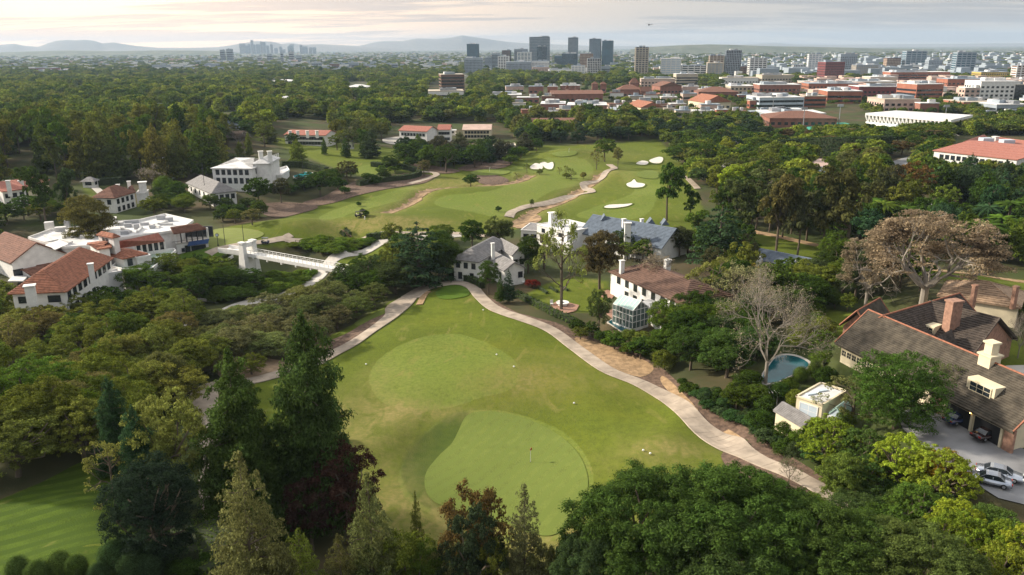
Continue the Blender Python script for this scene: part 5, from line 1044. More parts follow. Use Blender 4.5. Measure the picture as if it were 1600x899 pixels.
for lab, a, b_, c, h, r, wm, rm in [('white house with a blue grey roof among dark trees, left of the red roofed row', (342, 200), (324, 196), (378, 196), 5, 3, W_, M['slate']), ('small white house with a pale pointed roof far left', (66, 193), (50, 190), (68, 188), 5, 2, W_, M['offwhite']),
   ('white house with a tall white gable in the left woods', (268, 184), (240, 182), (272, 179), 5, 3, W_, M['offwhite']), ('red brown roofed low house under the left woods', (338, 196), (300, 194), (341, 191), 4, 2, M['cream'], M['browntile']), ('low white flat house at the edge of the left woods', (133, 141), (115, 141), (135, 138), 6, 1.5, W_, M['offwhite']),
   ('long pale house in the centre left woods', (460, 127), (424, 127), (462, 124), 7, 1.5, W_, M['offwhite']), ('white villa with stepped roofs above the dark wood', (572, 136), (542, 135), (576, 131), 9, 2, W_, M['offwhite']), ('small red roofed house inside the dark wood', (566, 165), (550, 165), (568, 161), 6, 2, M['redbrick'], M['browntile']),
   ('pale house in the woods right of the left gable house', (452, 155), (436, 154), (455, 151), 6, 2, W_, M['offwhite']), ('white walled house low in the middle woods', (548, 221), (534, 221), (551, 217), 5, 2, W_, M['slate']), ('pale grey roofed villa in the right gardens', (1158, 266), (1124, 263), (1160, 258), 4, 2, W_, M['greyshingle']),
   ('small orange roofed house in the right gardens', (1206, 274), (1188, 273), (1208, 269), 4, 2, M['cream'], M['redtile']), ('pink roofed house with white gables below the tall hedge', (1300, 261), (1262, 256), (1304, 252), 5, 2.2, W_, M['pinkstone']), ('white flat house behind the hedge in the right gardens', (1252, 228), (1228, 226), (1256, 222), 5, 1.0, W_, M['greyshingle']),
   ('blue grey roofed house left of the road bend', (1300, 273), (1262, 268), (1304, 264), 4, 2, W_, M['slate']), ('low house with grey gables under the campus', (1160, 228), (1134, 226), (1164, 221), 5, 2.2, W_, M['greyshingle']), ('white house glimpsed behind the flat crowned tree', (1385, 333), (1364, 328), (1398, 322), 5, 2, W_, M['offwhite']), ('grey roofed garden pavilion below the tall conifers at left', (268, 271), (256, 268), (270, 266), 3, 1.5, W_, M['slate']), ('white gatehouse wall at the top of the garden walk', (146, 284), (130, 283), (148, 279), 3, 1, W_, M['greyshingle']),
   ('white roofed house between conifers at upper left', (264, 238), (248, 237), (266, 234), 4, 1.4, W_, M['offwhite'])]:
    SMALLH.append((lab, b_[0], c[0], a[1], h, r, wm, rm))
B = Bld('pink_roof_residence', 'long white residence hall with pink red tile roofs at the right edge', 'building', 1550, 250)
I = B.block((1590, 250), (1486, 232), (1700, 235), 8, 'gable', 2.6, 'L', rm=M['pinkstone'] if 0 else M['redtile'], base=-5, courses=6); B.wins(I, 'L', 12, 5.8, 1.5, 1.6, D_, mull=0); B.wins(I, 'L', 12, 2.2, 1.5, 1.6, D_, mull=0)
I = B.block((1520, 229), (1485, 231), (1548, 219), 8, 'gable', 2.4, 'R', rm=M['redtile'], base=-5, courses=6); I = B.block((1620, 236), (1530, 224), (1640, 228), 8, 'gable', 2.4, 'L', rm=M['redtile'], base=-5, courses=6)
B.chimney(1556, 214, 7, 11, 2.2, flue=False); B.boxpart('rooftop_unit', 1540, 226, 8, (5, 4, 3), M['bluepale']); B.boxpart('rooftop_unit', 1572, 229, 8, (5, 4, 3), M['bluepale'])
# ---------------------------------------------------------------- campus and city blocks: far, each with real openings
def facade(root, q, lu, lv, h, style, gm_, pm, sx=3.2, sz=3.4, z0=1.2):
    # openings (glass boxes standing 5 cm proud in the bays) or slabs; one part
    mb = MB(); nz_ = max(1, int((h-z0)/sz))
    for face in range(4):
        ln = lu if face in (0, 2) else lv; n = max(1, int(ln/sx))
        for k in range(nz_):
            z = z0+k*sz
            segs = [(0.6, ln-.6)] if style in ('band',) else [((i+.22)*ln/n, (i+.78)*ln/n) for i in range(n)]
            for a, b_ in segs:
                hh = sz*.5
                def pt(t, o_, zz):
                    if face == 0: return q(t, -o_, zz)
                    if face == 2: return q(t, lv+o_, zz)
                    if face == 1: return q(-o_, t, zz)
                    return q(lu+o_, t, zz)
                A, B_, C_, D2 = pt(a, .06, z), pt(b_, .06, z), pt(b_, .06, z+hh), pt(a, .06, z+hh)
                mb.add([A, B_, C_, D2], [(0, 1, 2, 3)])
    return mb
FARB = []
def far_block(name, label, cat, xl, xr, ytop, ybase, style, wm, gm_=None, yaw=8, dp=None, crown=None, roofm=None, sx=3.2, sz=3.6, group=None, wallname='wall', parent=None, base=-6, hip=None, units=2, z0=1.5):
    xc = (xl+xr)/2; g = gnd(xc, ybase); r = g-C0; k = (449.5-ytop)/FPX; h = (k*r.dot(_F)-r.dot(_Up))/(_Up.z-k*_F.z); dep = r.dot(_F); wd = (xr-xl)*dep/FPX
    ya = R(yaw)-math.atan2(g.x, g.y)*0; dp = dp or wd*.7
    wd_ = max(2, (wd-dp*abs(math.sin(ya))*.9)/math.cos(ya)) if wd > dp*.4 else wd
    o = thing(name, label, cat, g, 0, group); inv = PINV(o)
    uh = Vector((math.cos(ya), math.sin(ya), 0)); vh = Vector((-math.sin(ya), math.cos(ya), 0)); o0 = g-uh*wd_/2
    def q(a, b_, z): p = o0+uh*a+vh*b_; return (p.x, p.y, g.z+z)
    mb = MB(); mb.prism([q(0, 0, 0)[:2], q(wd_, 0, 0)[:2], q(wd_, dp, 0)[:2], q(0, dp, 0)[:2]], g.z+base, g.z+h); mb.build(wallname, wm, o)
    if style == 'piers':
        mb = MB(); n = max(4, int(wd_/sx)); m = max(3, int(dp/sx))
        for i in range(n+1):
            for b0 in (-.25, dp+.25): c = q(wd_*i/n, b0, h/2); mb.box(c, (.9, .6, h), ya)
        for i in range(m+1):
            for a0 in (-.25, wd_+.25): c = q(a0, dp*i/m, h/2); mb.box(c, (.6, .9, h), ya)
        for k_ in range(1, int(h/sz)):
            c = q(wd_/2, dp/2, k_*sz); mb.box(c, (wd_+.24, dp+.24, .8), ya)
        mb.build('piers', gm_, o)['kind'] = 'stuff'
    elif style == 'slabs':
        mb = MB()
        for k_ in range(0, int(h/sz)+1): c = q(wd_/2, dp/2, k_*sz+.2); mb.box(c, (wd_+.9, dp+.9, sz*.42), ya)
        for a0, b0 in ((0, 0), (wd_, 0), (0, dp), (wd_, dp), (wd_/2, -.2), (wd_*.25, -.2), (wd_*.75, -.2)): c = q(a0, b0, h/2); mb.box(c, (1.6, 1.2, h), ya)
        mb.build('floor_slab', gm_, o)['kind'] = 'stuff'
    elif style in ('win', 'band'): f = facade(o, q, wd_, dp, h, style, gm_, None, sx, sz, z0); ob = f.build('glazing', gm_ or M['glass'], o); ob['kind'] = 'stuff'
    if hip:
        e = [Vector(q(-.8, -.8, h)), Vector(q(wd_+.8, -.8, h)), Vector(q(wd_+.8, dp+.8, h)), Vector(q(-.8, dp+.8, h))]; ins = min(wd_, dp)/2; a = Vector(q(ins if hip[1] == 'hip' else -.8, dp/2, h+hip[0])); b_ = Vector(q(wd_-ins if hip[1] == 'hip' else wd_+.8, dp/2, h+hip[0]))
        if wd_ < dp: a = Vector(q(wd_/2, ins if hip[1] == 'hip' else -.8, h+hip[0])); b_ = Vector(q(wd_/2, dp-ins if hip[1] == 'hip' else dp+.8, h+hip[0])); S = [(e[1], e[2], b_, a), (e[3], e[0], a, b_), (e[0], e[1], a), (e[2], e[3], b_)]
        else: S = [(e[0], e[1], b_, a), (e[2], e[3], a, b_), (e[1], e[2], b_), (e[3], e[0], a)]
        mb = MB()
        for s_ in S: mb.add([tuple(v) for v in s_], [tuple(range(len(s_)))])
        mb.build('roof', roofm or M['redtile'], o)
    else:
        mb = MB(); c = q(wd_/2, dp/2, h+.25); mb.box(c, (wd_+.6, dp+.6, .5), ya); mb.build('roof', roofm or M['greyconc'], o)
        rg = random.Random(int(xl*7+ytop))
        for _ in range(units):
            c = q(wd_*rg.uniform(.2, .8), dp*rg.uniform(.25, .75), h+.5+1.3); mb = MB(); mb.box(c, (wd_*rg.uniform(.12, .35), dp*rg.uniform(.2, .4), 2.6), ya); mb.build('plant_room', rg.choice([M['greyconc'], M['offwhite'], M['steel']]), o)
    FARB.append((xl, xr, ytop, ybase)); return o
gc, tcn_, bg_, wh, gl, ob, rb = M['greyconc'], M['tanconc'], M['blueglass'], M['white'], M['glass'], M['orangebrick'], M['redbrick']
CITY_GROUP = None
T_ = [ # label, xl, xr, ytop, ybase, style, wall, trim, yaw
 ('dark glass tower standing highest at the left of the skyline cluster', 729, 747, 69, 104, 'piers', bg_, M['blueglass'], 12), ('pale slab block below the leftmost dark glass tower', 725, 754, 91, 114, 'win', gc, gl, 5),
 ('grey plain block left of the bronze domed tower', 757, 772, 90, 108, 'win', gc, gl, 3), ('tall grey slab behind the plain grey block', 768, 782, 84, 108, 'band', gc, gl, 3), ('dark round topped tower behind the white flats', 784, 798, 79, 105, 'piers', M['bronze'], gl, 8),
 ('white flats with vertical strips, leftmost of the white row', 778, 795, 88, 113, 'slabs', gl, wh, 6), ('grey tower with a flat cap behind the white and blue block', 803, 825, 77, 104, 'band', gc, gl, 4), ('white and blue glass block in front of the flat capped grey tower', 808, 830, 82, 108, 'slabs', bg_, wh, 6),
 ('broad dark slab tower, widest on the skyline', 827, 859, 58, 106, 'piers', bg_, M['steel'], 2), ('darker lower tower set before the broad slab tower', 839, 854, 73, 107, 'piers', gl, M['blueglass'], 2), ('long row of pale flats in the middle of the cluster', 790, 830, 97, 114, 'win', gc, gl, 4),
 ('pale flats with a stepped top below the broad slab tower', 830, 858, 96, 113, 'win', wh, gl, 4), ('low pink block in front of the pale flats', 832, 858, 105, 115, 'win', M['pinkstone'], gl, 0), ('slim dark tower with a lower blue annex', 887, 903, 59, 103, 'piers', bg_, M['steel'], 4), ('blue annex block left of the slim dark tower', 877, 902, 84, 105, 'band', bg_, gl, 4),
 ('low blue block behind the blue annex', 866, 878, 88, 104, 'band', bg_, gl, 4), ('left of the twin triangular towers, pale sided', 919, 938, 61, 104, 'piers', bg_, gc, 14), ('right of the twin triangular towers, darker', 939, 957, 64, 104, 'piers', bg_, M['blueglass'], 14), ('brown tower with a square window grid', 905, 927, 84, 112, 'win', M['bronze'], M['tanconc'], 6),
 ('grey and white striped office tower right of the brown tower', 917, 939, 92, 119, 'piers', gl, M['offwhite'], 4), ('white block of flats left of the brown tower', 892, 914, 103, 118, 'slabs', gc, wh, 6), ('wide white low hall at the foot of the cluster', 858, 892, 109, 117, 'win', wh, gl, 0), ('grey low block right of the striped office tower', 939, 953, 104, 119, 'band', gc, gl, 4),
 ('tall pale tower of regular bays standing alone', 992, 1012, 74, 120, 'slabs', gl, tcn_, 4), ('white balcony tower right of the lone tower', 1031, 1064, 92, 119, 'slabs', M['bluepale'], wh, 10), ('low white and dark flats', 1064, 1104, 103, 119, 'slabs', gl, wh, 6), ('tan tower with balconies, taller of the pair', 1107, 1130, 87, 118, 'slabs', M['bronze'], tcn_, 8), ('pale tan block in front of the taller tan tower', 1104, 1129, 99, 120, 'slabs', gc, tcn_, 8),
 ('tall grey gridded tower with a dark cap', 1132, 1157, 79, 118, 'piers', gl, gc, 8), ('small brown block right of the gridded tower', 1156, 1170, 104, 118, 'win', M['bronze'], gl, 4), ('white flats with a strong balcony grid', 1170, 1197, 91, 119, 'slabs', gl, wh, 6), ('white slab with vertical bands left of the pale green tower', 1239, 1260, 102, 116, 'piers', gl, wh, 6),
 ('pale green grey tower with rounded balconies', 1261, 1282, 85, 118, 'slabs', gc, M['offwhite'], 10), ('small white block beside the dark red tower', 1274, 1286, 107, 118, 'win', wh, gl, 0), ('dark red stone tower with a glass end', 1285, 1320, 97, 127, 'win', M['darkbrick'], gl, -8), ('pale gridded tower behind the dark red tower', 1310, 1337, 85, 118, 'win', gc, gl, 8),
 ('green grey lower wing right of the pale gridded tower', 1336, 1370, 102, 120, 'piers', gc, M['tanconc'], 6), ('white stepped block in the right city', 1368, 1389, 105, 119, 'slabs', gc, wh, 4), ('brown gridded tower in the right city', 1384, 1406, 91, 110, 'win', M['bronze'], tcn_, 4), ('first of two tall grey green towers with framed fronts', 1413, 1445, 80, 110, 'slabs', bg_, gc, 8),
 ('small white pavilion topped block before the framed tower', 1418, 1437, 102, 113, 'band', wh, gl, 0), ('grey tower with a domed cap between the framed towers', 1449, 1471, 94, 112, 'win', gc, gl, 6), ('second framed grey green tower, farther right', 1491, 1521, 82, 119, 'slabs', bg_, gc, 10), ('ochre panelled block right of the framed towers', 1531, 1575, 113, 127, 'win', M['yellowconc'], gl, 4), ('white and brown slab at the right edge', 1586, 1612, 103, 128, 'slabs', M['bronze'], wh, 8)]
for i, (lab, a, b_, t, bs, st, wm, tm, yw) in enumerate(T_):
    far_block('tower_block', lab, 'tower', a, b_, t, bs, st, wm, tm, -yw, roofm=gc, sz=3.6 if b_-a < 30 else 4.2, sx=3.2)
# campus
Cc = [('long tan and orange arcaded library wing', 1000, 1056, 124, 137, 'win', M['pinkstone'], 6, None), ('round ended tan hall with window bands', 1056, 1090, 116, 133, 'band', tcn_, 0, None), ('red brick hall with a square tiled tower', 966, 1002, 138, 152, 'win', rb, 0, (5, 'hip')), ('short tiled tower of the red brick hall', 984, 998, 128, 146, 'win', rb, 0, (6, 'hip')),
 ('red brick gabled hall right of the tiled tower', 1000, 1018, 141, 152, 'win', rb, -10, (5, 'gable')), ('long red roofed hall behind the conifers', 1028, 1068, 133, 147, 'win', rb, -8, (5, 'gable')), ('wide maroon roofed hall in the campus middle', 1090, 1154, 142, 154, 'win', rb, 4, (5, 'hip')), ('twin towered brick theatre', 862, 942, 145, 160, 'win', rb, 0, (3, 'gable')),
 ('left square belfry of the twin towered theatre', 925, 934, 130, 150, 'win', rb, 0, (3, 'hip')), ('right square belfry of the twin towered theatre', 938, 947, 130, 150, 'win', rb, 0, (3, 'hip')), ('pinnacle of the brick theatre', 884, 888, 137, 158, 'win', M['pinkstone'], 0, (4, 'hip')),('second pinnacle of the brick theatre', 899, 903, 138, 158, 'win', M['pinkstone'], 0, (4, 'hip')),
 ('low brick wing under green scaffold', 808, 842, 153, 162, 'win', rb, 0, None), ('flat roofed brick terrace block with white rooftops', 843, 885, 163, 174, 'win', rb, 4, None), ('stepped brick block in the middle of the campus', 883, 950, 165, 178, 'win', rb, 6, None), ('lower stepped brick block in front', 868, 905, 172, 182, 'win', rb, 4, None),('tallest bay of the stepped brick block', 908, 930, 166, 182, 'win', rb, 0, None),
 ('orange roofed long hall with a white gable, left', 995, 1042, 166, 178, 'win', M['cream'], -12, (4.5, 'gable')), ('low brick range left of the orange roofed hall', 954, 995, 173, 183, 'win', rb, 4, None), ('orange roofed hall with a white gable, right', 1093, 1148, 158, 172, 'win', M['cream'], -12, (6, 'gable')), ('pale brick block under the right orange roofed hall', 1095, 1125, 164, 176, 'win', M['pinkstone'], 0, None),
 ('white roofed domed observatory block', 1140, 1180, 135, 148, 'win', tcn_, 4, None), ('tan castle like block in front of the white town houses', 1190, 1240, 118, 131, 'win', tcn_, 0, None), ('white terrace of town houses', 1127, 1185, 122, 131, 'win', wh, 6, None), ('brick and white roofed hall behind the pale glass hall', 1185, 1250, 133, 150, 'win', rb, 4, None),
 ('pale glass sports hall with white roof', 1183, 1258, 153, 170, 'band', M['bluepale'], -4, None), ('orange brick block with a glass wall', 1255, 1290, 151, 168, 'band', ob, 4, None), ('white striped orange block with stepped terraces', 1290, 1347, 143, 162, 'band', ob, 6, None), ('long red roofed gymnasium', 1200, 1308, 183, 199, 'win', rb, 6, (4, 'hip')), ('grey flat roofed gymnasium range', 1195, 1290, 178, 190, 'win', gc, 4, None),
 ('long orange brick hospital wing, topmost', 1390, 1482, 113, 128, 'band', ob, 4, None), ('cream stone block left of the hospital wing', 1358, 1400, 121, 136, 'band', tcn_, 4, None), ('red brick laboratory with grey striped front', 1425, 1476, 132, 158, 'band', ob, -8, None), ('dark red wing left of the striped laboratory', 1340, 1425, 136, 154, 'win', M['darkbrick'], 4, None),
 ('brick hospital tower wing right of the laboratory', 1478, 1545, 124, 145, 'win', ob, 6, None), ('grey white hospital with punched windows', 1528, 1590, 128, 160, 'win', wh, 4, None), ('dark glass block at the far right', 1583, 1604, 133, 160, 'band', gl, 0, None), ('cream and brick L shaped residence', 1380, 1436, 156, 176, 'win', M['pinkstone'], 0, None), ('brick wing beside the cream residence', 1436, 1466, 162, 178, 'win', rb, 4, None),
 ('small red brick parking block', 1504, 1560, 160, 172, 'band', ob, 0, None), ('dark parking deck at right edge', 1556, 1608, 164, 176, 'band', gc, 0, None), ('pink brick wing left of the grey white hospital', 1505, 1530, 138, 160, 'win', M['pinkstone'], 0, None), ('grey brown slab building at the edge of the dark wood', 687, 729, 117, 145, 'band', M['bronze'], -10, None), ('white curved hall with ribbon windows under the dark wood', 668, 727, 143, 160, 'band', wh, -6, None),
 ('low white roofed block left of the hospital wing', 1262, 1340, 131, 145, 'win', ob, 5, None), ('flat tan roof range below the hospital wing', 1330, 1400, 128, 140, 'win', tcn_, 2, None), ('long pink roofed wing at the wood edge', 820, 900, 192, 201, 'win', M['pinkstone'], 0, (3, 'gable')), ('white low wing near the long car park', 690, 712, 205, 212, 'win', wh, 0, None), ('flat tan block behind the conifers', 766, 815, 149, 158, 'win', tcn_, 0, None)]
for lab, a, b_, t, bs, st, wm, yw, hp in Cc:
    far_block('campus_hall', lab, 'building', a, b_, t+(2 if hp else 0), bs, st, wm, M['glass'], -yw, hip=hp, roofm=(M['tileroof'] if hp and wm in (M['cream'],) else M['browntile'] if hp else random.Random(a).choice([M['offwhite'], gc, M['offwhite'], M['tanconc']])), dp=None if b_-a < 40 else 34, sz=4, sx=4.5, units=5 if b_-a > 35 else 2)
for lab, xl, xr, ye, h, r, wm, rm in SMALLH:
    dd = (gnd((xl+xr)/2, ye+5)-C0).length; hp_ = max(4, h*FPX/dd)
    far_block('garden_house', lab, 'house', xl, xr, ye, ye+hp_, 'win', wm, M['glass'], random.Random(xl).uniform(-20, 20), hip=(r+.8, 'hip'), roofm=rm, sx=3, sz=3, z0=1, base=-4)
# stadium with its white roof on open trusses
g = gnd(1440, 196); o = thing('sports_stadium', 'long stadium with a flat pale roof carried on white open trusses', 'stadium', g); dpt = (g-C0).length; s_ = dpt/FPX
z1, z0 = g.z+10, g.z
P_ = [pz(x, y, z1) for x, y in ((1352, 178), (1400, 174), (1520, 181), (1486, 189))]; mb = MB(); mb.prism([tuple(p[:2]) for p in P_], z1-1, z1+.5); mb.build('roof', M['offwhite'], o)
A, B_ = P_[0], P_[3]; n = 22
for i in range(n):
    a, b_ = A.lerp(B_, i/n), A.lerp(B_, (i+1)/n); mb = MB(); mb.tube((a.x, a.y-1, z1-1), (b_.x, b_.y-1, z1-6), .5, .5, 4); mb.tube((b_.x, b_.y-1, z1-6), (b_.x, b_.y-1, z1-1), .4, .4, 4); mb.build('truss', W_, o)
for k, (a0, m_) in enumerate(((0, W_), (.22, M['bluepale']), (.5, W_), (.72, M['tanconc']))):
    a, b_ = A.lerp(B_, a0), A.lerp(B_, a0+.24); mb = MB(); mb.slab([(a.x, a.y-2, z1-5), (b_.x, b_.y-2, z1-5), (b_.x, b_.y-24, z0+1), (a.x, a.y-24, z0+1)], .8); mb.build('seating_bank', m_, o)
for x, y0, y1 in ((1475, 166, 196), (1207, 150, 176), (1254, 170, 205), (1310, 165, 198)):
    g = gnd(x, y1); r = g-C0; k = (449.5-y0)/FPX; h = (k*r.dot(_F)-r.dot(_Up))/(_Up.z-k*_F.z); o = thing('floodlight_mast', 'slim floodlight mast at picture column of the %s' % {1475: 'stadium front', 1207: 'pale glass hall', 1254: 'gymnasium left end', 1310: 'gymnasium right end'}[x], 'floodlight', g); mb = MB(); mb.tube(g, g+Vector((0, 0, h)), .35, .2, 5); mb.build('pole', M['steel'], o); mb = MB(); mb.box((g.x, g.y, g.z+h), (4, .6, 1.6)); mb.build('lamp_head', M['steel'], o)
# mid distance office blocks left of the cluster and below downtown
Oc = [(487, 502, 98, 107, gc), (505, 517, 103, 109, wh), (487, 500, 97, 106, wh), (515, 530, 100, 108, M['bronze']), (531, 548, 101, 109, wh), (530, 545, 99, 106, bg_), (545, 560, 98, 109, gc), (568, 577, 101, 108, gc), (579, 590, 104, 109, wh), (612, 622, 100, 110, gc), (238, 262, 102, 110, gc), (262, 282, 101, 109, wh), (283, 300, 104, 109, gc), (320, 340, 100, 107, gc), (45, 82, 107, 113, M['darkbrick']), (84, 106, 110, 114, gc), (455, 470, 98, 104, wh), (695, 715, 97, 104, wh), (660, 690, 103, 109, wh)]
for i, (a, b_, t, bs, wm) in enumerate(Oc):
    far_block('office_block', 'small %s office block %s' % ({gc.name: 'grey', wh.name: 'white', bg_.name: 'blue glass', M['bronze'].name: 'brown', M['darkbrick'].name: 'dark red'}[wm.name], ['right under the downtown towers', 'beside the white block near the wood edge', 'with a white front at the wood edge', 'dark square, in mid plain', 'long white with blue edge', 'of blue glass in mid plain', 'dark, right of the blue glass one', 'slim, left of the clear plain', 'low and bright in mid plain', 'standing alone left of the cluster', 'leftmost of the pale campus in the left plain', 'middle of the pale campus in the left plain', 'right of the pale campus in the left plain', 'alone, right of the pale campus', 'farthest left at the wood edge', 'beside the dark red one at far left', 'below the first downtown tower', 'left of the leftmost dark glass tower', 'low, left of the cluster'][i]), 'building', a, b_, t, bs, 'band', wm, gl, 3, units=1, sz=4.5)
# downtown towers far away in the haze
dt = [(375, 384, 68), (384, 388, 71), (388, 392, 69), (393, 397, 63), (397, 400, 70), (401, 407, 69), (408, 412, 65), (412, 416, 66), (417, 421, 71), (423, 427, 69), (429, 434, 75), (437, 441, 73), (441, 446, 77), (450, 453, 72), (453, 459, 70), (469, 473, 70), (473, 477, 73), (477, 481, 73), (483, 488, 74), (489, 494, 74), (439, 443, 82), (452, 459, 81), (463, 471, 87), (418, 425, 85), (403, 408, 88), (355, 364, 77), (345, 352, 78)]
for i, (a, b_, t) in enumerate(dt):
    bs = 84 if i < 20 else 97; lab = ['wide flat topped tower at the left end of the downtown skyline', 'narrow tower between the wide one and its neighbour', 'stepped tower left of the tallest', 'tallest downtown tower, crowned', 'low tower tucked right of the tallest', 'broad block in the left half of downtown', 'first of two close tall downtown towers', 'second of two close tall downtown towers', 'low block after the two close towers', 'slim tower mid downtown', 'low flat block mid downtown', 'narrow tower right of the low block', 'low block before the right hand pair', 'left of the right hand downtown pair', 'right of the right hand downtown pair, broader', 'lone tall tower right of downtown', 'first low tower right of the lone one', 'second low tower right of the lone one', 'left of the last two downtown blocks', 'last block at the right end of downtown', 'near tower standing below downtown, left', 'near dark tower below downtown, tallest', 'near dark block below downtown, right', 'small near block under the skyline centre', 'small dark near block left of centre', 'low hazy block left of downtown', 'leftmost low hazy block of downtown'][i]
    far_block('downtown_tower', lab, 'tower', a, b_, t, bs, 'band', gc if i % 3 else M['steel'], gl, 0, units=1, roofm=gc, sz=9, sx=8)
# ---------------------------------------------------------------- far plain: scattered roofs
rg = np.random.default_rng(5); V = []; F = []
def cityboxes(n, x0, x1, y0, y1, smin, smax, hmin, hmax, keep=None):
    out_ = []
    for _ in range(n):
        x, y = rg.uniform(x0, x1), y0+(y1-y0)*rg.uniform()**1.0
        if keep and not keep(x, y): continue
        p = pz(x, y, 0); 
        s1, s2, h = rg.uniform(smin, smax), rg.uniform(smin, smax)*.7, rg.uniform(hmin, hmax); out_.append((p.x, p.y, s1, s2, h))
    return out_
def boxes_obj(name, bx, m):
    mb = MB()
    for x, y, a, b_, h in bx: mb.add([(x-a/2, y-b_/2, Hxy(x, y)-1), (x+a/2, y-b_/2, Hxy(x, y)-1), (x+a/2, y+b_/2, Hxy(x, y)-1), (x-a/2, y+b_/2, Hxy(x, y)-1), (x-a/2, y-b_/2, h), (x+a/2, y-b_/2, h), (x+a/2, y+b_/2, h), (x-a/2, y+b_/2, h)], [(0, 1, 5, 4), (1, 2, 6, 5), (2, 3, 7, 6), (3, 0, 4, 7), (4, 5, 6, 7)])
    o = mb.build(name, m); o['kind'] = 'stuff'
rg5 = random.Random(9)
for rw, (yb, nm, xa, xb) in enumerate([(137, 'back right', 1178, 1605), (149, 'middle right', 1187, 1605), (163, 'front right', 1196, 1605), (147, 'back left', 790, 1170), (159, 'middle left', 780, 1175), (171, 'third left', 800, 1185), (183, 'front left', 815, 1190), (176, 'far right front', 1530, 1640), (186, 'nearest right', 1535, 1640)]):
    x = xa; made = []
    while x < xb:
        wdt = rg5.uniform(15, 34); cxm = x+wdt/2
        if not any(a-2 < cxm < b_+2 and abs(yb-c_) < 7 for a, b_, t_, c_ in FARB[:]) and not (1340 < cxm < 1530 and yb > 158): made.append((x, x+wdt, yb+rg5.uniform(-2, 2)))
        x += wdt+rg5.uniform(1, 9)
    for i, (a, b_, y) in enumerate(made):
        wm = rg5.choice([rb, ob, rb, M['pinkstone'], tcn_, wh, M['darkbrick']]); far_block('campus_block', '%s plain block counted from the left in the %s row of the campus' % (['first', 'second', 'third', 'fourth', 'fifth', 'sixth', 'seventh', 'eighth', 'ninth', 'tenth', 'eleventh', 'twelfth', 'thirteenth', 'fourteenth', 'fifteenth'][min(i, 14)], nm), 'building', a, b_, y-rg5.uniform(7, 12), y, rg5.choice(['win', 'band', 'win']), wm, gl, rg5.uniform(-8, 4), roofm=rg5.choice([M['offwhite'], gc, M['tanconc'], M['browntile']]), units=3, sz=4, sx=4.5, group='plain infill blocks of the campus')
boxes_obj('distant_white_roofs', cityboxes(700, -100, 1700, 82, 114, 6, 22, 7, 12)+cityboxes(250, 950, 1700, 84, 120, 8, 22, 7, 12), M['offwhite'])
boxes_obj('distant_grey_roofs', cityboxes(900, -100, 1700, 82, 114, 6, 24, 6, 13)+cityboxes(350, 1150, 1700, 88, 122, 10, 40, 7, 18), gc)
boxes_obj('distant_tan_roofs', cityboxes(400, -100, 1700, 84, 114, 6, 24, 6, 11)+cityboxes(200, 1250, 1620, 128, 160, 10, 24, 7, 12), M['pinkstone'])
# ---------------------------------------------------------------- hills and mountains
def ridge(name, D, prof, m, depth=900, seed=0, rough=.10, nx_=220, base=-5, lift=0):
    rg = np.random.default_rng(seed); xs = np.linspace(prof[0][0], prof[-1][0], nx_); ys = np.interp(xs, [p[0] for p in prof], [p[1] for p in prof]); V = []; ny_ = 16
    ph = rg.uniform(0, 6.28, 12); fr = rg.uniform(.01, .12, 12)
    for i, (x, y) in enumerate(zip(xs, ys)):
        d = ray(x, y); t = D/d.y; top = C0+d*t; az = top.x
        nse = sum(math.sin(fr[k]*x+ph[k])/(1+fr[k]*30) for k in range(12))*.12
        for j in range(ny_):
            s = j/(ny_-1); yy = D+(s-.5)*depth*2; k = math.exp(-((s-.5)/.2)**2); k2 = k*(1+rough*math.sin(7*s*3+nse*40+x*.05)*(1-k)*2)
            V.append((top.x*(yy/D), yy, base+(top.z*(1+nse*.1)-base)*k2))
    F = [(i*ny_+j, (i+1)*ny_+j, (i+1)*ny_+j+1, i*ny_+j+1) for i in range(nx_-1) for j in range(ny_-1)]
    o = link(name, mesh_np(name, V, F, [m], True)); o['kind'] = 'structure'; return o
hillm = mat('hill_scrub', (.045, .062, .035), .95, .5, .008, (.11, .115, .075), detail=8); mtm = mat('mountain_rock', (.12, .11, .10), .95, .3, .0006, (.2, .18, .16))
ridge('hills', 6200, [(985, 77), (1010, 74), (1040, 72), (1075, 70), (1105, 69), (1150, 70), (1200, 72), (1250, 73), (1300, 74), (1380, 76), (1460, 77)], hillm, 900, 1)
ridge('hills', 7400, [(-60, 83), (0, 82), (60, 80), (110, 79), (180, 80), (240, 79), (300, 79), (360, 80)], hillm, 800, 2)
ridge('mountains', 13000, [(-80, 74), (0, 70), (22, 68), (40, 72), (60, 73), (75, 67), (90, 63), (105, 62), (118, 63), (132, 62), (148, 64), (160, 68), (178, 66), (195, 69), (215, 72), (250, 75), (300, 75), (340, 74), (360, 71), (400, 64), (425, 65), (440, 69), (455, 67), (470, 70), (500, 69), (560, 72), (600, 74), (640, 76)], mtm, 1500, 3)
ridge('mountains', 14500, [(430, 76), (480, 72), (560, 72), (585, 66), (600, 64), (630, 64), (650, 60), (680, 61), (705, 59), (722, 55), (740, 58), (775, 63), (800, 66), (840, 68), (900, 71), (960, 74)], mtm, 1500, 4)
ridge('mountains', 17000, [(-400, 78), (0, 76), (400, 76), (800, 73.5), (1150, 70.5), (1190, 68), (1215, 67), (1240, 69), (1300, 70), (1600, 67.5), (2000, 65)], mtm, 1500, 5, rough=.03)
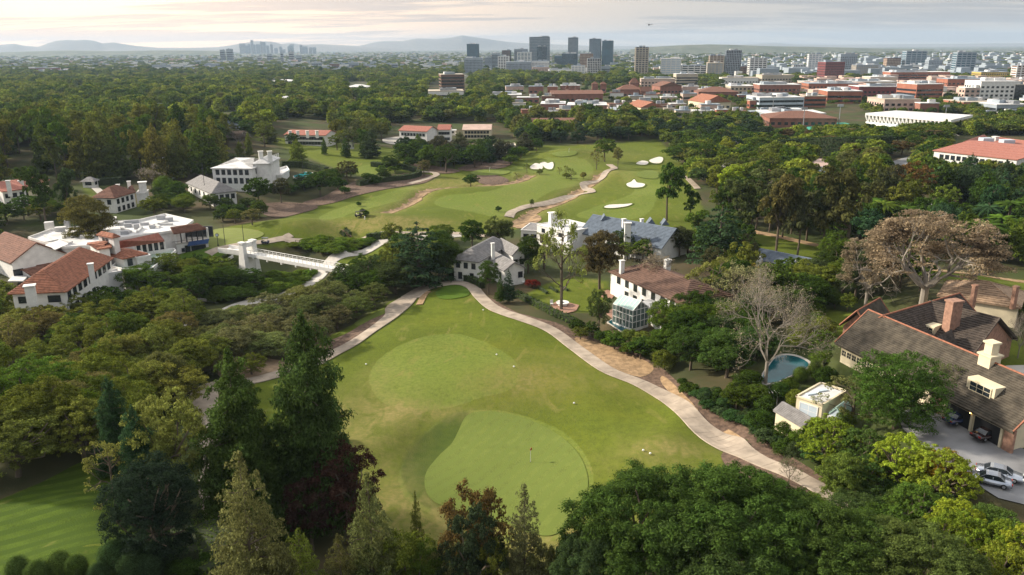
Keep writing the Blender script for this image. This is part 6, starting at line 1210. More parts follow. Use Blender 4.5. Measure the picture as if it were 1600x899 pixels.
# small aircraft far off in the sky
p = C0+ray(1014, 39)*900; o = thing('helicopter', 'tiny dark helicopter in the sky above the lone tall tower', 'helicopter', p); mb = MB(); mb.lathe((p.x, p.y, p.z-.8), [(.2, 0), (1.0, .4), (1.1, 1.0), (.5, 1.6)], 8); mb.build('fuselage', D_, o); mb = MB(); mb.tube((p.x+.5, p.y, p.z), (p.x+5, p.y, p.z+.4), .3, .12, 5); mb.build('tail_boom', D_, o); mb = MB(); mb.box((p.x, p.y, p.z+1.3), (9, .3, .08), .3); mb.build('rotor', D_, o)
# ---------------------------------------------------------------- golf furniture
g = gnd(829, 723, .12); o = thing('flagstick', 'golf flagstick with a small red flag on the near putting green', 'flagstick', g); mb = MB(); mb.tube(g, g+Vector((0, 0, 2.3)), .04, .03, 6); mb.build('pole', W_, o); mb = MB(); mb.box((g.x+.05, g.y+.1, g.z+2.05), (.42, .03, .4), .9); mb.build('flag', M['lampred'], o); mb = MB(); mb.lathe((g.x, g.y, g.z-.03), [(.08, 0), (.08, .06)], 10); mb.build('cup', D_, o)
for x, y, lab in ((889, 239, 'thin flagstick on the farthest raised green'), (765, 269, 'thin flagstick on the green above the mulch island')):
    g = gnd(x, y, .15); o = thing('flagstick', lab, 'flagstick', g); mb = MB(); mb.tube(g, g+Vector((0, 0, 2.3)), .05, .04, 5); mb.build('pole', W_, o); mb = MB(); mb.box((g.x+.2, g.y, g.z+2.05), (.5, .04, .4)); mb.build('flag', M['sand'], o)
def golf_cart(label, px, py, rz, body):
    g = gnd(px, py, .2); o = thing('golf_cart', label, 'golf cart', g, rz)
    for nm, c, d, m in (('body', (0, 0, .5), (2.3, 1.15, .38), body), ('cowl', (.95, 0, .8), (.5, 1.1, .4), body), ('seat', (-.25, 0, .82), (.6, 1.05, .16), M['cream']), ('backrest', (-.55, 0, 1.1), (.12, 1.05, .45), M['cream']), ('bag_well', (-1.0, 0, .85), (.4, .9, .4), D_), ('roof', (-.05, 0, 1.86), (1.9, 1.2, .08), body)): mb = MB(); mb.box(c, d); link(nm, mb.mesh(nm, m), o)
    for x in (-.9, .75):
        for y in (-.52, .52): mb = MB(); mb.tube((x, y, .7), (x*.9, y, 1.85), .03, .03, 4); link('roof_post', mb.mesh('roof_post', D_), o)
    for x in (-.75, .75):
        for y in (-1, 1): mb = MB(); mb.tube((x, y*.42, .24), (x, y*.6, .24), .24, .24, 10); link('wheel', mb.mesh('wheel', M['rubber']), o)
golf_cart('dark golf cart parked near the ravine behind the white bridge tower', 415, 382, .1, M['bluepaint']); golf_cart('dark golf cart on the far fairway by the gully, left of the small bush pair', 560, 340, .3, D_); golf_cart('second golf cart parked tight beside the one near the gully', 567, 338, .3, D_)
g = gnd(570, 343); o = thing('golf_bag', 'small white golf bag standing right of the carts by the gully', 'golf bag', g); mb = MB(); mb.lathe(tuple(g), [(.15, 0), (.18, .4), (.17, .95), (.2, 1.0)], 8); mb.build('bag', W_, o); mb = MB(); mb.tube((g.x, g.y, g.z+.9), (g.x+.08, g.y, g.z+1.25), .03, .03, 4); mb.build('club', M['steel'], o)
g = gnd(341, 385); o = thing('street_clock', 'green post clock in front of the pavilion by the practice green', 'clock', g); mb = MB(); mb.lathe(tuple(g), [(.28, 0), (.22, .5), (.1, .7), (.08, 2.8), (.16, 3.0)], 8); mb.build('post', D_, o); mb = MB(); mb.tube((g.x, g.y-.15, g.z+3.5), (g.x, g.y+.15, g.z+3.5), .5, .5, 16); mb.build('clock_case', D_, o); mb = MB(); mb.tube((g.x, g.y-.17, g.z+3.5), (g.x, g.y-.14, g.z+3.5), .4, .4, 16); mb.build('dial', M['bluepale'], o)
for x, y0, y1, lab in ((352, 351, 384, 'left thin net pole at the practice green'), (381, 351, 377, 'right thin net pole at the practice green'), (476, 245, 300, 'tall thin mast left of the mansion pool'), (322, 255, 312, 'tall thin palm like mast beside the small pool')):
    g = gnd(x, y1); r = g-C0; k = (449.5-y0)/FPX; h = (k*r.dot(_F)-r.dot(_Up))/(_Up.z-k*_F.z); o = thing('mast', lab, 'pole', g); mb = MB(); mb.tube(g, g+Vector((0, 0, h)), .11, .07, 5); mb.build('pole', D_, o)
def tee_marker(px, py, lab):
    g = gnd(px, py, .1); o = thing('golf_ball', lab, 'golf ball', g, group='white range balls on the green slope'); mb = MB(); mb.lathe((g.x, g.y, g.z), [(.06, 0), (.15, .06), (.19, .15), (.15, .26), (.05, .31)], 8); mb.build('ball', W_, o)
for x, y, lab in ((572, 571, 'white marker ball left of the light fairway oval'), (755, 486, 'white marker ball near the tee below the hedge bend'), (1005, 706, 'left of the two marker balls right of the putting green'), (1016, 711, 'right of the two marker balls right of the putting green'), (897, 632, 'marker ball up slope of the two right ones'), (776, 556, 'marker ball near the top of the fairway oval'), (803, 575, 'marker ball on the golden part of the slope')): tee_marker(x, y, lab)
# fence of the club path and stair
pts = smooth([tuple(gnd(x, y)[:2]) for x, y in ((462, 381), (520, 380), (580, 374), (640, 369))], False, 6); o = thing('path_fence', 'low dark post fence along the club path below the mounds', 'fence', (*pts[0], Hxy(*pts[0]))); pm = None
for i in range(0, len(pts)):
    mb = MB(); x, y = pts[i]; mb.box((x, y, Hxy(x, y)+.55), (.12, .12, 1.2)); mb.build('post', D_, o)
    if i: x0, y0 = pts[i-1]; mb = MB(); mb.tube((x0, y0, Hxy(x0, y0)+1.05), (x, y, Hxy(x, y)+1.05), .04, .04, 4); mb.build('rail', D_, o)
g = gnd(541, 369); o = thing('garden_stair', 'short dark stair between two clipped hedges below the mounds', 'stair', g); a, b_ = gnd(535, 361), gnd(547, 370)
for i in range(8): p = a.lerp(b_, i/7); mb = MB(); mb.box((p.x, p.y, p.z+.15), (1.6, .5, .25), -.7); mb.build('step', M['wood'], o)
# ---------------------------------------------------------------- trees that stand out, placed where they grow
T = tree; LIME = (.17, .17, .04); FEA = (.125, .13, .045)
T('pine_near', 500, 820, 508, 172, (.05, .085, .02), 'tallest dense dark pine, its pointed top over the left cart path'); T('pine_near', 385, 805, 565, 156, (.06, .092, .022), 'second tall dense pine, left of the tallest one')
T('pine_near', 232, 810, 648, 92, BL, 'blue green pine rising behind the nearly black tree'); T('pine_near', 190, 740, 598, 66, BL, 'slim dark pine left of the pale yellow green tree'); T('dense_near', 248, 875, 716, 162, BKG, 'nearly black dense round tree above the clipped ball hedges')
T('open_near', 275, 800, 610, 145, LIME, 'pale yellow green open tree between the slim pine and the tall pines'); T('sparse', 182, 790, 690, 80, LIME, 'thin pale leafed tree at the edge of the lower left lawn')
T('feather_near', 405, 985, 722, 180, FEA, 'feathery light olive conifer at the lower left of centre'); T('feather_near', 590, 985, 755, 135, FEA, 'feathery olive conifer with a grey trunk below the copper tree'); T('feather_near', 820, 985, 770, 115, (.10, .105, .045), 'thin feathery conifer below the putting green'); T('feather_near', 655, 915, 775, 40, OL, 'narrow spire of a young conifer left of the golden brown tree')
T('open_near', 745, 960, 755, 135, (.105, .075, .025), 'golden brown dense tree below the putting green'); T('open_near', 740, 990, 800, 120, (.03, .045, .02), 'dark lower tree under the golden brown one'); T('open_near', 545, 850, 698, 130, CO, 'copper red leafed tree at the foot of the tallest pine'); T('open_near', 490, 860, 745, 95, (.05, .03, .022), 'smaller copper red tree left of the larger copper one')
for x, b_, t, w2, c in [(480, 985, 835, 120, OL), (640, 985, 838, 120, OL), (540, 985, 845, 120, (.09, .095, .03)), (700, 985, 858, 100, FEA), (880, 985, 862, 70, OL), (770, 990, 850, 80, OL), (590, 990, 860, 120, (.08, .09, .03)), (850, 990, 845, 70, FEA), (430, 985, 850, 100, (.09, .09, .03)), (668, 990, 850, 90, MG)]: T('open_near' if x % 3 else 'feather_near', x, b_, t, w2, c)
for x, b_, t, w2, c, l_ in [(1010, 990, 752, 255, (.046, .076, .017), 'left hand big umbrella pine in the lower foreground'), (1140, 990, 748, 270, (.054, .086, .019), 'middle and highest of the big foreground umbrella pines'), (1262, 1000, 800, 225, (.048, .080, .017), 'right hand big umbrella pine in the lower foreground'), (1110, 1030, 800, 250, (.06, .095, .024), 'lower paler umbrella pine showing dark forking limbs'), (930, 1020, 830, 150, (.036, .06, .02), 'low umbrella pine at the left end of the foreground pines'), (1400, 1010, 826, 220, (.095, .125, .03), 'soft paler umbrella pine right of the big ones'), (1290, 1030, 865, 170, (.05, .08, .03), 'small umbrella pine at the bottom edge')]: T('umbrella_near', x, b_, t, w2, c, l_)
BT = (.20, .245, .024)
for x, b_, t, w2, c in [(1290, 735, 650, 105, (.17, .21, .022)), (1345, 750, 668, 100, (.06, .1, .02)), (1400, 780, 676, 110, BT), (1345, 800, 710, 90, (.05, .09, .02)), (1460, 800, 700, 120, BT), (1425, 850, 755, 110, (.08, .13, .02)), (1485, 880, 778, 105, BT), (1555, 925, 812, 110, (.13, .18, .02)), (1480, 910, 795, 110, (.12, .17, .02)), (1590, 940, 815, 110, BT), (1560, 985, 850, 120, (.14, .16, .02))]: T('cluster_near', x, b_, t, w2, c)
for x, b_, t, w2, c in [(1180, 640, 600, 46, MG), (1215, 628, 596, 40, DG), (1165, 620, 575, 50, DG), (1242, 640, 608, 34, OL), (1285, 606, 575, 34, DG), (1232, 612, 590, 30, MG), (1195, 650, 618, 36, DG), (1150, 640, 600, 50, MG), (1226, 690, 655, 40, DG), (1250, 700, 668, 36, MG), (1185, 672, 640, 44, DG)]: T('round_near' if w2 > 44 else 'shrub_fine', x, b_, t, w2, c)
T('round_near', 1312, 800, 706, 84, (.115, .165, .03), 'solid bright green bush tree in front of the tufted row by the path end'); T('open_near', 1470, 775, 705, 90, (.20, .14, .015), 'golden ochre leafed tree beside the drive'); T('open_near', 1372, 760, 715, 120, (.05, .085, .02)); T('twiggy', 1232, 757, 712, 46, (.09, .10, .05), 'small twiggy olive tree on the mulch by the path end')
T('dense_near', 1398, 668, 550, 158, (.055, .098, .018), 'big dark green dome shaped tree beside the shake roofed house'); T('sparse', 1330, 665, 588, 110, (.12, .13, .04), 'loose pale shrub tree over the glass conservatory'); T('twiggy', 1468, 640, 560, 80, (.09, .10, .04), 'ragged small tree between the dome tree and garage roof')
T('bare', 1195, 606, 416, 190, (.20, .17, .11), 'white barked bare tree leaning over the blue pool'); T('flat_bare', 1440, 488, 325, 215, (.25, .185, .11), 'huge flat crowned brown tree with forking pale limbs'); T('flat_bare', 1352, 480, 368, 90, (.20, .155, .10), 'smaller brown crowned tree left of the huge flat crowned one')
T('sparse', 877, 484, 334, 86, (.17, .19, .045), 'tall thin spring leafed tree on the brick patio'); T('sparse', 1110, 490, 405, 92, (.16, .17, .04), 'pale yellow leafed tree in front of the brown roof'); T('twiggy', 1150, 500, 405, 90, (.2, .19, .09), 'pale twiggy tree right of the brown roofed house'); T('twiggy', 1020, 465, 385, 84, (.2, .17, .11), 'leafless tree over the brown roof')
T('bare', 1590, 560, 480, 60, (.2, .17, .12), 'grey bare tree at the right edge beyond the dark roofs')
for x, b_, t, w2, k, c, l_ in [(738, 392, 342, 44, 'round_near', DG, 'left round tree behind the grey roofed house'), (780, 390, 336, 50, 'round_near', (.075, .095, .025), 'right round tree behind the grey roofed house'), (826, 427, 371, 46, 'round_near', DG, 'round tree between the grey roofed house and the patio lawn'), (937, 452, 357, 70, 'round_near', (.085, .075, .03), 'large brown green tree in front of the slate roof'), (764, 460, 404, 38, 'open_near', DG, 'open dark tree at the hedge corner below the grey roofed house'),
   (795, 474, 424, 30, 'feather_near', BL, 'dark fir like tree at the path bend'), (782, 474, 432, 24, 'feather_near', DG, 'small dark fir left of its bigger neighbour at the path bend'), (655, 447, 345, 110, 'cedar_mid', BL, 'broad layered cedar at the top of the green path'), (620, 447, 378, 64, 'open_near', OL, 'light crown left of the layered cedar'), (700, 438, 366, 52, 'round_near', DG, 'round dark tree right of the layered cedar'), (614, 390, 346, 36, 'open_mid', OL, 'loose olive tree on the mounds above the cedar'), (585, 470, 418, 50, 'round_near', DG, 'round dark tree left below the cedar'),
   (935, 522, 450, 44, 'open_near', (.075, .10, .03), 'umbrella like small tree left of the glasshouse pool'), (850, 420, 365, 60, 'sparse', (.13, .15, .04), 'loose spring tree right of the round tree'), (1042, 345, 258, 62, 'euc_mid', DG, 'tall open dark tree right of the sand bunkers'), (1078, 345, 298, 36, 'euc_mid', DG, 'smaller open dark tree beside the tall one'), (1122, 425, 315, 100, 'cedar_mid', BL, 'wide drooping blue green cedar behind the brown roofed house'),
   (1212, 398, 275, 78, 'euc_mid', (.095, .085, .03), 'leaning tall eucalyptus over the right fairway strip'), (1245, 402, 300, 60, 'euc_mid', (.07, .075, .03), 'second eucalyptus right of the leaning one'), (1318, 405, 270, 110, 'euc_mid', (.08, .085, .028), 'broad tall eucalyptus in the right wood'), (1285, 400, 290, 70, 'euc_mid', (.06, .075, .025), 'dark eucalyptus behind the broad one'), (1172, 380, 285, 80, 'euc_mid', (.075, .09, .028), 'green eucalyptus left of the leaning one'), (1150, 350, 275, 60, 'round_mid', MG, 'round green tree above the drooping cedar'),
   (736, 292, 272, 27, 'round_mid', DG, 'lone small tree beside the mulch island'), (697, 270, 225, 42, 'open_mid', DG, 'flat topped dark tree above the far path'), (663, 276, 249, 24, 'open_mid', (.13, .115, .045), 'small yellowish tree by the far path'), (543, 284, 250, 36, 'open_mid', (.085, .09, .03), 'round olive tree beside the far garden'), (541, 246, 217, 18, 'pine_mid', DG, 'dark conifer standing in the upper left fairway'), (507, 242, 216, 12, 'pine_mid', MG, 'thin conifer left of the fairway conifer'), (580, 247, 205, 34, 'pine_mid', (.04, .06, .025), 'pair forming dark conifer on the upper fairway'), (570, 246, 210, 20, 'pine_mid', DG, 'narrower of the conifer pair on the upper fairway'),
   (965, 262, 228, 18, 'open_mid', (.14, .13, .04), 'yellow green tree at the bend of the far path'), (932, 265, 230, 24, 'sparse', LIME, 'bright spring tree left of the far path bend'), (945, 253, 215, 38, 'open_mid', MG, 'dark cluster tree behind the bright spring tree'), (1070, 256, 222, 76, 'dome_mid', DG, 'wide dark oak right of the far bunkers'), (842, 233, 218, 14, 'round_mid', MG, 'small round tree beside the farthest green'), (831, 325, 311, 9, 'open_mid', DG, 'small dark bush beside the gully path'), (779, 331, 322, 11, 'shrub', DG, 'small dark bush on the middle fairway'),
   (143, 395, 308, 84, 'round_near', (.105, .105, .028), 'broad olive yellow pine behind the white clubhouse roof'), (75, 355, 262, 60, 'euc_mid', DG, 'tall dark tree right of the terracotta roofed house'), (110, 345, 265, 44, 'euc_mid', (.04, .06, .02), 'tall dark tree left of the gabled white house'), (238, 300, 257, 44, 'twiggy', GY_, 'greyish purple leafless tree behind the gabled house'), (258, 306, 276, 32, 'ball', MG, 'clipped round tree left of the grey shingle house'), (278, 309, 282, 40, 'shrub', DG, 'dark clipped mass beside the clipped round tree'), (368, 350, 325, 30, 'open_mid', OL, 'left light olive tree above the practice green'), (395, 352, 326, 36, 'open_mid', (.12, .115, .04), 'right light olive tree above the practice green'),
   (440, 318, 278, 34, 'round_mid', (.07, .07, .028), 'brownish tree below the white mansion'), (405, 320, 275, 46, 'round_mid', DG, 'dark tree below the white mansion'), (500, 308, 268, 46, 'round_mid', DG, 'round dark tree left of the far mulch bank'), (466, 260, 220, 34, 'pine_mid', OL, 'light conifer right of the mansion chimneys'), (525, 280, 262, 26, 'round_mid', DG, 'round dark tree right of the turquoise pool'), (375, 228, 203, 34, 'flat_bare', GY_, 'greyish flat topped tree above the mansion'), (390, 245, 208, 14, 'pine_mid', OL, 'slim light conifer above the mansion, right'), (376, 252, 222, 18, 'pine_mid', OL, 'slim light conifer above the mansion, left'),
   (1420, 330, 252, 70, 'open_mid', (.115, .075, .025), 'orange brown crowned tree beside the road bend'), (1475, 340, 288, 44, 'open_mid', (.13, .17, .03), 'bright light green tree beyond the road'), (1530, 490, 459, 56, 'shrub_fine', (.05, .09, .02), 'round bright green tree in front of the tan tile roof'), (1598, 500, 470, 36, 'shrub_fine', (.09, .12, .02), 'yellow green shrub at the right edge by the tan roof'), (1180, 460, 412, 44, 'open_near', YL, 'golden yellow tree left of the low slate roof'), (1162, 398, 352, 40, 'euc_mid', DG, 'dark narrow crown left of the low slate roof')]:
    T(k, x, b_, t, w2, c, l_)
for x, y, r_ in [(30, 888, 17), (62, 896, 18), (95, 881, 18), (122, 886, 17), (180, 870, 22), (198, 858, 18), (222, 866, 20), (207, 888, 20), (243, 868, 18), (250, 850, 12), (268, 872, 18), (235, 888, 20), (158, 897, 16), (290, 860, 16)]: T('ball', x, y+r_*.95, y-r_, r_*2.1, (.06, .095, .022) if x < 140 else (.034, .06, .022))
for x, b_, t, w2, c in [(1268, 690, 660, 36, MG), (1292, 684, 655, 34, OL), (1225, 676, 648, 28, DG), (1318, 676, 640, 34, MG), (1300, 628, 606, 24, DG)]: T('shrub_fine', x, b_, t, w2, c)
T('ball', 1250, 597, 574, 24, (.075, .115, .02), 'left clipped ball beside the blue pool'); T('ball', 1272, 590, 565, 23, (.065, .10, .02), 'right clipped ball beside the blue pool')
# ---------------------------------------------------------------- groves and shrub beds
AVOID = [[(95,512),(100,450),(200,420),(262,420),(250,448),(190,478)],[(272,442),(278,395),(372,392),(376,428)],[(362,445),(362,380),(420,380),(425,442)],[(1040,520),(1040,470),(1110,440),(1120,490)],[(0,465),(0,360),(70,345),(330,330),(345,400),(300,425),(250,430),(200,455),(110,500),(0,500)],[(345,400),(345,372),(400,372),(540,405),(540,425),(420,435),(360,430)],[(712,455),(715,380),(760,365),(830,375),(825,440)],[(815,395),(818,335),(915,330),(1060,350),(1070,400),(900,395)],[(930,530),(940,415),(1080,400),(1110,440),(1095,500),(1000,545)],[(810,490),(830,430),(950,430),(960,520),(870,510)],
 [(1180,610),(1190,550),(1275,545),(1290,600),(1230,625)],[(1200,700),(1205,630),(1240,605),(1340,600),(1350,680),(1290,690)],[(1290,610),(1300,500),(1390,455),(1560,455),(1640,560),(1640,790),(1540,780),(1390,700),(1390,640)],[(1455,500),(1455,435),(1640,440),(1640,500)],[(1160,440),(1165,395),(1275,400),(1275,440)],
 [(0,345),(0,270),(80,270),(80,330)],[(145,345),(150,285),(235,285),(240,335)],[(282,325),(285,268),(375,290),(372,325)],[(340,290),(345,230),(445,230),(500,268),(500,284),(440,282)],[(600,237),(600,200),(780,195),(812,215),(812,245)],[(435,228),(440,200),(518,200),(518,230)],
 [(1475,278),(1480,226),(1640,232),(1640,292)],[(1180,222),(1185,175),(1350,170),(1345,222)],[(1335,222),(1345,188),(1520,188),(1520,218)],[(660,165),(665,140),(735,112),(735,165)],[(1262,275),(1262,245),(1310,245),(1310,275)],[(1370,325),(1380,250),(1450,240),(1420,300),(1520,350),(1520,365),(1420,335)],
 [(240,205),(240,180),(385,188),(385,210)],[(538,150),(540,130),(580,128),(580,150)]]
TERR = dict(WG=0)
PATHS = [wpts(p) for p in ([(640,466),(690,445),(738,450),(775,484),(865,519),(945,577),(1046,625),(1110,682),(1165,709),(1290,770),(1350,803)], [(665,450),(622,480),(560,532),(470,576),(340,606),(320,640),(345,720),(350,800),(400,880)], [(720,368),(640,374),(545,397),(488,441),(415,469),(320,503),(200,550)])]
def clear_px(x, y, m=0): return not any(inpx(x, y, p) for p in AVOID)
def clear_w(g, m=2.5):
    if any(inpx(g.x, g.y, p) for p in WGR): return False
    for p in PATHS:
        if seg_dist(np.array([g.x]), np.array([g.y]), p)[0] < m: return False
    return True
BIG = []          # footprints already taken
for t_ in TREES: BIG.append((t_[0].location.x, t_[0].location.y, t_[0].scale.x*.3))
def grove(poly, n, kinds, cols, wr, hr, seed, sp=.62, m=2.5, golf=False, tries=60, group=None):
    rg = random.Random(seed); xs = [p[0] for p in poly]; ys = [p[1] for p in poly]; made = 0
    for _ in range(n*tries):
        if made >= n: break
        x, y = rg.uniform(min(xs), max(xs)), rg.uniform(min(ys), max(ys))
        if not inpx(x, y, poly) or not clear_px(x, y): continue
        g = gnd(x, y)
        if not golf and not clear_w(g, m): continue
        w2 = rg.uniform(*wr); h = rg.uniform(*hr)*(.8+.2*w2/wr[1])
        if any((g.x-a)**2+(g.y-b_)**2 < (sp*(w2*.5+c))**2 for a, b_, c in BIG): continue
        k = rg.choice(kinds); c = rg.choice(cols)
        o = thing(ONAME[k], '', 'shrub' if 'shrub' in k else 'tree', g, rg.uniform(0, 6.28)); o.scale = (w2, w2, h); cm, tm = rg.choice(KIND[k]); j = rg.uniform(.85, 1.15)
        link('trunk', tm, o); cr_ = link('crown', cm, o); cr_.color = tuple(min(1, v*j*rg.uniform(.93, 1.07)) for v in c)+(1,)
        BIG.append((g.x, g.y, w2*.5)); px_, py_, _d = proj((g.x, g.y, g.z+h*.6)); TREES.append([o, k, c, px_, py_, None, group]); made += 1
    return made
cn = []
cn.append(grove([(-20,560),(110,520),(300,525),(330,600),(290,660),(215,705),(165,712),(60,757),(-20,785)], 26, ['round_near', 'open_near', 'open_near'], [OL, (.15, .165, .03), MG, (.11, .13, .025), (.13, .12, .04)], (9, 13), (7, 11), 1, .55))
cn.append(grove([(-20,480),(130,500),(260,440),(330,430),(400,455),(330,475),(290,500),(200,545),(-20,565)], 34, ['round_near', 'round_mid', 'open_near'], [DG, MG, (.09, .13, .02), OL, (.14, .155, .03)], (8, 12), (6, 9), 2, .55))
cn.append(grove([(220,560),(330,515),(420,505),(500,488),(600,475),(560,505),(480,560),(400,572),(320,590)], 26, ['open_near', 'open_near', 'round_near'], [(.13, .15, .045), (.12, .135, .04), (.10, .125, .035), (.125, .125, .05)], (8, 12), (5, 8), 3, .55))
cn.append(grove([(520,490),(545,445),(620,432),(640,455),(600,475),(540,500)], 9, ['round_near', 'open_near'], [DG, (.05, .07, .02), OL], (9, 12), (7, 10), 4, .6))
cn.append(grove([(400,470),(415,425),(440,400),(500,400),(505,425),(480,440),(440,462)], 24, ['shrub_fine'], [(.11, .17, .02), (.09, .14, .018)], (3.5, 6), (1.5, 2.6), 5, .5, 1.5)); cn.append(grove([(420,388),(500,376),(590,378),(550,395),(505,405),(450,400)], 30, ['shrub_fine'], [(.11, .165, .02), (.09, .14, .02), (.08, .12, .015)], (4, 6.5), (1.4, 2.4), 6, .48, 1.5, golf=False))
cn.append(grove([(290,470),(330,445),(400,440),(400,465),(330,480)], 9, ['round_mid', 'shrub_fine'], [DG, MG], (5, 8), (2.5, 4.5), 7, .55)); cn.append(grove([(270,560),(310,515),(370,490),(380,500),(330,540)], 8, ['shrub_fine'], [(.05, .10, .02), DG], (5, 8), (1.5, 3), 8, .5))
cn.append(grove([(1010,560),(1050,500),(1110,480),(1180,500),(1190,560),(1180,620),(1120,610),(1050,590)], 22, ['round_near', 'dense_near', 'round_near'], [DG, (.05, .085, .02), MG, DG], (7, 11), (6, 9), 9, .58, 3.5))
cn.append(grove([(1060,600),(1110,615),(1200,620),(1240,680),(1290,700),(1300,750),(1240,725),(1160,670),(1100,640)], 46, ['shrub_fine', 'shrub'], [DG, (.04, .075, .025), (.055, .085, .03), (.05, .1, .03)], (2, 4), (1.2, 2.6), 10, .55, 3.0)); cn.append(grove([(890,520),(960,522),(1010,540),(1040,580),(980,560),(900,530)], 14, ['shrub_fine', 'round_mid'], [DG, MG, OL], (3.5, 6), (2.5, 5), 11, .6, 3.5))
cn.append(grove([(1270,480),(1340,470),(1300,520),(1300,600),(1270,620),(1240,540)], 16, ['shrub_fine', 'round_mid'], [DG, MG, OL], (3, 6), (2, 4.5), 12, .6)); cn.append(grove([(1110,480),(1180,440),(1300,430),(1460,440),(1440,500),(1380,465),(1300,500),(1200,510)], 30, ['round_near', 'round_mid', 'open_near', 'euc_mid'], [DG, MG, OL, (.06, .08, .03)], (8, 12), (7, 12), 13, .6))
cn.append(grove([(960,400),(1080,395),(1110,440),(1170,400),(1165,440),(1110,460)], 10, ['round_near', 'open_near'], [DG, (.07, .075, .03), OL], (7, 10), (6, 10), 14, .6)); cn.append(grove([(600,370),(720,372),(720,440),(690,440),(600,410)], 10, ['round_near', 'shrub_fine'], [DG, (.12, .14, .03), MG], (7, 10), (6, 8), 15, .6))
cn.append(grove([(-30,430),(-30,345),(60,330),(150,335),(240,330),(330,322),(330,332),(200,345),(60,352),(20,365)], 20, ['round_mid', 'open_mid', 'round_near'], [DG, MG, OL], (7, 11), (5, 8), 16, .6)); cn.append(grove([(230,335),(240,305),(330,325),(400,330),(410,345),(330,350),(260,345)], 12, ['round_mid', 'shrub'], [DG, (.05, .075, .02), MG], (6, 9), (4, 7), 17, .6))
cn.append(grove([(-60,330),(-60,255),(90,270),(240,275),(330,262),(340,285),(280,290),(230,282),(150,285),(80,290)], 34, ['pine_mid', 'euc_mid', 'euc_mid', 'pine_mid'], [(.10, .105, .02), (.075, .088, .018), MG, (.12, .12, .022)], (11, 16), (18, 27), 18, .5)); cn.append(grove([(-60,262),(-60,225),(330,215),(350,262),(240,272),(90,266)], 44, ['pine_mid', 'euc_mid', 'round_mid'], [(.10, .11, .02), OL, MG, DG, (.13, .13, .025)], (12, 17), (16, 24), 19, .5))
cn.append(grove([(335,232),(350,212),(440,214),(520,215),(640,212),(640,232),(520,240),(440,240)], 20, ['pine_mid', 'round_mid', 'open_mid'], [OL, DG, (.08, .09, .03)], (9, 13), (9, 16), 20, .6, golf=True)); cn.append(grove([(440,300),(500,272),(640,262),(650,268),(560,300),(500,312)], 18, ['shrub', 'round_mid'], [DG, MG], (5, 9), (3, 6), 21, .6, golf=True))
cn.append(grove([(600,270),(640,238),(720,226),(840,215),(830,240),(750,262),(700,262)], 34, ['round_mid', 'dome_mid', 'round_mid', 'pine_mid'], [DG, (.03, .05, .022), MG, (.06, .06, .03)], (10, 14), (8, 13), 22, .55, golf=True)); cn.append(grove([(820,215),(860,200),(1250,210),(1130,245),(1070,222),(920,224),(850,226)], 60, ['round_mid', 'dome_mid'], [(.03, .05, .024), (.035, .055, .028), DG], (11, 15), (8, 11), 23, .5, golf=False))
cn.append(grove([(1080,330),(1060,250),(1130,245),(1270,262),(1380,270),(1370,330),(1250,350),(1160,350)], 56, ['round_mid', 'open_mid', 'round_mid', 'euc_mid', 'cypress_mid'], [OL, MG, DG, (.10, .115, .035), LM], (8, 13), (8, 14), 24, .55)); cn.append(grove([(1070,248),(1120,215),(1350,208),(1480,215),(1480,250),(1380,262),(1250,250)], 46, ['round_mid', 'euc_mid', 'open_mid', 'palm'], [DG, OL, (.09, .07, .03), MG, (.075, .06, .025)], (9, 13), (6, 10), 25, .5))
cn.append(grove([(1060,420),(1080,360),(1160,365),(1180,400),(1120,425)], 8, ['round_mid', 'euc_mid'], [DG, MG], (8, 11), (7, 12), 26, .6)); cn.append(grove([(1330,430),(1330,360),(1400,345),(1520,370),(1640,360),(1640,425),(1480,415),(1400,402)], 30, ['round_mid', 'dome_mid', 'euc_mid', 'palm'], [DG, BL, DG, MG], (9, 13), (9, 14), 27, .5)); cn.append(grove([(1420,345),(1460,300),(1640,312),(1640,375),(1540,355),(1440,335)], 34, ['pine_mid', 'pine_mid', 'round_mid', 'cypress_mid'], [BL, (.04, .068, .03), DG], (8, 12), (11, 16), 28, .5))
cn.append(grove([(1120,355),(1250,352),(1340,375),(1340,345),(1400,330),(1400,345),(1300,395),(1220,372)], 16, ['euc_mid', 'round_mid'], [(.06, .065, .025), DG], (9, 13), (12, 18), 29, .55)); cn.append(grove([(1270,470),(1300,440),(1440,430),(1450,480),(1400,500),(1340,480)], 14, ['open_near', 'twiggy', 'round_near'], [OL, (.09, .08, .04), MG], (7, 10), (7, 11), 30, .6))
cn.append(grove([(560,320),(600,330),(610,345),(560,345)], 3, ['shrub'], [DG], (2, 3), (1.5, 2.5), 31, .6, golf=True)); cn.append(grove([(690,300),(800,280),(830,262),(900,290),(930,262)], 8, ['shrub', 'sparse'], [OL, LIME], (3, 5), (2.5, 6), 32, .6, golf=True)); cn.append(grove([(960,440),(1000,395),(1030,400),(1000,430)], 4, ['twiggy', 'round_mid'], [OL, MG], (5, 7), (5, 7), 33, .6))
cn.append(grove([(1290,785),(1340,750),(1500,850),(1640,900),(1640,940),(1500,930),(1400,880),(1330,840)], 24, ['round_near', 'cluster_near'], [DG, (.06, .1, .02), (.045, .075, .02)], (6, 9), (4, 6), 34, .5)); cn.append(grove([(1200,820),(1400,830),(1500,900),(1400,960),(1200,960)], 10, ['round_near'], [DG, MG], (6, 9), (4, 6), 35, .5))
